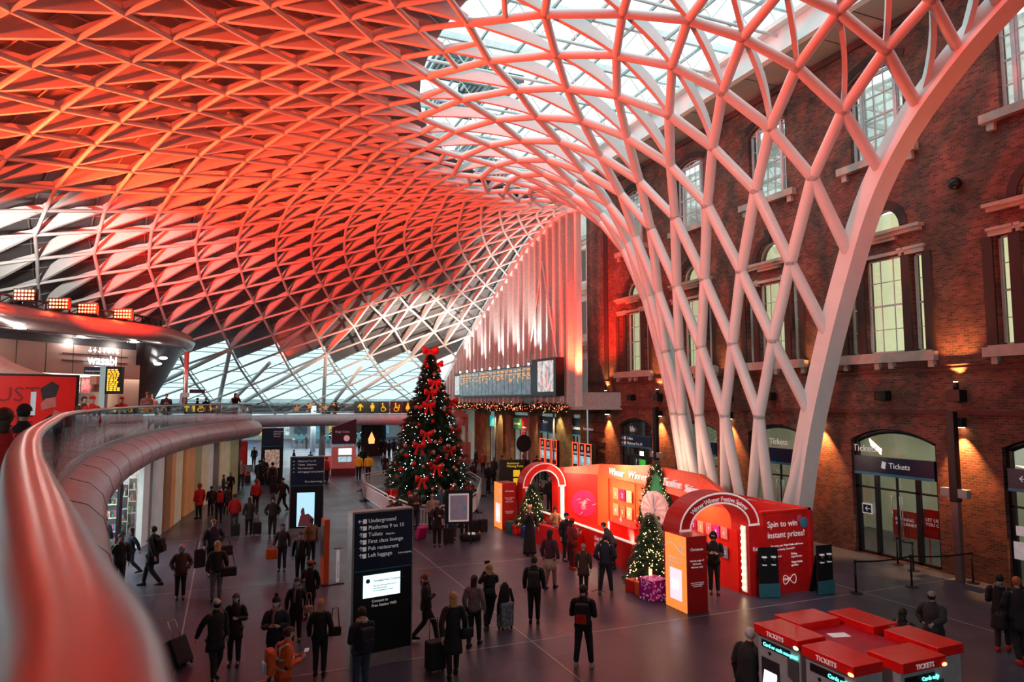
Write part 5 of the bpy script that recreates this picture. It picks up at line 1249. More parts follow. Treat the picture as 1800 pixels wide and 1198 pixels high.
def bow(name, loc, s, rz, label, cat='bow', group=None):
    o = root(name, loc, rz, label, cat, group)
    for sg in (-1, 1):
        m = MB(); rings = []
        for q in range(7): t = q / 6; x = sg * s * .95 * sin(pi * t * .5) ; w_ = s * (.10 + .42 * sin(pi * t * .85)); rings.append([Vector((x, -.12 * s, w_ + s * .12 * t)), Vector((x, .12 * s, w_ + s * .12 * t)), Vector((x, .12 * s, -w_ * .7)), Vector((x, -.12 * s, -w_ * .7))])
        m.loft(rings, smooth=True); m.build('loop', M_bow, o)
        MB().prism([(0, 0), (sg * .25 * s, 0), (sg * .85 * s, -1.35 * s), (sg * .6 * s, -1.2 * s), (sg * .35 * s, -1.4 * s)], (0, -.1 * s, 0), (1, 0, 0), UZ, .03).build('tail', M_bow, o)
    MB().sphere((0, -.1 * s, 0), s * .2, 8, 6).build('knot', M_bow, o); return o
rz_ = viewa + pi / 2
bow('bow', Vector(TL) + Vector((0, 0, TH + .05)), .52, rz_, 'largest red ribbon bow crowning the tall tree')
bpos = [(768, 640, 'just below the crown'), (764, 672, 'high on the right of the trunk line'), (757, 690, 'upper left'), (754, 712, 'left of centre, upper half'), (794, 705, 'on the right edge, upper half'), (800, 755, 'on the right edge at mid height'), (750, 762, 'at the centre of the tree'), (737, 782, 'left of centre, lower half'), (790, 790, 'right of centre, lower half'), (768, 820, 'low and central'), (742, 842, 'lowest, above the barrier')]
for i, (px, py, lb) in enumerate(bpos):
    d = ray(px, py); tt = 0
    best = min((abs(hypot((camp + d * (k * .05)).x - TL[0], (camp + d * (k * .05)).y - TL[1]) - TR * max(0, 1 - (camp + d * (k * .05)).z / TH)**.88), k) for k in range(700, 880) if (camp + d * (k * .05) - Vector(TL)).dot(Vector(TL).normalized()) < 0)
    p = camp + d * (best[1] * .05); bow('bow', p - Vector(TL).normalized() * .12, .42, rz_ + .2 * ((i % 3) - 1), 'red ribbon bow on the tall tree, ' + lb)
# white crowd barriers
M_barr = mat('white_barrier', (.88, .80, .80), .5)
def barrier(a, b, label, ref=[None]):
    a, b = Vector((*a, 0)), Vector((*b, 0)); L = (b - a).length; rz = atan2(b.y - a.y, b.x - a.x)
    o = root('crowd_barrier', a, rz, label, 'barrier'); m = MB()
    m.path([(.08, 0, .15), (.08, 0, .95), (.2, 0, 1.08), (L - .2, 0, 1.08), (L - .08, 0, .95), (L - .08, 0, .15)], .035, n=6); m.tube((.08, 0, .2), (L - .08, 0, .2), .03, n=6); m.tube((.08, 0, .9), (L - .08, 0, .9), .03, n=6); m.build('frame', M_barr, o)
    m = MB(); q = .25
    while q < L - .15: m.bx((q - .028, -.015, .2), (q + .028, .015, .9)); q += .15
    m.build('slat', M_barr, o); m = MB()
    for x in (.25, L - .25): m.bx((x - .06, -.35, 0), (x + .06, .35, .05)); m.bx((x - .05, -.05, 0), (x + .05, .05, .2))
    m.build('foot', M_black, o)
bp = [(636, 862), (642, 880), (682, 907), (726, 928), (768, 930), (805, 928), (838, 900), (846, 872), (820, 852)]
bnames = ['at the far left end', 'left side nearest the tree', 'left front', 'front left', 'front centre', 'front right', 'right front', 'on the right side']
for i in range(8): g0, g1 = G(*bp[i]), G(*bp[i + 1]); barrier((g0.x, g0.y), (g1.x, g1.y), 'white slatted crowd barrier round the tall tree, ' + bnames[i])
g0, g1 = G(636, 862), G(700, 850); barrier((g0.x, g0.y), (g1.x, g1.y), 'white slatted crowd barrier behind the tall tree on the left')
# small lit trees and gifts
for k, (x, y, lb) in enumerate(((12.85, 19.2, 'small lit fir by the exit arch with a pink gift'), (12.95, 28.75, 'small lit fir by the entrance pillar with a blue gift'))):
    hh = 2.35 if k == 0 else 2.2; fir('lit_fir', (x, y, 0), hh, .85, lb, 'christmas tree', 190, 7, M_pine, .15, .2, 20 + k); m = MB()
    for i in range(560):
        h = hh * (.06 + .9 * rd.random())
        if rd.random() > (1 - h / hh) + .15: continue
        m.sphere(onfir((x, y, 0), hh, .85, h, rd.uniform(0, 6.28), rd.uniform(.85, 1.05)), .017, 5, 3)
    tag(m.build('fairy_lights', M_bulbw, kind='stuff'), 'warm white fairy lights on the ' + ('near', 'far') [k] + ' small fir', 'fairy lights')
def gift(loc, s, rz, mt, label, pat=None):
    o = root('gift_box', loc, rz, label, 'gift'); MB().bx((-s[0] / 2, -s[1] / 2, 0), (s[0] / 2, s[1] / 2, s[2])).build('box', mt, o, bevel=.01); MB().bx((-s[0] / 2 - .012, -s[1] / 2 - .012, s[2] * .82), (s[0] / 2 + .012, s[1] / 2 + .012, s[2] + .012)).build('lid', mt, o, bevel=.01)
    if pat:
        m = MB(); rr = random.Random(3)
        for k in range(95):
            f = rr.choice((0, 1, 2)); u, v = rr.uniform(-.46, .46), rr.uniform(.04, .96); a0 = rr.uniform(0, 6)
            pts = []
            for q in range(5):
                du, dv = .05 * cos(a0 + q * .8), .05 * sin(a0 + q * .8); U = max(-.5, min(.5, u + du)); V = max(0.02, min(1, v + dv))
                pts.append((U * s[0], -s[1] / 2 - .016, V * s[2]) if f == 0 else ((-s[0] / 2 - .016, U * s[1], V * s[2]) if f == 1 else (U * s[0], (V - .5) * s[1], s[2] + .016)))
            m.path(pts, .008, n=4)
        m.build('squiggle', pat, o)
M_magenta = mat('magenta_wrap', (.50, .01, .30), .35); M_bluew = mat('blue_wrap', (.01, .05, .32), .35); M_pinks = mat('pink_squiggle', (.95, .45, .7), .4, emit=.2)
gift((12.15, 18.05, 0), (.62, .62, .6), .1, M_magenta, 'large magenta gift box with pink squiggles by the near pillar', M_pinks)
gift((12.12, 18.95, 0), (.5, .5, .36), .3, M_red, 'low plain red gift box left of the magenta one'); gift((11.98, 18.52, 0), (.24, .24, .4), 0, M_orange, 'narrow orange gift box beside the magenta one')
gift((13.1, 18.0, 0), (.3, .3, .34), 0, M_red, 'small red gift box tucked behind the magenta one')
gift((12.45, 28.0, 0), (.58, .5, .46), .2, M_bluew, 'blue patterned gift box under the far small fir', mat('sky_squiggle', (.1, .25, .7), .4)); gift((12.15, 28.7, 0), (.36, .36, .42), 0, M_red, 'red gift box left of the blue one'); gift((12.1, 29.3, 0), (.32, .32, .5), 0, mat('teal_wrap', (.02, .2, .18), .4), 'dark teal gift box behind the red one')
for k, (x, y) in enumerate(((12.25, 18.35), (12.4, 27.95))): tag(MB().tube((x, y, .605 if k == 0 else .47), (x, y, .8 if k == 0 else .68), .05).build('candle', mat('lit_candle', (1, .5, .25), .5, emit=2.5, ecol=(1, .45, .2))), 'short glowing candle on the %s gift box' % ('magenta', 'blue')[k], 'candle')
# ================================================================== signs, totems, kiosks, street furniture
def local(px, py, D=None): return G(px, py)
def totem(base, rz, w_, h, label, blue_h, name='wayfinding_totem', th=.28, frame=True):
    t = root(name, base, rz, label, 'wayfinding sign')
    MB().bx((-w_ / 2, 0, 0), (w_ / 2, th, h)).build('body', M_black, t, bevel=.01)
    MB().bx((-w_ / 2 + .02, -.012, h - blue_h), (w_ / 2 - .02, 0, h - .02)).build('blue_panel', M_navy, t); MB().bx((-w_ / 2 + .02, -.016, h - blue_h - .03), (w_ / 2 - .02, 0, h - blue_h)).build('stripe', M_blue, t)
    if frame: MB().bx((-w_ / 2 - .05, -.02, 0), (-w_ / 2, th + .01, h + .02)).bx((w_ / 2, -.02, 0), (w_ / 2 + .03, th + .01, h + .02)).bx((-w_ / 2 - .05, -.02, h), (w_ / 2 + .03, th + .01, h + .04)).bx((-w_ / 2, -.03, 0), (w_ / 2, 0, .28)).build('frame', mat('pink_steel', (.42, .36, .36), .35, .6), t)
    return t
g0, g1 = G(617, 1178), G(722, 1155); mid = (g0 + g1) / 2; rz = atan2(g1.y - g0.y, g1.x - g0.x)
T = totem(mid, rz, 1.42, 3.42, 'tall navy wayfinding totem in the foreground listing Underground and platforms', 1.28)
m = MB()
for i, (s, tx, sub) in enumerate((('\u2190', 'Underground', ''), ('\u2191', 'Platforms 9 to 10', ''), ('\u2191', 'Toilets', 'Babycare'), ('\u2191', 'First class lounge', ''), ('\u2191', 'Pub restaurant', ''), ('\u2191', 'Left luggage', 'Lost property'))):
    z = 3.20 - i * .155; text('arrow', '\u2190', .13, (-.64, -.014, z) if i == 0 else (-.59, -.014, z + .11), (1, 0, 0) if i == 0 else (0, 0, -1), UZ if i == 0 else (1, 0, 0), M_letter, T); text('lettering', tx, .125, (-.38, -.014, z), (1, 0, 0), UZ, M_letter, T); m.bx((-.51, -.016, z - .015), (-.42, -.012, z + .085))
    if sub: text('lettering', sub, .06, ({'Babycare': .05, 'Lost property': .36}[sub], -.014, z), (1, 0, 0), UZ, M_letter, T)
m.build('symbol', M_letter, T); MB().bx((-.48, -.02, 1.52), (.42, -.012, 2.02)).build('screen', mat('notice_screen', (.6, .85, .88), .3, emit=1.15, ecol=(.72, .96, 1), noise=.04), T)
M_ink = mat('dark_ink', (.02, .05, .12), .5); text('notice_text', 'Timetable from 12 December', .062, (-.24, -.024, 1.86), (1, 0, 0), UZ, M_ink, T)
for i, t in enumerate(('Please check before you travel as times of', 'some trains may change.', 'For more information ask our team')): text('notice_text', t, .033, (-.24, -.024, 1.76 - i * .055), (1, 0, 0), UZ, M_ink, T)
MB().tube((-.37, -.02, 1.89), (-.37, -.026, 1.89), .05, n=14).build('info_symbol', mat('info_blue', (.02, .12, .5), .5), T)
for i, t in enumerate(('Connect to', 'Free Station WiFi')): text('lettering', t, .085, (-.27, -.014, 1.40 - i * .1), (1, 0, 0), UZ, M_letter, T)
g0, g1 = G(507, 940), G(568, 937); mid = (g0 + g1) / 2
T = totem(mid, atan2(g1.y - g0.y, g1.x - g0.x), 1.42, 3.42, 'second navy totem with a tall advert screen of a sitting figure', 1.25)
for i, (tx) in enumerate(('Platforms 9 to 10', 'Toilets   Babycare', 'Pub restaurant', 'Left luggage Lost property')): z = 3.22 - i * .16; text('lettering', tx, .11, (-.42, -.014, z), (1, 0, 0), UZ, M_letter, T); text('arrow', '\u2190', .11, (-.64, -.014, z), (1, 0, 0), UZ, M_letter, T)
text('lettering', 'First class lounge  \u2192', .11, (-.1, -.014, 2.3), (1, 0, 0), UZ, M_letter, T)
MB().bx((-.42, -.02, .35), (.34, -.012, 1.85)).build('screen', mat('advert_sky', (.35, .65, .78), .3, emit=.85, ecol=(.45, .80, .95), noise=.06, scale=1), T)
m = MB().prism([(0, 0), (.62, 0), (.66, .35), (.45, .55), (.1, .48)], (-.36, -.024, .36), (1, 0, 0), UZ, .01).prism([(.0, 0), (.16, 0), (.12, .3), (.05, .36), (-.03, .2)], (-.22, -.03, .84), (1, 0, 0), UZ, .01); m.build('advert_figure', mat('figure_print', (.20, .05, .06), .5, emit=.15), T)
p3 = G(480, 846); T = totem(Vector((3.1, 52.5, 0)), -.05, 1.5, 4.0, 'black map totem farther back with a framed street map', 1.3, frame=False)
for i in range(3): text('lettering', ('Underground', 'Platforms', 'Way out')[i], .13, (.05, -.014, 3.7 - .17 * i), (1, 0, 0), UZ, M_letter, T)
MB().bx((-.5, -.02, 1.15), (.5, -.012, 2.45)).build('map_panel', mat('map_print', (.62, .45, .36), .5, emit=.25, noise=.6, scale=5), T)
# pink information kiosk with navy sail
b = Vector((8.75, 56.2, 0)); k = root('information_kiosk', b, -.1, 'pale pink information kiosk with two screens under a dark slanted sign', 'information kiosk')
MB().bx((-.95, 0, .55), (.95, 1.0, 2.3)).build('cabinet', mat('pink_white_metal', (.72, .55, .53), .4), k, bevel=.03); MB().bx((-.95, .02, 0), (.95, .98, .55)).build('base', mat('dark_base', (.10, .03, .03), .4), k)
MB().prism([(-.95, 0), (.95, 0), (.95, 2.0), (-.95, 1.35)], (0, .15, 2.5), (1, 0, 0), UZ, -.3).build('sail_sign', mat('plum_navy', (.02, .012, .05), .4), k); MB().tube((.2, .14, 2.95), (.2, .11, 2.95), .24, n=18).build('symbol_disc', M_letter, k); text('lettering', 'King\'s Cross', .22, (-.7, .13, 3.4), (1, 0, 0), UZ, M_letter, k)
MB().bx((-.42, -.02, 1.65), (.6, 0, 2.15)).build('upper_screen', mat('notice_screen', (.6, .85, .88)), k); MB().bx((-.42, -.02, 1.1), (.6, 0, 1.5)).build('lower_screen', M_scr, k)
ds = root('help_desk', (6.9, 57.6, 0), -.1, 'low white help desk left of the pink kiosk', 'desk'); MB().bx((-1.6, 0, 0), (1.0, .7, 1.15)).build('desk_body', M_white, ds); MB().bx((.2, -.1, .4), (1.3, .1, 1.5)).build('end_board', mat('pink_white_metal', (.72, .55, .53)), ds); MB().bx((-1.4, .1, 1.15), (.9, .14, 1.45)).build('desk_screen', M_glass, ds)
# red slim totem, small white stand, red post by the barrier
p = G(570, 1026); t = root('help_point', p, .15, 'slim bright red help point post with a grey side panel', 'help point'); MB().bx((-.09, -.2, .0), (.09, .2, 2.1)).build('red_body', M_orange, t, bevel=.01); MB().bx((-.11, -.17, .9), (-.09, .17, 1.9)).build('grey_panel', M_steel, t); MB().bx((-.18, -.28, 0), (.18, .28, .03)).build('foot_plate', M_black, t)
p = G(593, 1024); t = root('leaflet_stand', p, 0, 'narrow white upright stand beside the red help point', 'stand'); MB().bx((-.05, -.02, .03), (.05, .02, 1.05)).build('upright', M_letter, t); MB().box((0, 0, 1.12), (.26, .16, .02), 0, -.5).build('top_tray', M_white, t); MB().bx((-.2, -.18, 0), (.2, .18, .03)).build('foot_plate', M_black, t); text('lettering', 'Sanitise your hands', .07, (.02, -.022, .15), (0, 0, 1), (-1, 0, 0), M_ink, t)
p = G(692, 905); t = root('red_post', p, .1, 'red upright box post in front of the left barriers', 'post'); MB().bx((-.17, -.15, 0), (.17, .15, 1.35)).build('red_body', M_red, t, bevel=.015); MB().bx((-.1, -.16, .3), (.1, -.15, 1.1)).build('printed_panel', M_orange, t); MB().bx((-.12, -.12, 1.35), (.12, .12, 1.38)).build('cap', M_black, t)
# poster board on legs
p = G(806, 957); t = root('poster_board', p, -.25, 'black framed poster board on thin legs before the barriers', 'poster board')
MB().bx((-.58, 0, .85), (.58, .1, 2.25)).build('frame', M_black, t, bevel=.01); MB().bx((-.42, -.015, .95), (.42, 0, 2.1)).build('poster_border', M_pale, t); MB().bx((-.36, -.02, 1.02), (.36, -.014, 2.03)).build('poster', mat('poster_art', (.10, .22, .30), .4, two=(.65, .18, .22), scale=3, emit=.22), t)
MB().bx((-.55, .02, 0), (-.49, .08, .9)).bx((.49, .02, 0), (.55, .08, .9)).build('leg', M_black, t)
# platform sign box with yellow symbols
p = Vector((16.0, 38.6, 0)); t = root('queue_sign', p, -.25, 'black boxed sign with yellow lettering behind the entrance arch', 'sign'); MB().bx((-.75, 0, 0), (.75, .4, 2.4)).build('body', M_black, t)
MB().bx((.1, -.02, .9), (.5, 0, 1.3)).bx((.1, -.02, 1.4), (.5, 0, 1.8)).build('yellow_symbol', M_yel, t); text('lettering', 'Assistance\nWaiting Point', .18, (-.3, -.02, 2.15), (1, 0, 0), UZ, M_yel, t)
t = root('round_sign', (19.8, 45.5, 0), .2, 'round black disc sign on a post before the brick front', 'sign'); MB().tube((0, 0, 0), (0, 0, 2.6), .04).build('post', M_black, t); MB().tube((0, -.05, 2.9), (0, .05, 2.9), .62, n=24).build('disc', M_black, t)
for k, (x, y) in enumerate(((14.6, 75.0), (15.9, 79))): 
    t = root('advert_totem', (x, y, 0), -.2, ('black advert totem with a glowing orange bottle beyond the bridge', 'dark advert totem standing behind the glowing one')[k], 'advert totem'); MB().bx((-1.1, 0, 0), (1.1, .4, 4.3)).build('body', M_black, t)
    if k == 0: MB().prism([(-.3, 0), (.3, 0), (.35, .5), (0, 1.3), (-.35, .5)], (0, -.02, 1.3), (1, 0, 0), UZ, .02).build('glowing_picture', mat('orange_glow', (1, .35, .1), .5, emit=1.5, ecol=(1, .4, .12)), t)
t = root('red_phone_box', (1.2, 62.0, 0), 0, 'dark red upright booth left of the map totem', 'booth'); MB().bx((-.5, 0, 0), (.5, .9, 2.6)).build('body', M_crimson, t, bevel=.08); MB().bx((-.36, -.01, .6), (.36, 0, 2.1)).build('panel', M_red, t)
t = root('bench', (-.2, 57.5, 0), 0, 'long pale bench under the bridge end', 'bench'); MB().bx((-2.2, 0, .42), (2.2, .5, .5)).build('seat', M_steel, t); MB().bx((-2.2, .45, .5), (2.2, .5, .95)).build('backrest', M_steel, t)
for x in (-2, 0, 1.9): MB().bx((x, .05, 0), (x + .1, .45, .42)).build('leg', M_steel, t)
# queue barriers by the ticket office
qp = [G(1505, 1042), G(1603, 1031), G(1712, 1024), G(1592, 990), G(1606, 1003)]
ql = ['left one of the front pair', 'right one of the front pair', 'one by the dark pole', 'one nearest the ticket office doors', 'one just in front of the doors']
for i, p in enumerate(qp):
    q = root('queue_post', (min(p.x, 22.9), p.y, 0), 0, 'black queue post with a belt, ' + ql[i], 'queue post'); MB().tube((0, 0, 0), (0, 0, .025), .19, n=20).build('base', M_black, q); MB().tube((0, 0, .025), (0, 0, 1.0), .033).build('pole', M_black, q); MB().tube((0, 0, .92), (0, 0, 1.02), .045).build('belt_head', M_black, q)
for i, (a, b_) in enumerate(((0, 1), (1, 2), (4, 3))):
    a_, c_ = qp[a].copy(), qp[b_].copy(); c_.x = min(c_.x, 22.9); a_.x = min(a_.x, 22.9); d = (c_ - a_).normalized(); a_ += d * .05; c_ -= d * .05
    m = MB(); pts = [a_.lerp(c_, q / 6) + Vector((0, 0, .96 - .05 * sin(pi * q / 6))) for q in range(7)]; m.sweep(pts, [(-.004, -.025), (.004, -.025), (.004, .025), (-.004, .025)]); tag(m.build('belt', M_black), 'stretched black queue belt, ' + ('between the front two posts', 'running to the dark pole', 'in front of the doors')[i], 'belt')

# ================================================================== ticket machines, a ring of six
M_tvm = mat('machine_grey', (.48, .45, .46), .4, .2); M_lid = mat('red_lid', (.95, .010, .008), .25, noise=.06, coat=.3); M_cy = mat('cyan_text', (.1, .9, .8), .5, emit=3, ecol=(.1, 1, .85)); M_touch = mat('touch_screen', (.95, .75, .8), .3, emit=.85, ecol=(1, .85, .9))
hub = root('machine_hub', (9.95, 8.85, 0), 0, 'low crimson middle box joining the six ticket machines', 'machine hub'); MB().bx((-.64, -.68, 0), (.64, .72, 1.93)).build('hub_body', mat('hub_red', (.50, .01, .04), .35, noise=.15), hub)
pp_ = root('paper_sheet', (9.95, 9.15, 1.935), -.25, 'white sheet of paper on top of the ticket machines', 'paper'); MB().bx((-.17, -.1, 0), (.17, .1, .004)).build('sheet', M_letter, pp_)
def tvm(x, y, rz, w_, dp, label, msg, lampc):
    # front faces local -Y; origin centre of front base
    t = root('ticket_machine', (x, y, 0), rz, label, 'ticket machine')
    MB().bx((-w_ / 2, 0, 0), (w_ / 2, dp, 1.9)).build('cabinet', M_tvm, t, bevel=.015)
    MB().bx((-w_ / 2 - .02, -.06, 1.9), (w_ / 2 + .02, dp, 2.06)).build('lid', M_lid, t, bevel=.012)
    text('lettering', 'TICKETS', .105, (-.2, -.064, 1.935), (1, 0, 0), UZ, M_letter, t)
    md_ = MB().bx((-.38, -.012, 1.70), (.28, 0, 1.82)).build('message_display', M_black, t); text('message_text', msg, .085, (-.34 if len(msg) > 12 else -.02, -.016, 1.725), (1, 0, 0), UZ, M_cy, md_)
    m = MB().bx((-.40, -.006, 1.0), (.02, 0, 1.52)); rc_ = m.build('screen_recess', M_dark, t); MB().box((-.19, -.03, 1.17), (.30, .012, .34), 0, -.2).build('touch_screen', M_touch, rc_)
    MB().prism([(0, .12), (.24, 0), (.24, .42), (0, .42)], (.22, -.008, 1.28), (1, 0, 0), UZ, .01).build('speaker_grille', mat('grille_grey', (.08, .08, .085), .5), t); MB().bx((.26, -.02, .95), (.42, 0, 1.18)).build('card_reader', M_black, t)
    MB().bx((-.25, -.014, .35), (.2, 0, .55)).build('ticket_tray', M_black, t); MB().tube((.1, -.02, 1.1), (.1, 0, 1.1), .03).tube((-.2, -.01, 1.62), (-.2, 0, 1.62), .03).build('button', M_black, t)
    MB().sphere((w_ / 2 - .03, -.06, 1.93), .035, 8, 6, (1.6, .6, .8)).build('status_lamp', mat('lamp_' + lampc, {'green': (.2, 1, .4), 'red': (1, .15, .05), 'white': (1, 1, .9)}[lampc], .5, emit=9), t)
tvm(8.84, 9.42, -pi / 2, .98, .56, 'ticket machine at the left used by the white-haired man', 'Card or cash accepted', 'green')
tvm(8.76, 8.26, -pi / 2, .96, .56, 'ticket machine second along the left side, showing Cards only', 'Cards only', 'red')
tvm(9.96, 7.62, 0, .92, .56, 'ticket machine at the front corner facing the camera side', 'Cards only', 'red')
tvm(11.16, 8.30, pi / 2, .94, .56, 'ticket machine at the front right of the ring', 'Cards only', 'white'); tvm(11.10, 9.44, pi / 2, .94, .56, 'ticket machine at the far right of the ring', 'Cards only', 'white'); tvm(9.95, 10.10, pi, .92, .56, 'ticket machine at the back of the ring', 'Cards only', 'white')
spot('concourse_downlight', (2.0, 8.0, 8.6), (10, 8.9, 2.0), 900, (1, .82, .82), 40, .9, .25)
# ================================================================== people
SKIN = [mat('skin_light', (.62, .36, .27), .55), mat('skin_mid', (.45, .24, .16), .55), mat('skin_dark', (.16, .08, .05), .55)]
CL = {}
def cloth(name):
    t = {'black': (.008, .008, .010), 'navy': (.010, .014, .030), 'charcoal': (.022, .022, .026), 'brown': (.055, .025, .018), 'plum': (.07, .012, .03), 'red': (.55, .012, .010), 'maroon': (.20, .012, .015), 'jeans': (.03, .05, .09), 'dusty': (.30, .16, .14), 'beige': (.50, .36, .27), 'hivis': (.95, .12, .02), 'yellow': (.62, .95, .05), 'grey': (.16, .16, .18), 'green': (.06, .10, .085), 'teal': (.02, .12, .16), 'white': (.6, .58, .58), 'gold': (.35, .22, .10), 'plaid': (.22, .17, .17), 'tan': (.20, .11, .06), 'blue': (.02, .09, .22), 'pink': (.75, .32, .33), 'lilac': (.35, .25, .38)}[name]
    return mat(name + '_cloth', t, .8, noise=.25, scale=14, bump=.25)
HAIRC = {'black': (.006, .005, .005), 'brown': (.035, .015, .008), 'blonde': (.55, .33, .14), 'ginger': (.40, .09, .03), 'white': (.55, .50, .48), 'grey': (.25, .23, .22)}
def hairm(n): return mat('hair_' + n, HAIRC[n], .6, noise=.3, scale=40, bump=.3)
def skinmesh(vs, es, rs, sub=1):
    me = bpy.data.meshes.new('s'); me.from_pydata([tuple(v) for v in vs], es, []); o = bpy.data.objects.new('s', me)
    sk = o.modifiers.new('skin', 'SKIN'); sk.use_smooth_shade = True; sk.branch_smoothing = .4
    ss = o.modifiers.new('sub', 'SUBSURF'); ss.levels = sub; ss.render_levels = sub
    if not me.skin_vertices:
        o2 = bpy.data.objects.new('s2', me)
        bm = bmesh.new(); bm.from_mesh(me); bm.verts.layers.skin.verify(); bm.to_mesh(me); bm.free(); bpy.data.objects.remove(o2)
    for i, r in enumerate(rs): me.skin_vertices[0].data[i].radius = r if isinstance(r, tuple) else (r, r); me.skin_vertices[0].data[i].use_root = (i == 0)
    out = baked(o); bpy.data.meshes.remove(me); out.materials.clear(); return out
def rotx(p, a, c): p = Vector(p) - Vector(c); return Vector((p.x, p.y * cos(a) - p.z * sin(a), p.y * sin(a) + p.z * cos(a))) + Vector(c)
ARMS = {  # elbow, wrist, finger direction (right side, +x), local, forward = +y
 'down': ((.25, -.03, 1.14), (.26, .05, .90), (0, .05, -1)), 'phone': ((.24, .0, 1.15), (.10, .26, 1.20), (-.4, .6, .3)), 'photo': ((.22, .16, 1.26), (.07, .24, 1.50), (-.1, .2, 1)),
 'pocket': ((.29, -.08, 1.15), (.22, .08, .98), (-.3, .3, -.8)), 'pull': ((.27, -.16, 1.16), (.28, -.30, .92), (0, -.3, -.9)), 'fold': ((.24, .05, 1.16), (.0, .22, 1.20), (-1, .1, 0)), 'reach': ((.25, .14, 1.22), (.18, .42, 1.16), (0, 1, -.1)),
 'swingf': ((.25, .08, 1.14), (.24, .24, .96), (0, .6, -.8)), 'swingb': ((.26, -.14, 1.15), (.26, -.22, .92), (0, -.2, -1)), 'mic': ((.22, .10, 1.20), (.05, .16, 1.44), (-.2, .1, 1)), 'hip': ((.33, -.06, 1.18), (.20, .05, 1.04), (-.8, .3, -.3)), 'hold': ((.26, -.02, 1.14), (.30, .10, .98), (0, .2, -1))}
LEGS = {'stand': ((.095, .0), (.10, -.02), (-.095, 0), (-.10, .01)), 'wide': ((.13, .02), (.17, .02), (-.13, 0), (-.17, -.02)), 'walk': ((.09, .20), (.09, .30), (-.09, -.05), (-.09, -.34)), 'step': ((.09, .08), (.09, .14), (-.09, .02), (-.09, -.18)), 'cross': ((.07, .05), (-.02, .12), (-.09, 0), (-.10, -.06)), 'sit': ((.12, .45), (.12, .42), (-.12, .45), (-.12, .42))}
CACHE = {}
def pose_meshes(arR, arL, legs, lean, coat, fem):
    key = (arR, arL, legs, lean, coat, fem)
    if key in CACHE: return CACHE[key]
    C0 = (0, 0, .95); up = lambda p: rotx(p, -lean, C0)
    sit = legs == 'sit'; dz = -.47 if sit else 0
    sw = .175 if fem else .20
    sp = [(0, 0, .93), (0, 0, 1.08), (0, .01, 1.26), (0, 0, 1.40), (0, -.005, 1.49), (0, .012, 1.56), (0, .022, 1.63), (0, .012, 1.70), (0, .0, 1.745)]
    spr = [(.13, .10), (.12, .09), (.15, .105), (.12, .085), (.052, .055), (.052, .062), (.068, .082), (.070, .086), (.045, .055)]
    vs = [up(p) for p in sp]; rs = list(spr); es = [(i, i + 1) for i in range(8)]
    nose = len(vs); vs.append(up((0, .118, 1.635))); rs.append((.011, .012)); es.append((6, nose))
    arms = {}
    for sg, ak in ((1, arR), (-1, arL)):
        el, wr, fd = ARMS[ak]; S = up((sg * sw, -.01, 1.42)); E = up((sg * el[0], el[1], el[2])); Wd = up((sg * wr[0], wr[1], wr[2])); F = Vector((sg * fd[0], fd[1], fd[2])).normalized()
        k = len(vs); vs += [S, S.lerp(E, .5), E, E.lerp(Wd, .5), Wd]; rs += [.055, .047, .040, .036, .026]; es += [(3, k), (k, k + 1), (k + 1, k + 2), (k + 2, k + 3), (k + 3, k + 4)]
        side = F.cross(Vector((sg, 0, 0))); side = side.normalized() if side.length > .1 else Vector((0, 1, 0))
        palm = Wd + F * .055; vs.append(palm); rs.append((.030, .022)); es.append((k + 4, k + 5)); pk = k + 5
        for q, (o_, ln) in enumerate(((-.026, .062), (-.009, .074), (.009, .070), (.026, .054))):
            j = len(vs); b0 = palm + side * o_ * 1.1 + F * .035; t0 = b0 + F * ln * .8 + Vector((-sg * .018, 0, 0)) * (1 + q * .2); vs += [b0, t0]; rs += [.0095, .008]; es += [(pk, j), (j, j + 1)]
        j = len(vs); b0 = palm - side * .034 + F * .0; vs += [b0, b0 - side * .02 + F * .035]; rs += [.011, .009]; es += [(pk, j), (j, j + 1)]
        arms[sg] = (S, E, Wd, F)
    kR, aR, kL, aL = LEGS[legs]; legp = {}
    for sg, kn, an in ((1, kR, aR), (-1, kL, aL)):
        hip = Vector((sg * .09, 0, .88)); 
        if sit: hip = Vector((sg * .09, .05, .93)); K_ = Vector((kn[0], kn[1], .95)); A_ = Vector((an[0], an[1], .50))
        else: K_ = Vector((kn[0], kn[1] + .03, .49)); A_ = Vector((an[0], an[1], .085 + (.05 if an[1] < -.2 else 0)))
        toe = A_ + Vector((sg * .02, .13, -.045 - (.02 if an[1] < -.2 else 0)))
        k = len(vs); vs += [hip, hip.lerp(K_, .5), K_, K_.lerp(A_, .35), A_, toe]; rs += [.085, .072, .052, .050, .036, (.032, .022)]; es += [(0, k), (k, k + 1), (k + 1, k + 2), (k + 2, k + 3), (k + 3, k + 4), (k + 4, k + 5)]
        legp[sg] = (hip, K_, A_, toe)
    body = skinmesh(vs, es, rs)
    # jacket / coat
    hem = {'jacket': .86, 'coat': .66, 'long': .50, 'gown': .06, 'puffer': .78}[coat]
    big = 1.13 if coat == 'puffer' else 1.0
    cm_b = MB(); fw_ = .93 if fem else 1.0; rr_ = []
    prof_ = [(1.535, .062, .066), (1.50, .080, .082), (1.465, .115, .092), (1.425, .165, .105), (1.36, .192, .125), (1.26, .190, .138), (1.15, .172 if fem else .182, .132), (1.05, .168, .130), (.96, .188, .150)]
    steps = max(1, int((.96 - hem) / .09))
    for q in range(1, steps + 1):
        t = q / steps; f_ = 1 + {'jacket': .02, 'puffer': .04, 'coat': .16, 'long': .22, 'gown': .42}[coat] * t; prof_.append((.96 + (hem - .96) * t, .188 * f_, .150 * f_))
    prof_.append((hem + .02, .165 * f_, .13 * f_))
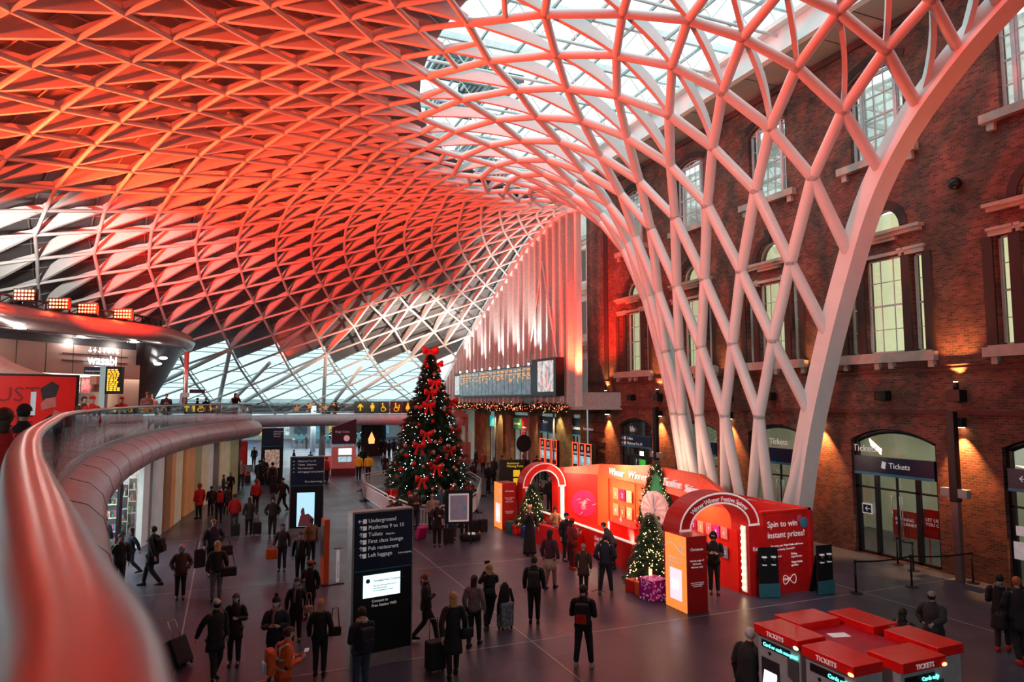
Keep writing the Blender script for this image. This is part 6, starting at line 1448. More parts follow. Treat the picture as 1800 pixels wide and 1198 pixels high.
    for z, a_, b_ in prof_:
        k_ = big if z < 1.47 else 1; rr_.append([up((a_ * k_ * fw_ * cos(2 * pi * q / 18), b_ * k_ * sin(2 * pi * q / 18), z)) if z > .95 else Vector((a_ * k_ * fw_ * cos(2 * pi * q / 18), b_ * k_ * sin(2 * pi * q / 18), z)) for q in range(18)])
    cm_b.loft(rr_)
    for sg in (1, -1):
        S, E, Wd, F = arms[sg]; S1 = S + Vector((-sg * .07, 0, -.005)); pts_ = [S1, S + Vector((-sg * .005, 0, -.03)), S.lerp(E, .5), E + (E - S.lerp(Wd, .5)) * .12, E.lerp(Wd, .5), Wd - F * .01]
        cm_b.path(smoothpath(pts_, 3), .07, n=10, rs=[v * big for v in (.055, .064, .071, .074, .076, .076, .073, .070, .068, .066, .064, .062, .058, .054, .050, .047)])
    cm_b.f = [tuple(f) for f in cm_b.f]; coatm = cm_b.mesh('coat')
    tv = [Vector((0, 0, .97))]; tr2 = [(.14, .115)]; te = []
    for sg in (1, -1):
        hip, K_, A_, toe = legp[sg]; k = len(tv); tv += [hip, hip.lerp(K_, .5), K_, K_.lerp(A_, .5), A_ + Vector((0, 0, .0))]; tr2 += [.112, .100, .080, .070, .064]; te += [(0, k), (k, k + 1), (k + 1, k + 2), (k + 2, k + 3), (k + 3, k + 4)]
    trou = skinmesh(tv, te, tr2)
    shoes = []
    for sg in (1, -1):
        hip, K_, A_, toe = legp[sg]; m = MB(); rings = []
        for y, w_, h in ((-.075, .028, .06), (-.05, .042, .10), (.02, .044, .105), (.09, .046, .07), (.16, .045, .052), (.205, .028, .036)):
            c = Vector((A_.x, A_.y + y, A_.z - .085)); rings.append([c + Vector((w_ * cos(a), 0, max(0, h * .5 + h * .62 * sin(a)))) for a in [2 * pi * q / 10 for q in range(10)]])
        m.loft(rings); shoes.append(m.mesh('shoe'))
    if sit:
        for me in [body, coatm, trou] + shoes: me.transform(Matrix.Translation((0, 0, -.42)))
    CACHE[key] = (body, coatm, trou, shoes, up, arms, -.42 if sit else 0); return CACHE[key]
HC = {}
def headpart(kind, up, lean, sz):
    key = (kind, lean, sz)
    if key in HC: return HC[key]
    m = MB(); c = Vector((0, .012, 1.665)); n, mm = 16, 12
    def shell(rx, ry, rz, keep, off=(0, 0, 0)):
        idx = {}; vs = []; fs = []
        for j in range(mm + 1):
            t = pi * j / mm
            for k in range(n): a = 2 * pi * k / n; vs.append(c + Vector(off) + Vector((rx * sin(t) * cos(a), ry * sin(t) * sin(a), rz * cos(t))))
        for j in range(mm):
            for k in range(n):
                f = (j * n + k, (j + 1) * n + k, (j + 1) * n + (k + 1) % n, j * n + (k + 1) % n); q = sum((vs[i] for i in f), Vector()) / 4 - c
                if keep(q): fs.append(f)
        m.add(vs, fs, True)
    if kind == 'short': shell(.089, .106, .102, lambda q: q.z > .035 or q.y < -.01 and q.z > -.075, (0, -.008, .002))
    elif kind in ('long', 'bob', 'ponytail', 'bun'):
        shell(.094, .110, .106, lambda q: q.z > .035 or q.y < .02 and q.z > -.09, (0, -.008, .002))
        if kind in ('long', 'bob'):
            L = .36 if kind == 'long' else .16; rings = []
            for i in range(6):
                t = i / 5; w_ = .092 - .02 * t; rings.append([c + Vector((w_ * cos(a), -.045 - .028 * t + (.05 if t < .6 else .042) * sin(a), .03 - .06 - L * t)) for a in [2 * pi * q / 12 for q in range(12)]])
            m.loft(rings)
        elif kind == 'ponytail': m.path([c + Vector((0, -.11, .03)), c + Vector((0, -.15, -.03)), c + Vector((0, -.14, -.13)), c + Vector((0, -.12, -.24))], .03, n=8, rs=[.02, .032, .028, .012])
        else: m.sphere(c + Vector((0, -.09, .07)), .045, 8, 6)
    elif kind == 'beanie': shell(.097, .112, .115, lambda q: q.z > .018, (0, -.004, .012)); 
    elif kind == 'pompom': shell(.097, .112, .115, lambda q: q.z > .018, (0, -.004, .012)); m.sphere(c + Vector((0, -.01, .155)), .045, 8, 6)
    elif kind == 'hood': shell(.115, .13, .135, lambda q: not (q.y > .045 and q.z < .085), (0, -.012, .0))
    elif kind == 'mask': shell(.083, .108, .108, lambda q: q.y > .015 and -.085 < q.z < -.012, (0, .006, 0))
    elif kind == 'eye':
        m.sphere(c + Vector((.028, .078, .005)), .011, 8, 6)
    elif kind == 'eye2': m.sphere(c + Vector((-.028, .078, .005)), .011, 8, 6)
    elif kind == 'mouth': m.sphere(c + Vector((0, .082, -.062)), .02, 8, 6, (1, .4, .3))
    elif kind == 'ear':
        m.sphere(c + Vector((.076, -.005, -.01)), .022, 8, 6, (.4, .7, 1))
    elif kind == 'ear2': m.sphere(c + Vector((-.076, -.005, -.01)), .022, 8, 6, (.4, .7, 1))
    elif kind == 'scarf':
        cc = Vector((0, .0, 1.50)); m.path([cc + Vector((.088 * cos(a), .09 * sin(a), .01 * sin(2 * a))) for a in [2 * pi * q / 14 for q in range(14)]], .038, n=8, closed=True); m.path([cc + Vector((.03, .09, -.02)), cc + Vector((.05, .15, -.14)), cc + Vector((.05, .16, -.36))], .032, n=6)
    elif kind == 'skirt' : m.loft([[Vector((r_ * cos(a), r_ * .8 * sin(a), z)) for a in [2 * pi * q / 18 for q in range(18)]] for r_, z in ((.15, 1.02), (.19, .9), (.205, .75), (.22, .60))])
    if kind != 'skirt': m.v = [tuple(rotx(v, -lean, (0, 0, .95)) + Vector((0, 0, sz))) for v in m.v]
    HC[key] = m.mesh(kind); return HC[key]
def colour(o, mt): 
    if not o.data.materials: o.data.materials.append(mt)
    o.material_slots[0].link = 'OBJECT'; o.material_slots[0].material = mt
def person(pos, h, heading, label, top='black', legs_='black', coat='jacket', hair=('short', 'black'), arms=('down', 'down'), legs='stand', lean=0, skin=0, fem=False, mask=None, hat=None, shoe='black', extra=None, z0=0, detail=True, group=None):
    # heading: degrees, 0 = walking away from the camera along the line of sight, 180 = facing the camera, 90 = to the right
    P = Vector(pos); brg = bearing(P); r = root('person', (P.x, P.y, z0), -(brg + radians(heading)), label, 'person', group); s = h / 1.76; r.scale = (s, s, s)
    body, cm2, tm, shoes, up, ar, sz = pose_meshes(arms[0], arms[1], legs, lean, coat, fem)
    def put(n, me, mt, par=None): o = link(n, me, par or r); colour(o, mt); return o
    bd_ = put('body', body, SKIN[skin]); put('coat' if coat != 'jacket' else 'jacket', cm2, cloth(top))
    if coat != 'gown': put('trousers', tm, cloth(legs_))
    for sh_ in shoes: put('shoe', sh_, cloth(shoe) if shoe != 'white' else cloth('white'))
    if hair: put('hair', headpart(hair[0], up, lean, sz), hairm(hair[1]))
    if hat: put('hat' if hat[0] != 'hood' else 'hood', headpart(hat[0], up, lean, sz), cloth(hat[1]))
    facing = abs(((heading + 180) % 360) - 180) > 60
    if facing and detail:
        for e_ in ('eye', 'eye2'): put('eye', headpart(e_, up, lean, sz), mat('eye_dark', (.01, .01, .012), .2), bd_)
        if not mask: put('mouth', headpart('mouth', up, lean, sz), mat('lip', (.35, .08, .07), .5), bd_)
    if detail and not hat:
        for e_ in ('ear', 'ear2'): put('ear', headpart(e_, up, lean, sz), SKIN[skin], bd_)
    if mask: put('face_mask', headpart('mask', up, lean, sz), mat('mask_' + mask, {'blue': (.25, .55, .68), 'white': (.8, .8, .8), 'black': (.01, .01, .012), 'green': (.3, .6, .5)}[mask], .7))
    for ex in (extra or ()): put(ex[0], headpart(ex[0], up, lean, sz), cloth(ex[1]))
    return r
# bags ------------------------------------------------------------
def suitcase(pos, label, mt, h=.62, w_=.42, d=.26, rz=0, handle=.38, tilt=0):
    o = root('suitcase', (pos[0], pos[1], pos[2] if len(pos) > 2 else 0), rz, label, 'suitcase'); o.rotation_euler[0] = tilt
    MB().bx((-w_ / 2, -d / 2, .06), (w_ / 2, d / 2, .06 + h)).build('shell', mt, o, bevel=.035)
    m = MB(); sh0 = o.children[0]
    for q in range(4): m.bx((-w_ / 2 + .05 + q * (w_ - .1) / 3 - .012, -d / 2 - .008, .12), (-w_ / 2 + .05 + q * (w_ - .1) / 3 + .012, -d / 2, h))
    m.build('rib', mt, sh0)
    for sx in (-1, 1):
        for sy in (-1, 1): MB().tube((sx * (w_ / 2 - .06) - .02, sy * (d / 2 - .05), .03), (sx * (w_ / 2 - .06) + .02, sy * (d / 2 - .05), .03), .03, n=10).build('wheel', M_black, o)
    if handle: m = MB(); m.path([(-.1, d / 2 - .04, h), (-.1, d / 2 - .04, h + handle), (.1, d / 2 - .04, h + handle), (.1, d / 2 - .04, h)], .012, n=6); m.build('pull_handle', M_steel, o)
    return o
def bag(pos, label, mt, s=(.34, .16, .26), rz=0, strap=.12, name='handbag', cat='bag'):
    o = root(name, pos, rz, label, cat); MB().bx((-s[0] / 2, -s[1] / 2, 0), (s[0] / 2, s[1] / 2, s[2])).build('bag_body', mt, o, bevel=.04)
    m = MB(); m.path([(-s[0] * .35, 0, s[2] - .02), (-s[0] * .2, 0, s[2] + strap), (s[0] * .2, 0, s[2] + strap), (s[0] * .35, 0, s[2] - .02)], .012, n=6); m.build('strap', mt, o)
    MB().bx((-s[0] * .3, -s[1] / 2 - .02, .03), (s[0] * .3, -s[1] / 2, s[2] * .55)).build('front_pocket', mt, o, bevel=.012); return o
def backpack(per, label, mt, accent=None, s=1.0):
    # worn: stands against the wearer's back
    a = per.rotation_euler[2]; k = per.scale[0]; back = Vector((sin(a), -cos(a), 0)); p = per.location + back * .225 * k + Vector((0, 0, .98 * k))
    o = root('backpack', p, a, label, 'backpack'); o.scale = (k * s,) * 3
    MB().bx((-.15, -.09, 0), (.15, .07, .44)).build('pack_body', mt, o, bevel=.05); MB().bx((-.11, -.14, .04), (.11, -.09, .24)).build('front_pocket', accent or mt, o, bevel=.02)
    m = MB()
    for sx in (-1, 1): m.path([(sx * .09, .08, .42), (sx * .11, .16, .50), (sx * .12, .30, .48), (sx * .13, .36, .34)], .02, n=6, sy=.5)
    m.build('strap', mt, o); return o
def P2(fx, fy, hx, hy, hdef=None):
    g_ = G(fx, fy); lo, hi = 1.0, 2.2
    d0 = (Vector((g_.x, g_.y, 0)) - camp)
    for _ in range(30):
        mid_ = (lo + hi) / 2; d = Vector((g_.x, g_.y, mid_)) - camp; y = 599 - FPX * d.dot(_up) / d.dot(_fw)
        if y > hy: lo = mid_
        else: hi = mid_
    return (g_.x, g_.y), min(1.92, max(1.50, lo)) if hdef is None else hdef
def near(per, side, fwd=0, z=0):  # point beside a person, in their own frame
    a = per.rotation_euler[2]; return per.location + Vector((cos(a) * side - sin(a) * fwd, sin(a) * side + cos(a) * fwd, z))
def pp(f, hd, heading, label, **k):
    pos, h = P2(f[0], f[1], hd[0], hd[1], k.pop('h', None)); return person(pos, h, heading, label, **k)
M_blk = cloth('black'); M_bagred = cloth('red')
# ---- left side, by the shops
pp((207, 1041), (166, 938), 175, 'person in black holding a phone to the face by the shop', top='black', coat='jacket', arms=('photo', 'down'), hair=('short', 'brown'))
pp((228, 1010), (238, 927), 250, 'long-haired woman in dark coat and flared jeans striding by the shop', top='navy', legs_='jeans', coat='jacket', hair=('long', 'black'), legs='walk', fem=True, arms=('phone', 'swingb'))
a_ = pp((266, 1030), (274, 924), -60, 'man in black coat with backpack walking left past the shop', top='black', coat='coat', legs='walk', arms=('swingf', 'swingb')); backpack(a_, 'black backpack worn by the man walking left past the shop', M_blk)
pp((181, 988), (179, 908), 20, 'dark silhouetted person right beside the glowing shop window', top='black', coat='coat', hair=('bob', 'black'), fem=True)
pp((211, 975), (212, 932), 90, 'small child in a blue coat inside the shop doorway', top='blue', coat='puffer', h=1.15, hair=('short', 'black'), detail=False)
pp((316, 1052), (316, 957), 180, 'woman in brown puffer coat, pink hat and blue mask standing alone', top='brown', coat='puffer', mask='blue', hair=('bob', 'brown'), hat=('beanie', 'pink'), fem=True, arms=('pocket', 'pocket'))
a_ = pp((379, 1057), (377, 950), -10, 'blonde woman seen from behind with a striped duffel bag', top='black', legs_='grey', coat='jacket', hair=('long', 'blonde'), fem=True, arms=('hold', 'down')); bag(near(a_, .33, -.05, .72), 'black duffel bag with white stripes hanging at the blonde woman\'s side', M_blk, (.46, .22, .26), 0, .45, 'duffel_bag')
a_ = pp((372, 1012), (370, 910), 160, 'broad person in dark coat carrying two large bags behind the duffel woman', top='navy', coat='jacket', hair=('short', 'ginger'), arms=('hold', 'hip')); bag(near(a_, .42, 0, .35), 'big flat black garment bag at the left of the two carried bags', M_blk, (.38, .12, .62), a_.rotation_euler[2], .3, 'garment_bag'); bag(near(a_, -.42, 0, .62), 'black shoulder bag at the right of the two carried bags', M_blk, (.5, .2, .34), .4, .3, 'shoulder_bag')
a_ = pp((376, 1195), (382, 1052), 150, 'white-haired man in a long black coat pulling a black suitcase', top='black', coat='coat', hair=('short', 'white'), arms=('pull', 'down'), mask='black', legs='step')
g_ = G(322, 1172); suitcase((g_.x, g_.y, 0), 'black suitcase tilted behind the white-haired man at lower left', M_blk, .6, .46, .3, a_.rotation_euler[2] + .3, .45, .5)
a_ = pp((411, 1168), (407, 1042), 190, 'dark-haired woman in black coat with a mask and brown handbag', top='black', coat='coat', hair=('long', 'brown'), mask='white', fem=True, arms=('hold', 'phone')); bag(near(a_, .34, .1, .78), 'maroon brown handbag on the masked woman\'s arm', cloth('maroon'), (.40, .18, .30), .6, .22)
pp((349, 911), (354, 850), -30, 'person in bright red hooded coat beside the shop panels', top='red', coat='coat', hat=('hood', 'red'), hair=('short', 'black'))
a_ = pp((384, 918), (384, 853), -10, 'person in black with a red backpack among the left crowd', top='navy', coat='jacket', hair=('short', 'grey')); backpack(a_, 'bright red backpack in the left crowd', M_bagred)
pp((370, 905), (372, 862), -20, 'dark figure half hidden left of the red backpack', top='black', coat='jacket', detail=False); pp((397, 905), (397, 858), 0, 'dark figure just right of the red backpack', top='charcoal', coat='coat', detail=False)
a_ = pp((411, 932), (409, 868), -5, 'woman in red puffer jacket and jeans pulling a black case', top='red', legs_='jeans', coat='puffer', hair=('short', 'brown'), fem=True); g_ = G(413, 943); suitcase((g_.x, g_.y, 0), 'small black suitcase behind the red puffer woman', M_blk, .5, .38, .22, 0, .3)
a_ = pp((437, 938), (444, 873), -10, 'woman in dark brown coat pulling a case beside the red puffer', top='charcoal', coat='coat', hair=('bob', 'brown'), fem=True, arms=('pull', 'down')); g_ = G(451, 940); suitcase((g_.x, g_.y, 0), 'black suitcase behind the dark brown coat', M_blk, .5, .38, .22, .1, .45)
pp((449, 900), (449, 842), -20, 'person in red hooded jacket walking away near the middle crowd', top='red', legs_='black', coat='jacket', hat=('hood', 'red'), hair=('short', 'black'))
pp((392, 878), (391, 834), 90, 'person in grey-green jacket browsing at the shop entrance', top='green', coat='jacket', legs_='jeans', hair=('short', 'black'), arms=('phone', 'phone'))
pp((404, 873), (402, 830), 185, 'masked person in dark coat waiting beside the shop entrance', top='navy', coat='jacket', hair=('short', 'grey'), mask='blue')
a_ = pp((423, 858), (422, 797), 170, 'woman in dusty pink jacket with a red suitcase at the shops\' end', top='dusty', coat='jacket', hair=('bob', 'ginger'), fem=True, arms=('hold', 'down'))
g_ = G(435, 850); suitcase((g_.x, g_.y + 1.4, 0), 'bright red suitcase beside the dusty pink jacket', M_bagred, .7, .45, .28, 0, .1); suitcase((g_.x, g_.y, 0), 'black suitcase standing before the red suitcase', M_blk, .55, .4, .25, 0, .2)
pp((455, 858), (451, 799), 30, 'tall person in long black coat left of the map totem', top='black', coat='long', hair=('short', 'black')); pp((463, 852), (463, 800), 200, 'person in dark scarf beside the tall long-coated one', top='navy', coat='coat', hair=('short', 'brown'), detail=False)
a_ = pp((478, 864), (476, 804), 0, 'woman in sleeveless pink top with a black backpack', top='dusty', coat='jacket', hair=('bun', 'black'), fem=True); backpack(a_, 'large black backpack on the pink-topped woman', M_blk); suitcase((near(a_, .1, -.75).x, near(a_, .1, -.75).y, 0), 'black suitcase trailing the pink-topped woman', M_blk, .55, .4, .25, 0, .35)
pp((490, 842), (490, 800), -40, 'man in dark jacket close to the map totem', top='navy', coat='jacket', hair=('short', 'brown'), legs='step')
pp((496, 900), (497, 840), 215, 'man in black cap hurrying past the second totem', top='black', coat='jacket', hair=None, hat=('beanie', 'black'), legs='walk', arms=('swingf', 'swingb'))
pp((478, 944), (481, 873), 178, 'woman in black coat and beanie facing the camera by the second totem', top='black', coat='jacket', hat=('beanie', 'black'), hair=('bob', 'black'), fem=True, arms=('pocket', 'pocket'))
a_ = pp((495, 1003), (494, 920), 185, 'person in dark coat and jeans carrying an orange shopping bag', top='charcoal', legs_='jeans', coat='jacket', hair=('bob', 'black'), arms=('hold', 'down'), fem=True, mask='blue'); bag(near(a_, .33, .1, .45), 'orange patterned shopping bag held at the crowd\'s left', cloth('hivis'), (.40, .16, .36), a_.rotation_euler[2], .2, 'shopping_bag')
pp((527, 1022), (529, 934), 190, 'man with white mask and grey hood collar facing the camera', top='black', coat='jacket', mask='white', hair=('short', 'black'), extra=(('scarf', 'grey'),))
pp((546, 990), (542, 910), 150, 'bearded dark figure behind the masked man', top='tan', coat='jacket', skin=2, hair=('short', 'black'))
pp((543, 1088), (544, 983), 200, 'red-haired woman in dark coat in the queue', top='black', coat='coat', hair=('bob', 'ginger'), fem=True, mask='black', arms=('phone', 'down'))
a_ = pp((519, 1130), (515, 1015), 182, 'woman with white mask and long grey scarf', top='black', coat='coat', hair=('long', 'black'), mask='white', fem=True, extra=(('scarf', 'grey'),), legs='step'); bag(near(a_, -.3, .15, .75), 'small pale handbag of the grey-scarfed woman', cloth('beige'), (.22, .12, .18), 0, .3)
pp((482, 1192), (480, 1049), 185, 'woman in pompom hat and plaid scarf looking at her phone', top='navy', coat='puffer', hat=('pompom', 'black'), hair=('bob', 'brown'), mask='white', fem=True, arms=('phone', 'phone'), extra=(('scarf', 'plaid'),))
a_ = pp((561, 1187), (563, 1052), 10, 'light-haired woman in dark coat seen from behind at lower left', top='black', coat='jacket', hair=('bob', 'blonde'), fem=True, arms=('down', 'down')); bag(near(a_, .3, .1, .80), 'small black shoulder bag of the light-haired woman', M_blk, (.28, .12, .2), 0, .4)
g_ = G(500, 1102, 1.78); a_ = person((g_.x, g_.y), 1.78, 75, 'worker in orange high-visibility jacket with reflective bands checking a phone', top='hivis', legs_='hivis', coat='jacket', hair=('short', 'brown'), arms=('phone', 'phone'), lean=.12); backpack(a_, 'bright orange backpack worn by the high-visibility worker', cloth('hivis'), mat('silver_band', (.6, .6, .58), .3, .4))
m = MB()
for z, r_ in ((1.05, .158), (1.22, .184)): m.path([(r_ * cos(q * pi / 10), r_ * .80 * sin(q * pi / 10) + .015 * (z - .95) * 8, z) for q in range(20)], .02, n=4, closed=True, sy=1.4)
for sx in (-1, 1): m.path([(sx * .11, .14, 1.24), (sx * .12, .12, 1.36), (sx * .11, .05, 1.49), (sx * .11, -.10, 1.44), (sx * .12, -.11, 1.24)], .02, n=4)
m.build('reflective_band', mat('silver_band', (.6, .6, .58)), a_)
tag(MB().box((0, 0, 0), (.08, .012, .15), 0, .9).build('mobile_phone', M_letter, loc=near(a_, .02, .42, 1.30)), 'white phone in the high-visibility worker\'s hand', 'phone')
g_ = G(637, 1066, 1.78); a_ = person((g_.x, g_.y), 1.78, -25, 'man in navy coat with pale fur collar in front of the big totem', top='navy', legs_='jeans', coat='jacket', hair=('short', 'black'), arms=('reach', 'phone'), extra=(('scarf', 'beige'),)); backpack(a_, 'dark navy backpack of the man by the big totem', cloth('navy'))
# ---- centre
pp((748, 1128), (751, 1006), 88, 'woman in black trouser suit with ginger ponytail and mask striding right', top='black', coat='jacket', hair=('ponytail', 'ginger'), mask='white', fem=True, legs='walk', arms=('fold', 'down'))
a_ = pp((796, 1188), (789, 1040), -8, 'woman with very long blonde hair in black coat seen from behind', top='black', coat='long', hair=('long', 'blonde'), fem=True, arms=('down', 'pull'), legs='step'); g_ = G(765, 1180); suitcase((g_.x, g_.y, 0), 'black hard suitcase held by the long-haired blonde woman', M_blk, .62, .42, .28, .2, .5); bag(near(a_, .3, -.05, .80), 'black handbag of the long-haired blonde woman', M_blk, (.3, .14, .22), .3, .25)
pp((833, 1134), (816, 1010), 20, 'woman in plaid jacket with long dark hair', top='plaid', coat='jacket', hair=('long', 'brown'), fem=True, legs='step')
a_ = pp((860, 1106), (851, 990), -12, 'blonde woman in black raising a phone, legs crossed', top='black', coat='jacket', hair=('bob', 'blonde'), fem=True, arms=('photo', 'photo'), legs='cross', shoe='brown'); tag(MB().box((0, 0, 0), (.15, .012, .08)).build('mobile_phone', M_black, loc=near(a_, 0, .3, 1.66)), 'black phone raised by the blonde woman', 'phone'); bag(near(a_, -.1, -.22, .95), 'black bum bag across the blonde woman\'s back', M_blk, (.32, .1, .16), a_.rotation_euler[2], .1)
g_ = G(888, 1104); a_ = suitcase((g_.x, g_.y, 0), 'floral teal suitcase with a black coat draped over it', mat('floral_print', (.02, .10, .12), .5, two=(.35, .35, .38), scale=18), .62, .40, .26, .3, .5)
c_ = root('draped_coat', (g_.x, g_.y, .4), .3, 'black coat draped over the handle of the floral suitcase', 'coat'); m = MB(); m.loft([[Vector((w_ * cos(q * pi / 6) + ox, d_ * sin(q * pi / 6) + .02, z)) for q in range(12)] for w_, d_, ox, z in ((.19, .06, -.06, 0), (.20, .08, -.04, .25), (.17, .1, -.02, .5), (.12, .09, 0, .68), (.05, .05, 0, .78))]); m.build('coat_body', M_blk, c_); MB().path([(.16, 0, .6), (.24, -.02, .3), (.24, 0, .02)], .045, n=8).build('sleeve', M_blk, c_)
a_ = pp((939, 1095), (939, 977), 5, 'person in black with a black backpack, centre floor, seen from behind', top='black', coat='jacket', hair=('bun', 'brown')); backpack(a_, 'black backpack of the central figure in black', cloth('charcoal'))
a_ = pp((1026, 1172), (1029, 1027), 8, 'young man in black with pale trainers standing alone in front', top='black', coat='jacket', legs_='black', hair=('short', 'black'), shoe='beige', legs='wide', arms=('phone', 'phone')); backpack(a_, 'black backpack with red stripes on the young man', M_blk, M_bagred)
pp((967, 1034), (967, 930), 25, 'woman in plum jacket, beige shorts and tall black boots', top='plum', legs_='dusty', coat='jacket', hair=('bob', 'black'), fem=True, legs='step', extra=(('skirt', 'beige'),))
sng = pp((931, 975), (932, 885), 165, 'blonde singer in a full-length black gown at a microphone', top='black', coat='gown', hair=('bob', 'blonde'), fem=True, arms=('mic', 'hold'))
pp((976, 955), (974, 893), 170, 'performer in beanie and gold patterned jacket beside the singer', top='gold', coat='jacket', hat=('pompom', 'black'), hair=('short', 'black'), arms=('mic', 'hold'), fem=True)
q_ = near(sng, .07, .22, 1.50 * sng.scale[0]); mc = root('microphone', q_, 0, 'black hand microphone held by the blonde singer', 'microphone'); MB().tube((0, 0, -.14), (0, 0, 0), .014).build('handle', M_blk, mc); MB().sphere((0, 0, .02), .03, 8, 6).build('mesh_head', M_steel, mc)
pp((996, 985), (997, 901), 150, 'performer all in black at the cloth-covered table', top='black', coat='coat', hair=('short', 'black'), hat=('beanie', 'black'))
pp((1006, 1000), (1003, 910), 60, 'person in red puffer jacket, red hat and red trousers', top='maroon', legs_='maroon', coat='puffer', hat=('beanie', 'red'), hair=('bob', 'brown'), shoe='red', fem=True, arms=('phone', 'phone'))
pp((1026, 1044), (1025, 955), 10, 'grey-haired person in long brown coat watching the performers', top='brown', coat='coat', hair=('short', 'grey'), legs='stand')
pp((1065, 1044), (1055, 938), 5, 'man in dark navy top and jeans watching, feet apart', top='navy', legs_='navy', coat='jacket', hair=('short', 'black'), legs='wide', shoe='tan', arms=('pocket', 'pocket'))
pp((1078, 1000), (1060, 914), -80, 'man in dark hooded coat leaning over the low red wall', top='charcoal', coat='jacket', hair=('short', 'black'), lean=.5, arms=('reach', 'reach'))
pp((1158, 985), (1147, 908), 190, 'stand attendant in black beanie by the prize wheel', top='plum', coat='jacket', hat=('beanie', 'black'), hair=('short', 'black'), mask='white', arms=('down', 'hip'))
pp((949, 905), (949, 846), 180, 'long-haired woman in black seen through the entrance arch', top='black', coat='jacket', hair=('long', 'black'), fem=True, arms=('fold', 'fold'), legs='step')
pp((966, 898), (967, 838), 150, 'grey-haired man in black suit at the edge of the entrance arch', top='black', coat='jacket', hair=('short', 'grey'))
a_ = pp((1256, 1043), (1258, 935), 178, 'hooded person in black reading a phone under the exit arch', top='black', coat='jacket', hat=('hood', 'black'), hair=('short', 'black'), arms=('phone', 'phone'), mask='black')
ms = root('microphone_stand', (near(a_, 0, 0).x, 0, 0), 0, 'thin black microphone stand before the watching man in jeans', 'microphone stand'); g_ = G(1052, 1042); ms.location = (g_.x, g_.y, 0)
MB().tube((0, 0, .02), (0, 0, 1.3), .012).build('pole', M_black, ms)
for q in range(3): MB().tube((0, 0, .12), (.25 * cos(q * 2.1), .25 * sin(q * 2.1), 0), .01).build('leg', M_black, ms)
# ---- ticket machines and right
g_ = G(1311, 1103, 1.86); a_ = person((g_.x, g_.y), 1.86, 42, 'white-haired man in black jacket touching the ticket machine screen', top='black', coat='puffer', hair=('short', 'white'), arms=('reach', 'down'), lean=.15)
g_ = G(1638, 1038, 1.76); a_ = person((g_.x, g_.y), 1.76, 205, 'bald man in dark coat and mask behind the ticket machines', top='charcoal', coat='puffer', hair=('short', 'grey'), mask='black', arms=('hip', 'reach'))
g_ = G(1586, 1068, 1.6); person((g_.x, g_.y), 1.6, 20, 'dark-haired figure mostly hidden by the ticket machines', top='black', coat='jacket', hair=('bob', 'black'))
pp((1764, 1142), (1756, 1008), 5, 'person with grey hood and red shoes walking off at right', top='black', coat='long', hair=('short', 'black'), shoe='red', legs='step', arms=('phone', 'phone'), extra=(('scarf', 'grey'),))
a_ = pp((1796, 1164), (1796, 988), -20, 'bald person in dark coat at the far right edge', top='black', coat='coat', hair=('short', 'ginger'), shoe='red', legs='step', arms=('fold', 'fold')); bag(near(a_, -.36, 0, .75), 'black shoulder bag at the far right edge', M_blk, (.4, .2, .34), .3, .4)
# ---- around the tree
a_ = pp((768, 960), (767, 880), 175, 'woman with lilac hood and black coat holding a suitcase handle', top='black', coat='coat', hat=('beanie', 'lilac'), hair=('bob', 'grey'), fem=True, arms=('reach', 'phone')); g_ = G(788, 956); suitcase((g_.x, g_.y, 0), 'black hard suitcase with long handle beside the lilac hood', M_blk, .6, .42, .26, 0, .42)
pp((729, 935), (729, 858), 165, 'man in brown coat and maroon hat by the barriers', top='brown', legs_='jeans', coat='jacket', hat=('beanie', 'plum'), hair=('short', 'brown'), mask='white', shoe='red', arms=('phone', 'phone'))
pp((772, 925), (775, 852), 100, 'man in teal jacket against the front barriers', top='teal', coat='jacket', hair=('short', 'brown'), legs_='black'); pp((759, 935), (761, 868), 170, 'blonde child-sized figure between the teal jacket and the barriers', top='beige', coat='jacket', hair=('bob', 'blonde'), fem=True, detail=False)
pp((795, 948), (797, 847), 185, 'man in black jacket left of the poster board', top='black', legs_='jeans', coat='jacket', hair=('short', 'brown')); pp((816, 942), (818, 862), 175, 'person half hidden behind the poster board', top='black', coat='coat', hair=('short', 'black'))
pp((686, 940), (687, 872), 200, 'crouched-looking woman in mask with red collar by the red post', top='maroon', coat='jacket', hair=('bob', 'brown'), mask='blue', fem=True, h=1.55); pp((697, 936), (699, 866), 170, 'person in dark hat and mask beside the red collar', top='black', coat='jacket', hat=('beanie', 'plum'), hair=('short', 'black'), mask='blue', h=1.6)
g_ = G(738, 948); suitcase((g_.x, g_.y, 0), 'magenta suitcase leaning by the brown-coated man', mat('magenta_shell', (.65, .01, .18), .35), .55, .45, .25, .4, .1, .3)
g_ = G(812, 950); o = root('holdall', (g_.x + .3, g_.y - .2, 0), -.2, 'long black holdall with white straps below the poster board', 'bag'); MB().bx((-.45, -.18, .03), (.45, .18, .33)).build('bag_body', M_blk, o, bevel=.09); MB().bx((-.1, -.19, .3), (.2, .1, .35)).build('white_strap', M_letter, o)
for k, (px, py, w_) in enumerate(((833, 938, 'left'), (848, 936, 'right'))): g_ = G(px, py); suitcase((g_.x, g_.y, 0), 'black wrapped suitcase right of the poster board, the ' + w_ + ' one', M_blk, .55, .42, .28, .2 * k, .4)
g_ = G(839, 940); tag(MB().tube((0, 0, 0), (0, 0, .2), .04).tube((0, 0, .2), (0, 0, .27), .015).build('bottle', M_orange, loc=(g_.x, g_.y - .3, 0)), 'small orange drinks bottle on the floor by the wrapped suitcases', 'bottle')
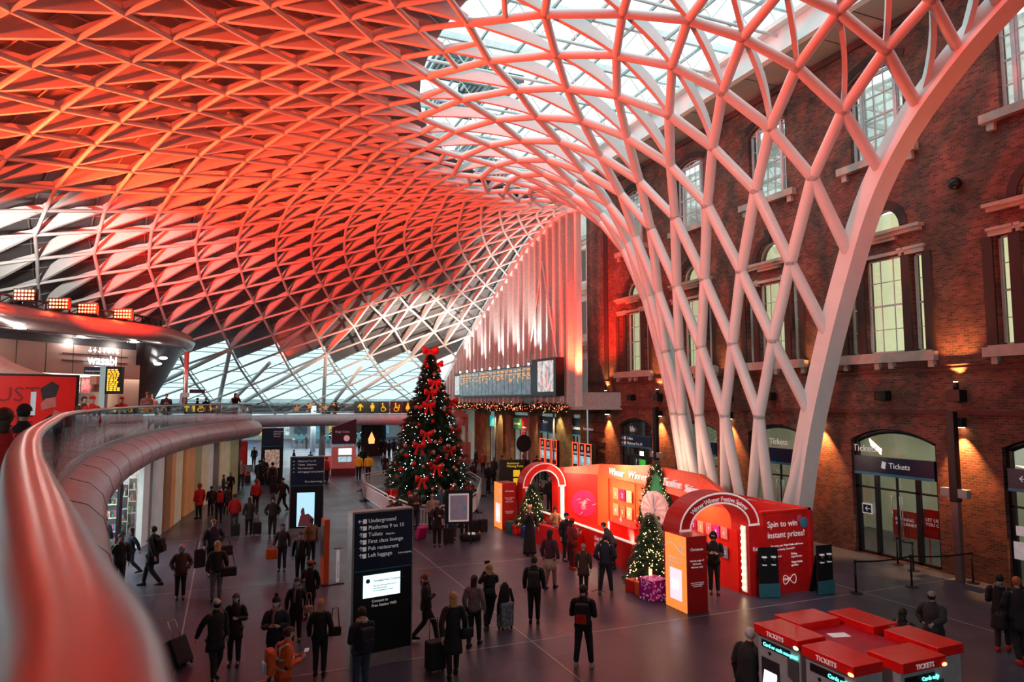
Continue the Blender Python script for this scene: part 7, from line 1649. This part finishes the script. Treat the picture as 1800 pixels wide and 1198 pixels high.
# ---- far concourse
for (f, hd, top, lb, hair, hdg) in [((630, 842), (629, 795), 'yellow', 'worker in yellow high-visibility vest, left of the pair', ('short', 'black'), 10), ((647, 842), (648, 793), 'yellow', 'worker in yellow high-visibility jacket, right of the pair', ('short', 'black'), 0)]:
    pp(f, hd, hdg, lb, top=top, coat='jacket', hair=hair)
pp((676, 838), (674, 798), 180, 'woman in black coat with a case left of the tall tree', top='black', coat='coat', hair=('short', 'brown'), fem=True); g_ = G(684, 838); suitcase((g_.x, g_.y, 0), 'black suitcase of the woman left of the tall tree', M_blk)
pp((637, 826), (637, 784), 0, 'dark figure just ahead of the yellow jackets', top='black', coat='jacket')
fr = [((631, 797), (632, 772), 'black', 'left of a pair beside the orange-bottle advert'), ((638, 797), (638, 775), 'brown', 'right of a pair beside the orange-bottle advert'), ((669, 803), (672, 768), 'black', 'first of the group left of the tree top half'), ((677, 803), (678, 766), 'charcoal', 'second of the group left of the tree'), ((684, 806), (684, 766), 'black', 'third of the group left of the tree'), ((692, 803), (691, 765), 'navy', 'last of the group left of the tree'),
      ((538, 788), (539, 764), 'navy', 'walking from the ticket gates'), ((564, 788), (564, 766), 'black', 'standing at the ticket gates'), ((516, 822), (516, 790), 'black', 'staff member behind the help desk'), ((545, 824), (547, 794), 'charcoal', 'person leaning at the help desk'), ((573, 850), (574, 800), 'maroon', 'person partly behind the second totem'), ((412, 800), (413, 770), 'charcoal', 'seated area figure under the bridge end'), ((446, 820), (448, 785), 'black', 'figure left of the dark red booth')]
for i, (f, hd, top, lb) in enumerate(fr): pp(f, hd, (i * 77) % 360, 'distant person in dark clothes, ' + lb, top=top, coat=('jacket', 'coat')[i % 2], hair=('short', 'black'), detail=False)
cr2 = [((831, 852), (831, 812), 'black', 'behind the right barriers'), ((858, 866), (858, 806), 'black', 'in front of the yellow lettered sign'), ((868, 850), (868, 796), 'charcoal', 'right of the yellow lettered sign'), ((882, 845), (882, 800), 'maroon', 'with red scarf near the brick front'), ((899, 852), (899, 800), 'black', 'bulky figure before the brick front'), ((905, 857), (907, 790), 'black', 'left one of two silhouettes in the shop doorway'), ((917, 860), (916, 792), 'black', 'right one of two silhouettes in the shop doorway'), ((944, 846), (945, 786), 'black', 'beside the round black disc'), ((836, 828), (836, 784), 'black', 'below the pale porch'), ((849, 832), (849, 794), 'tan', 'right of the pale porch'), ((815, 856), (813, 815), 'black', 'just behind the tree lights'), ((924, 846), (923, 800), 'plum', 'left behind the entrance arch')]
for i, (f, hd, top, lb) in enumerate(cr2): pp(f, hd, (i * 97 + 30) % 360, 'person waiting ' + lb, top=top, coat=('coat', 'jacket')[i % 2], hair=('short', ('black', 'brown', 'grey')[i % 3]), detail=False)
# ---- on the gallery
def gp(px, py, D, h, hdg, lb, **k): p = at(px, py, D); return person((p.x, p.y), h, hdg, lb, z0=ZM, **k)
gp(259, 690, 33, 1.72, 170, 'person in pink hat and pink vest at the gallery rail', top='dusty', coat='jacket', hat=('beanie', 'red'), hair=('short', 'black'), arms=('phone', 'phone')); gp(268, 694, 35, 1.66, 170, 'dark-haired person just behind the pink vest on the gallery', top='pink', coat='jacket', hair=('short', 'black'))
gp(293, 692, 37, 1.70, 180, 'person in black jacket leaning at the gallery rail', top='black', coat='jacket', hair=('short', 'brown'), arms=('phone', 'phone')); gp(347, 705, 42, 1.5, 90, 'far person sitting low beyond the pole on the gallery', top='charcoal', coat='jacket', hair=('short', 'black'), detail=False); gp(362, 705, 44, 1.5, 200, 'second far person beyond the pole on the gallery', top='black', coat='jacket', hair=('short', 'black'), detail=False)
gp(414, 690, 44.0, 1.8, 150, 'dark figure at the very end of the gallery balustrade', top='black', coat='jacket', hair=('bob', 'black'), arms=('photo', 'photo'))
for i, (px, D, tp_, lb) in enumerate(((162, 18, 'red', 'person in red hat by the shop counter behind the rail'), (214, 24, 'red', 'person in red top behind the rail beneath the orange screen'), (148, 19, 'charcoal', 'dark figure at the shop counter'))): gp(px, 705, D, 1.45, 150, lb, top=tp_, coat='jacket', hair=None if i < 2 else ('short', 'black'), hat=('beanie', 'red') if i < 2 else None, detail=False)
gp(8, 722, 7.5, 1.66, 20, 'brown-haired person in red coat seated beside the near rail', top='red', legs_='black', coat='jacket', hair=('bob', 'brown'), legs='sit'); gp(42, 728, 9.5, 1.68, 30, 'person in wide black hat and black coat behind the red coat', top='black', coat='coat', hair=('short', 'black'), legs='sit', hat=('beanie', 'black'))
# high stools by the near rail
for i, (px, D, lb) in enumerate(((8, 5.3, 'dark bar stool nearest the foreground rail'), (8, 7.55, 'dark bar stool under the red-coated person'), (42, 9.55, 'dark bar stool under the black-hatted person'))):
    p = at(px, 760, D); s = root('bar_stool', (p.x, p.y, ZM), .3, lb, 'stool'); MB().bx((-.2, -.2, .42), (.2, .2, .46)).build('seat', M_black, s, bevel=.015); MB().bx((-.2, -.2, .46), (.2, -.17, .8)).build('backrest', M_black, s)
    for sx in (-1, 1):
        for sy in (-1, 1): MB().tube((sx * .17, sy * .17, .42), (sx * .22, sy * .22, 0), .014).build('leg', M_steel, s)
    MB().tube((-.2, .2, .18), (.2, .2, .18), .012).build('footrest', M_steel, s)
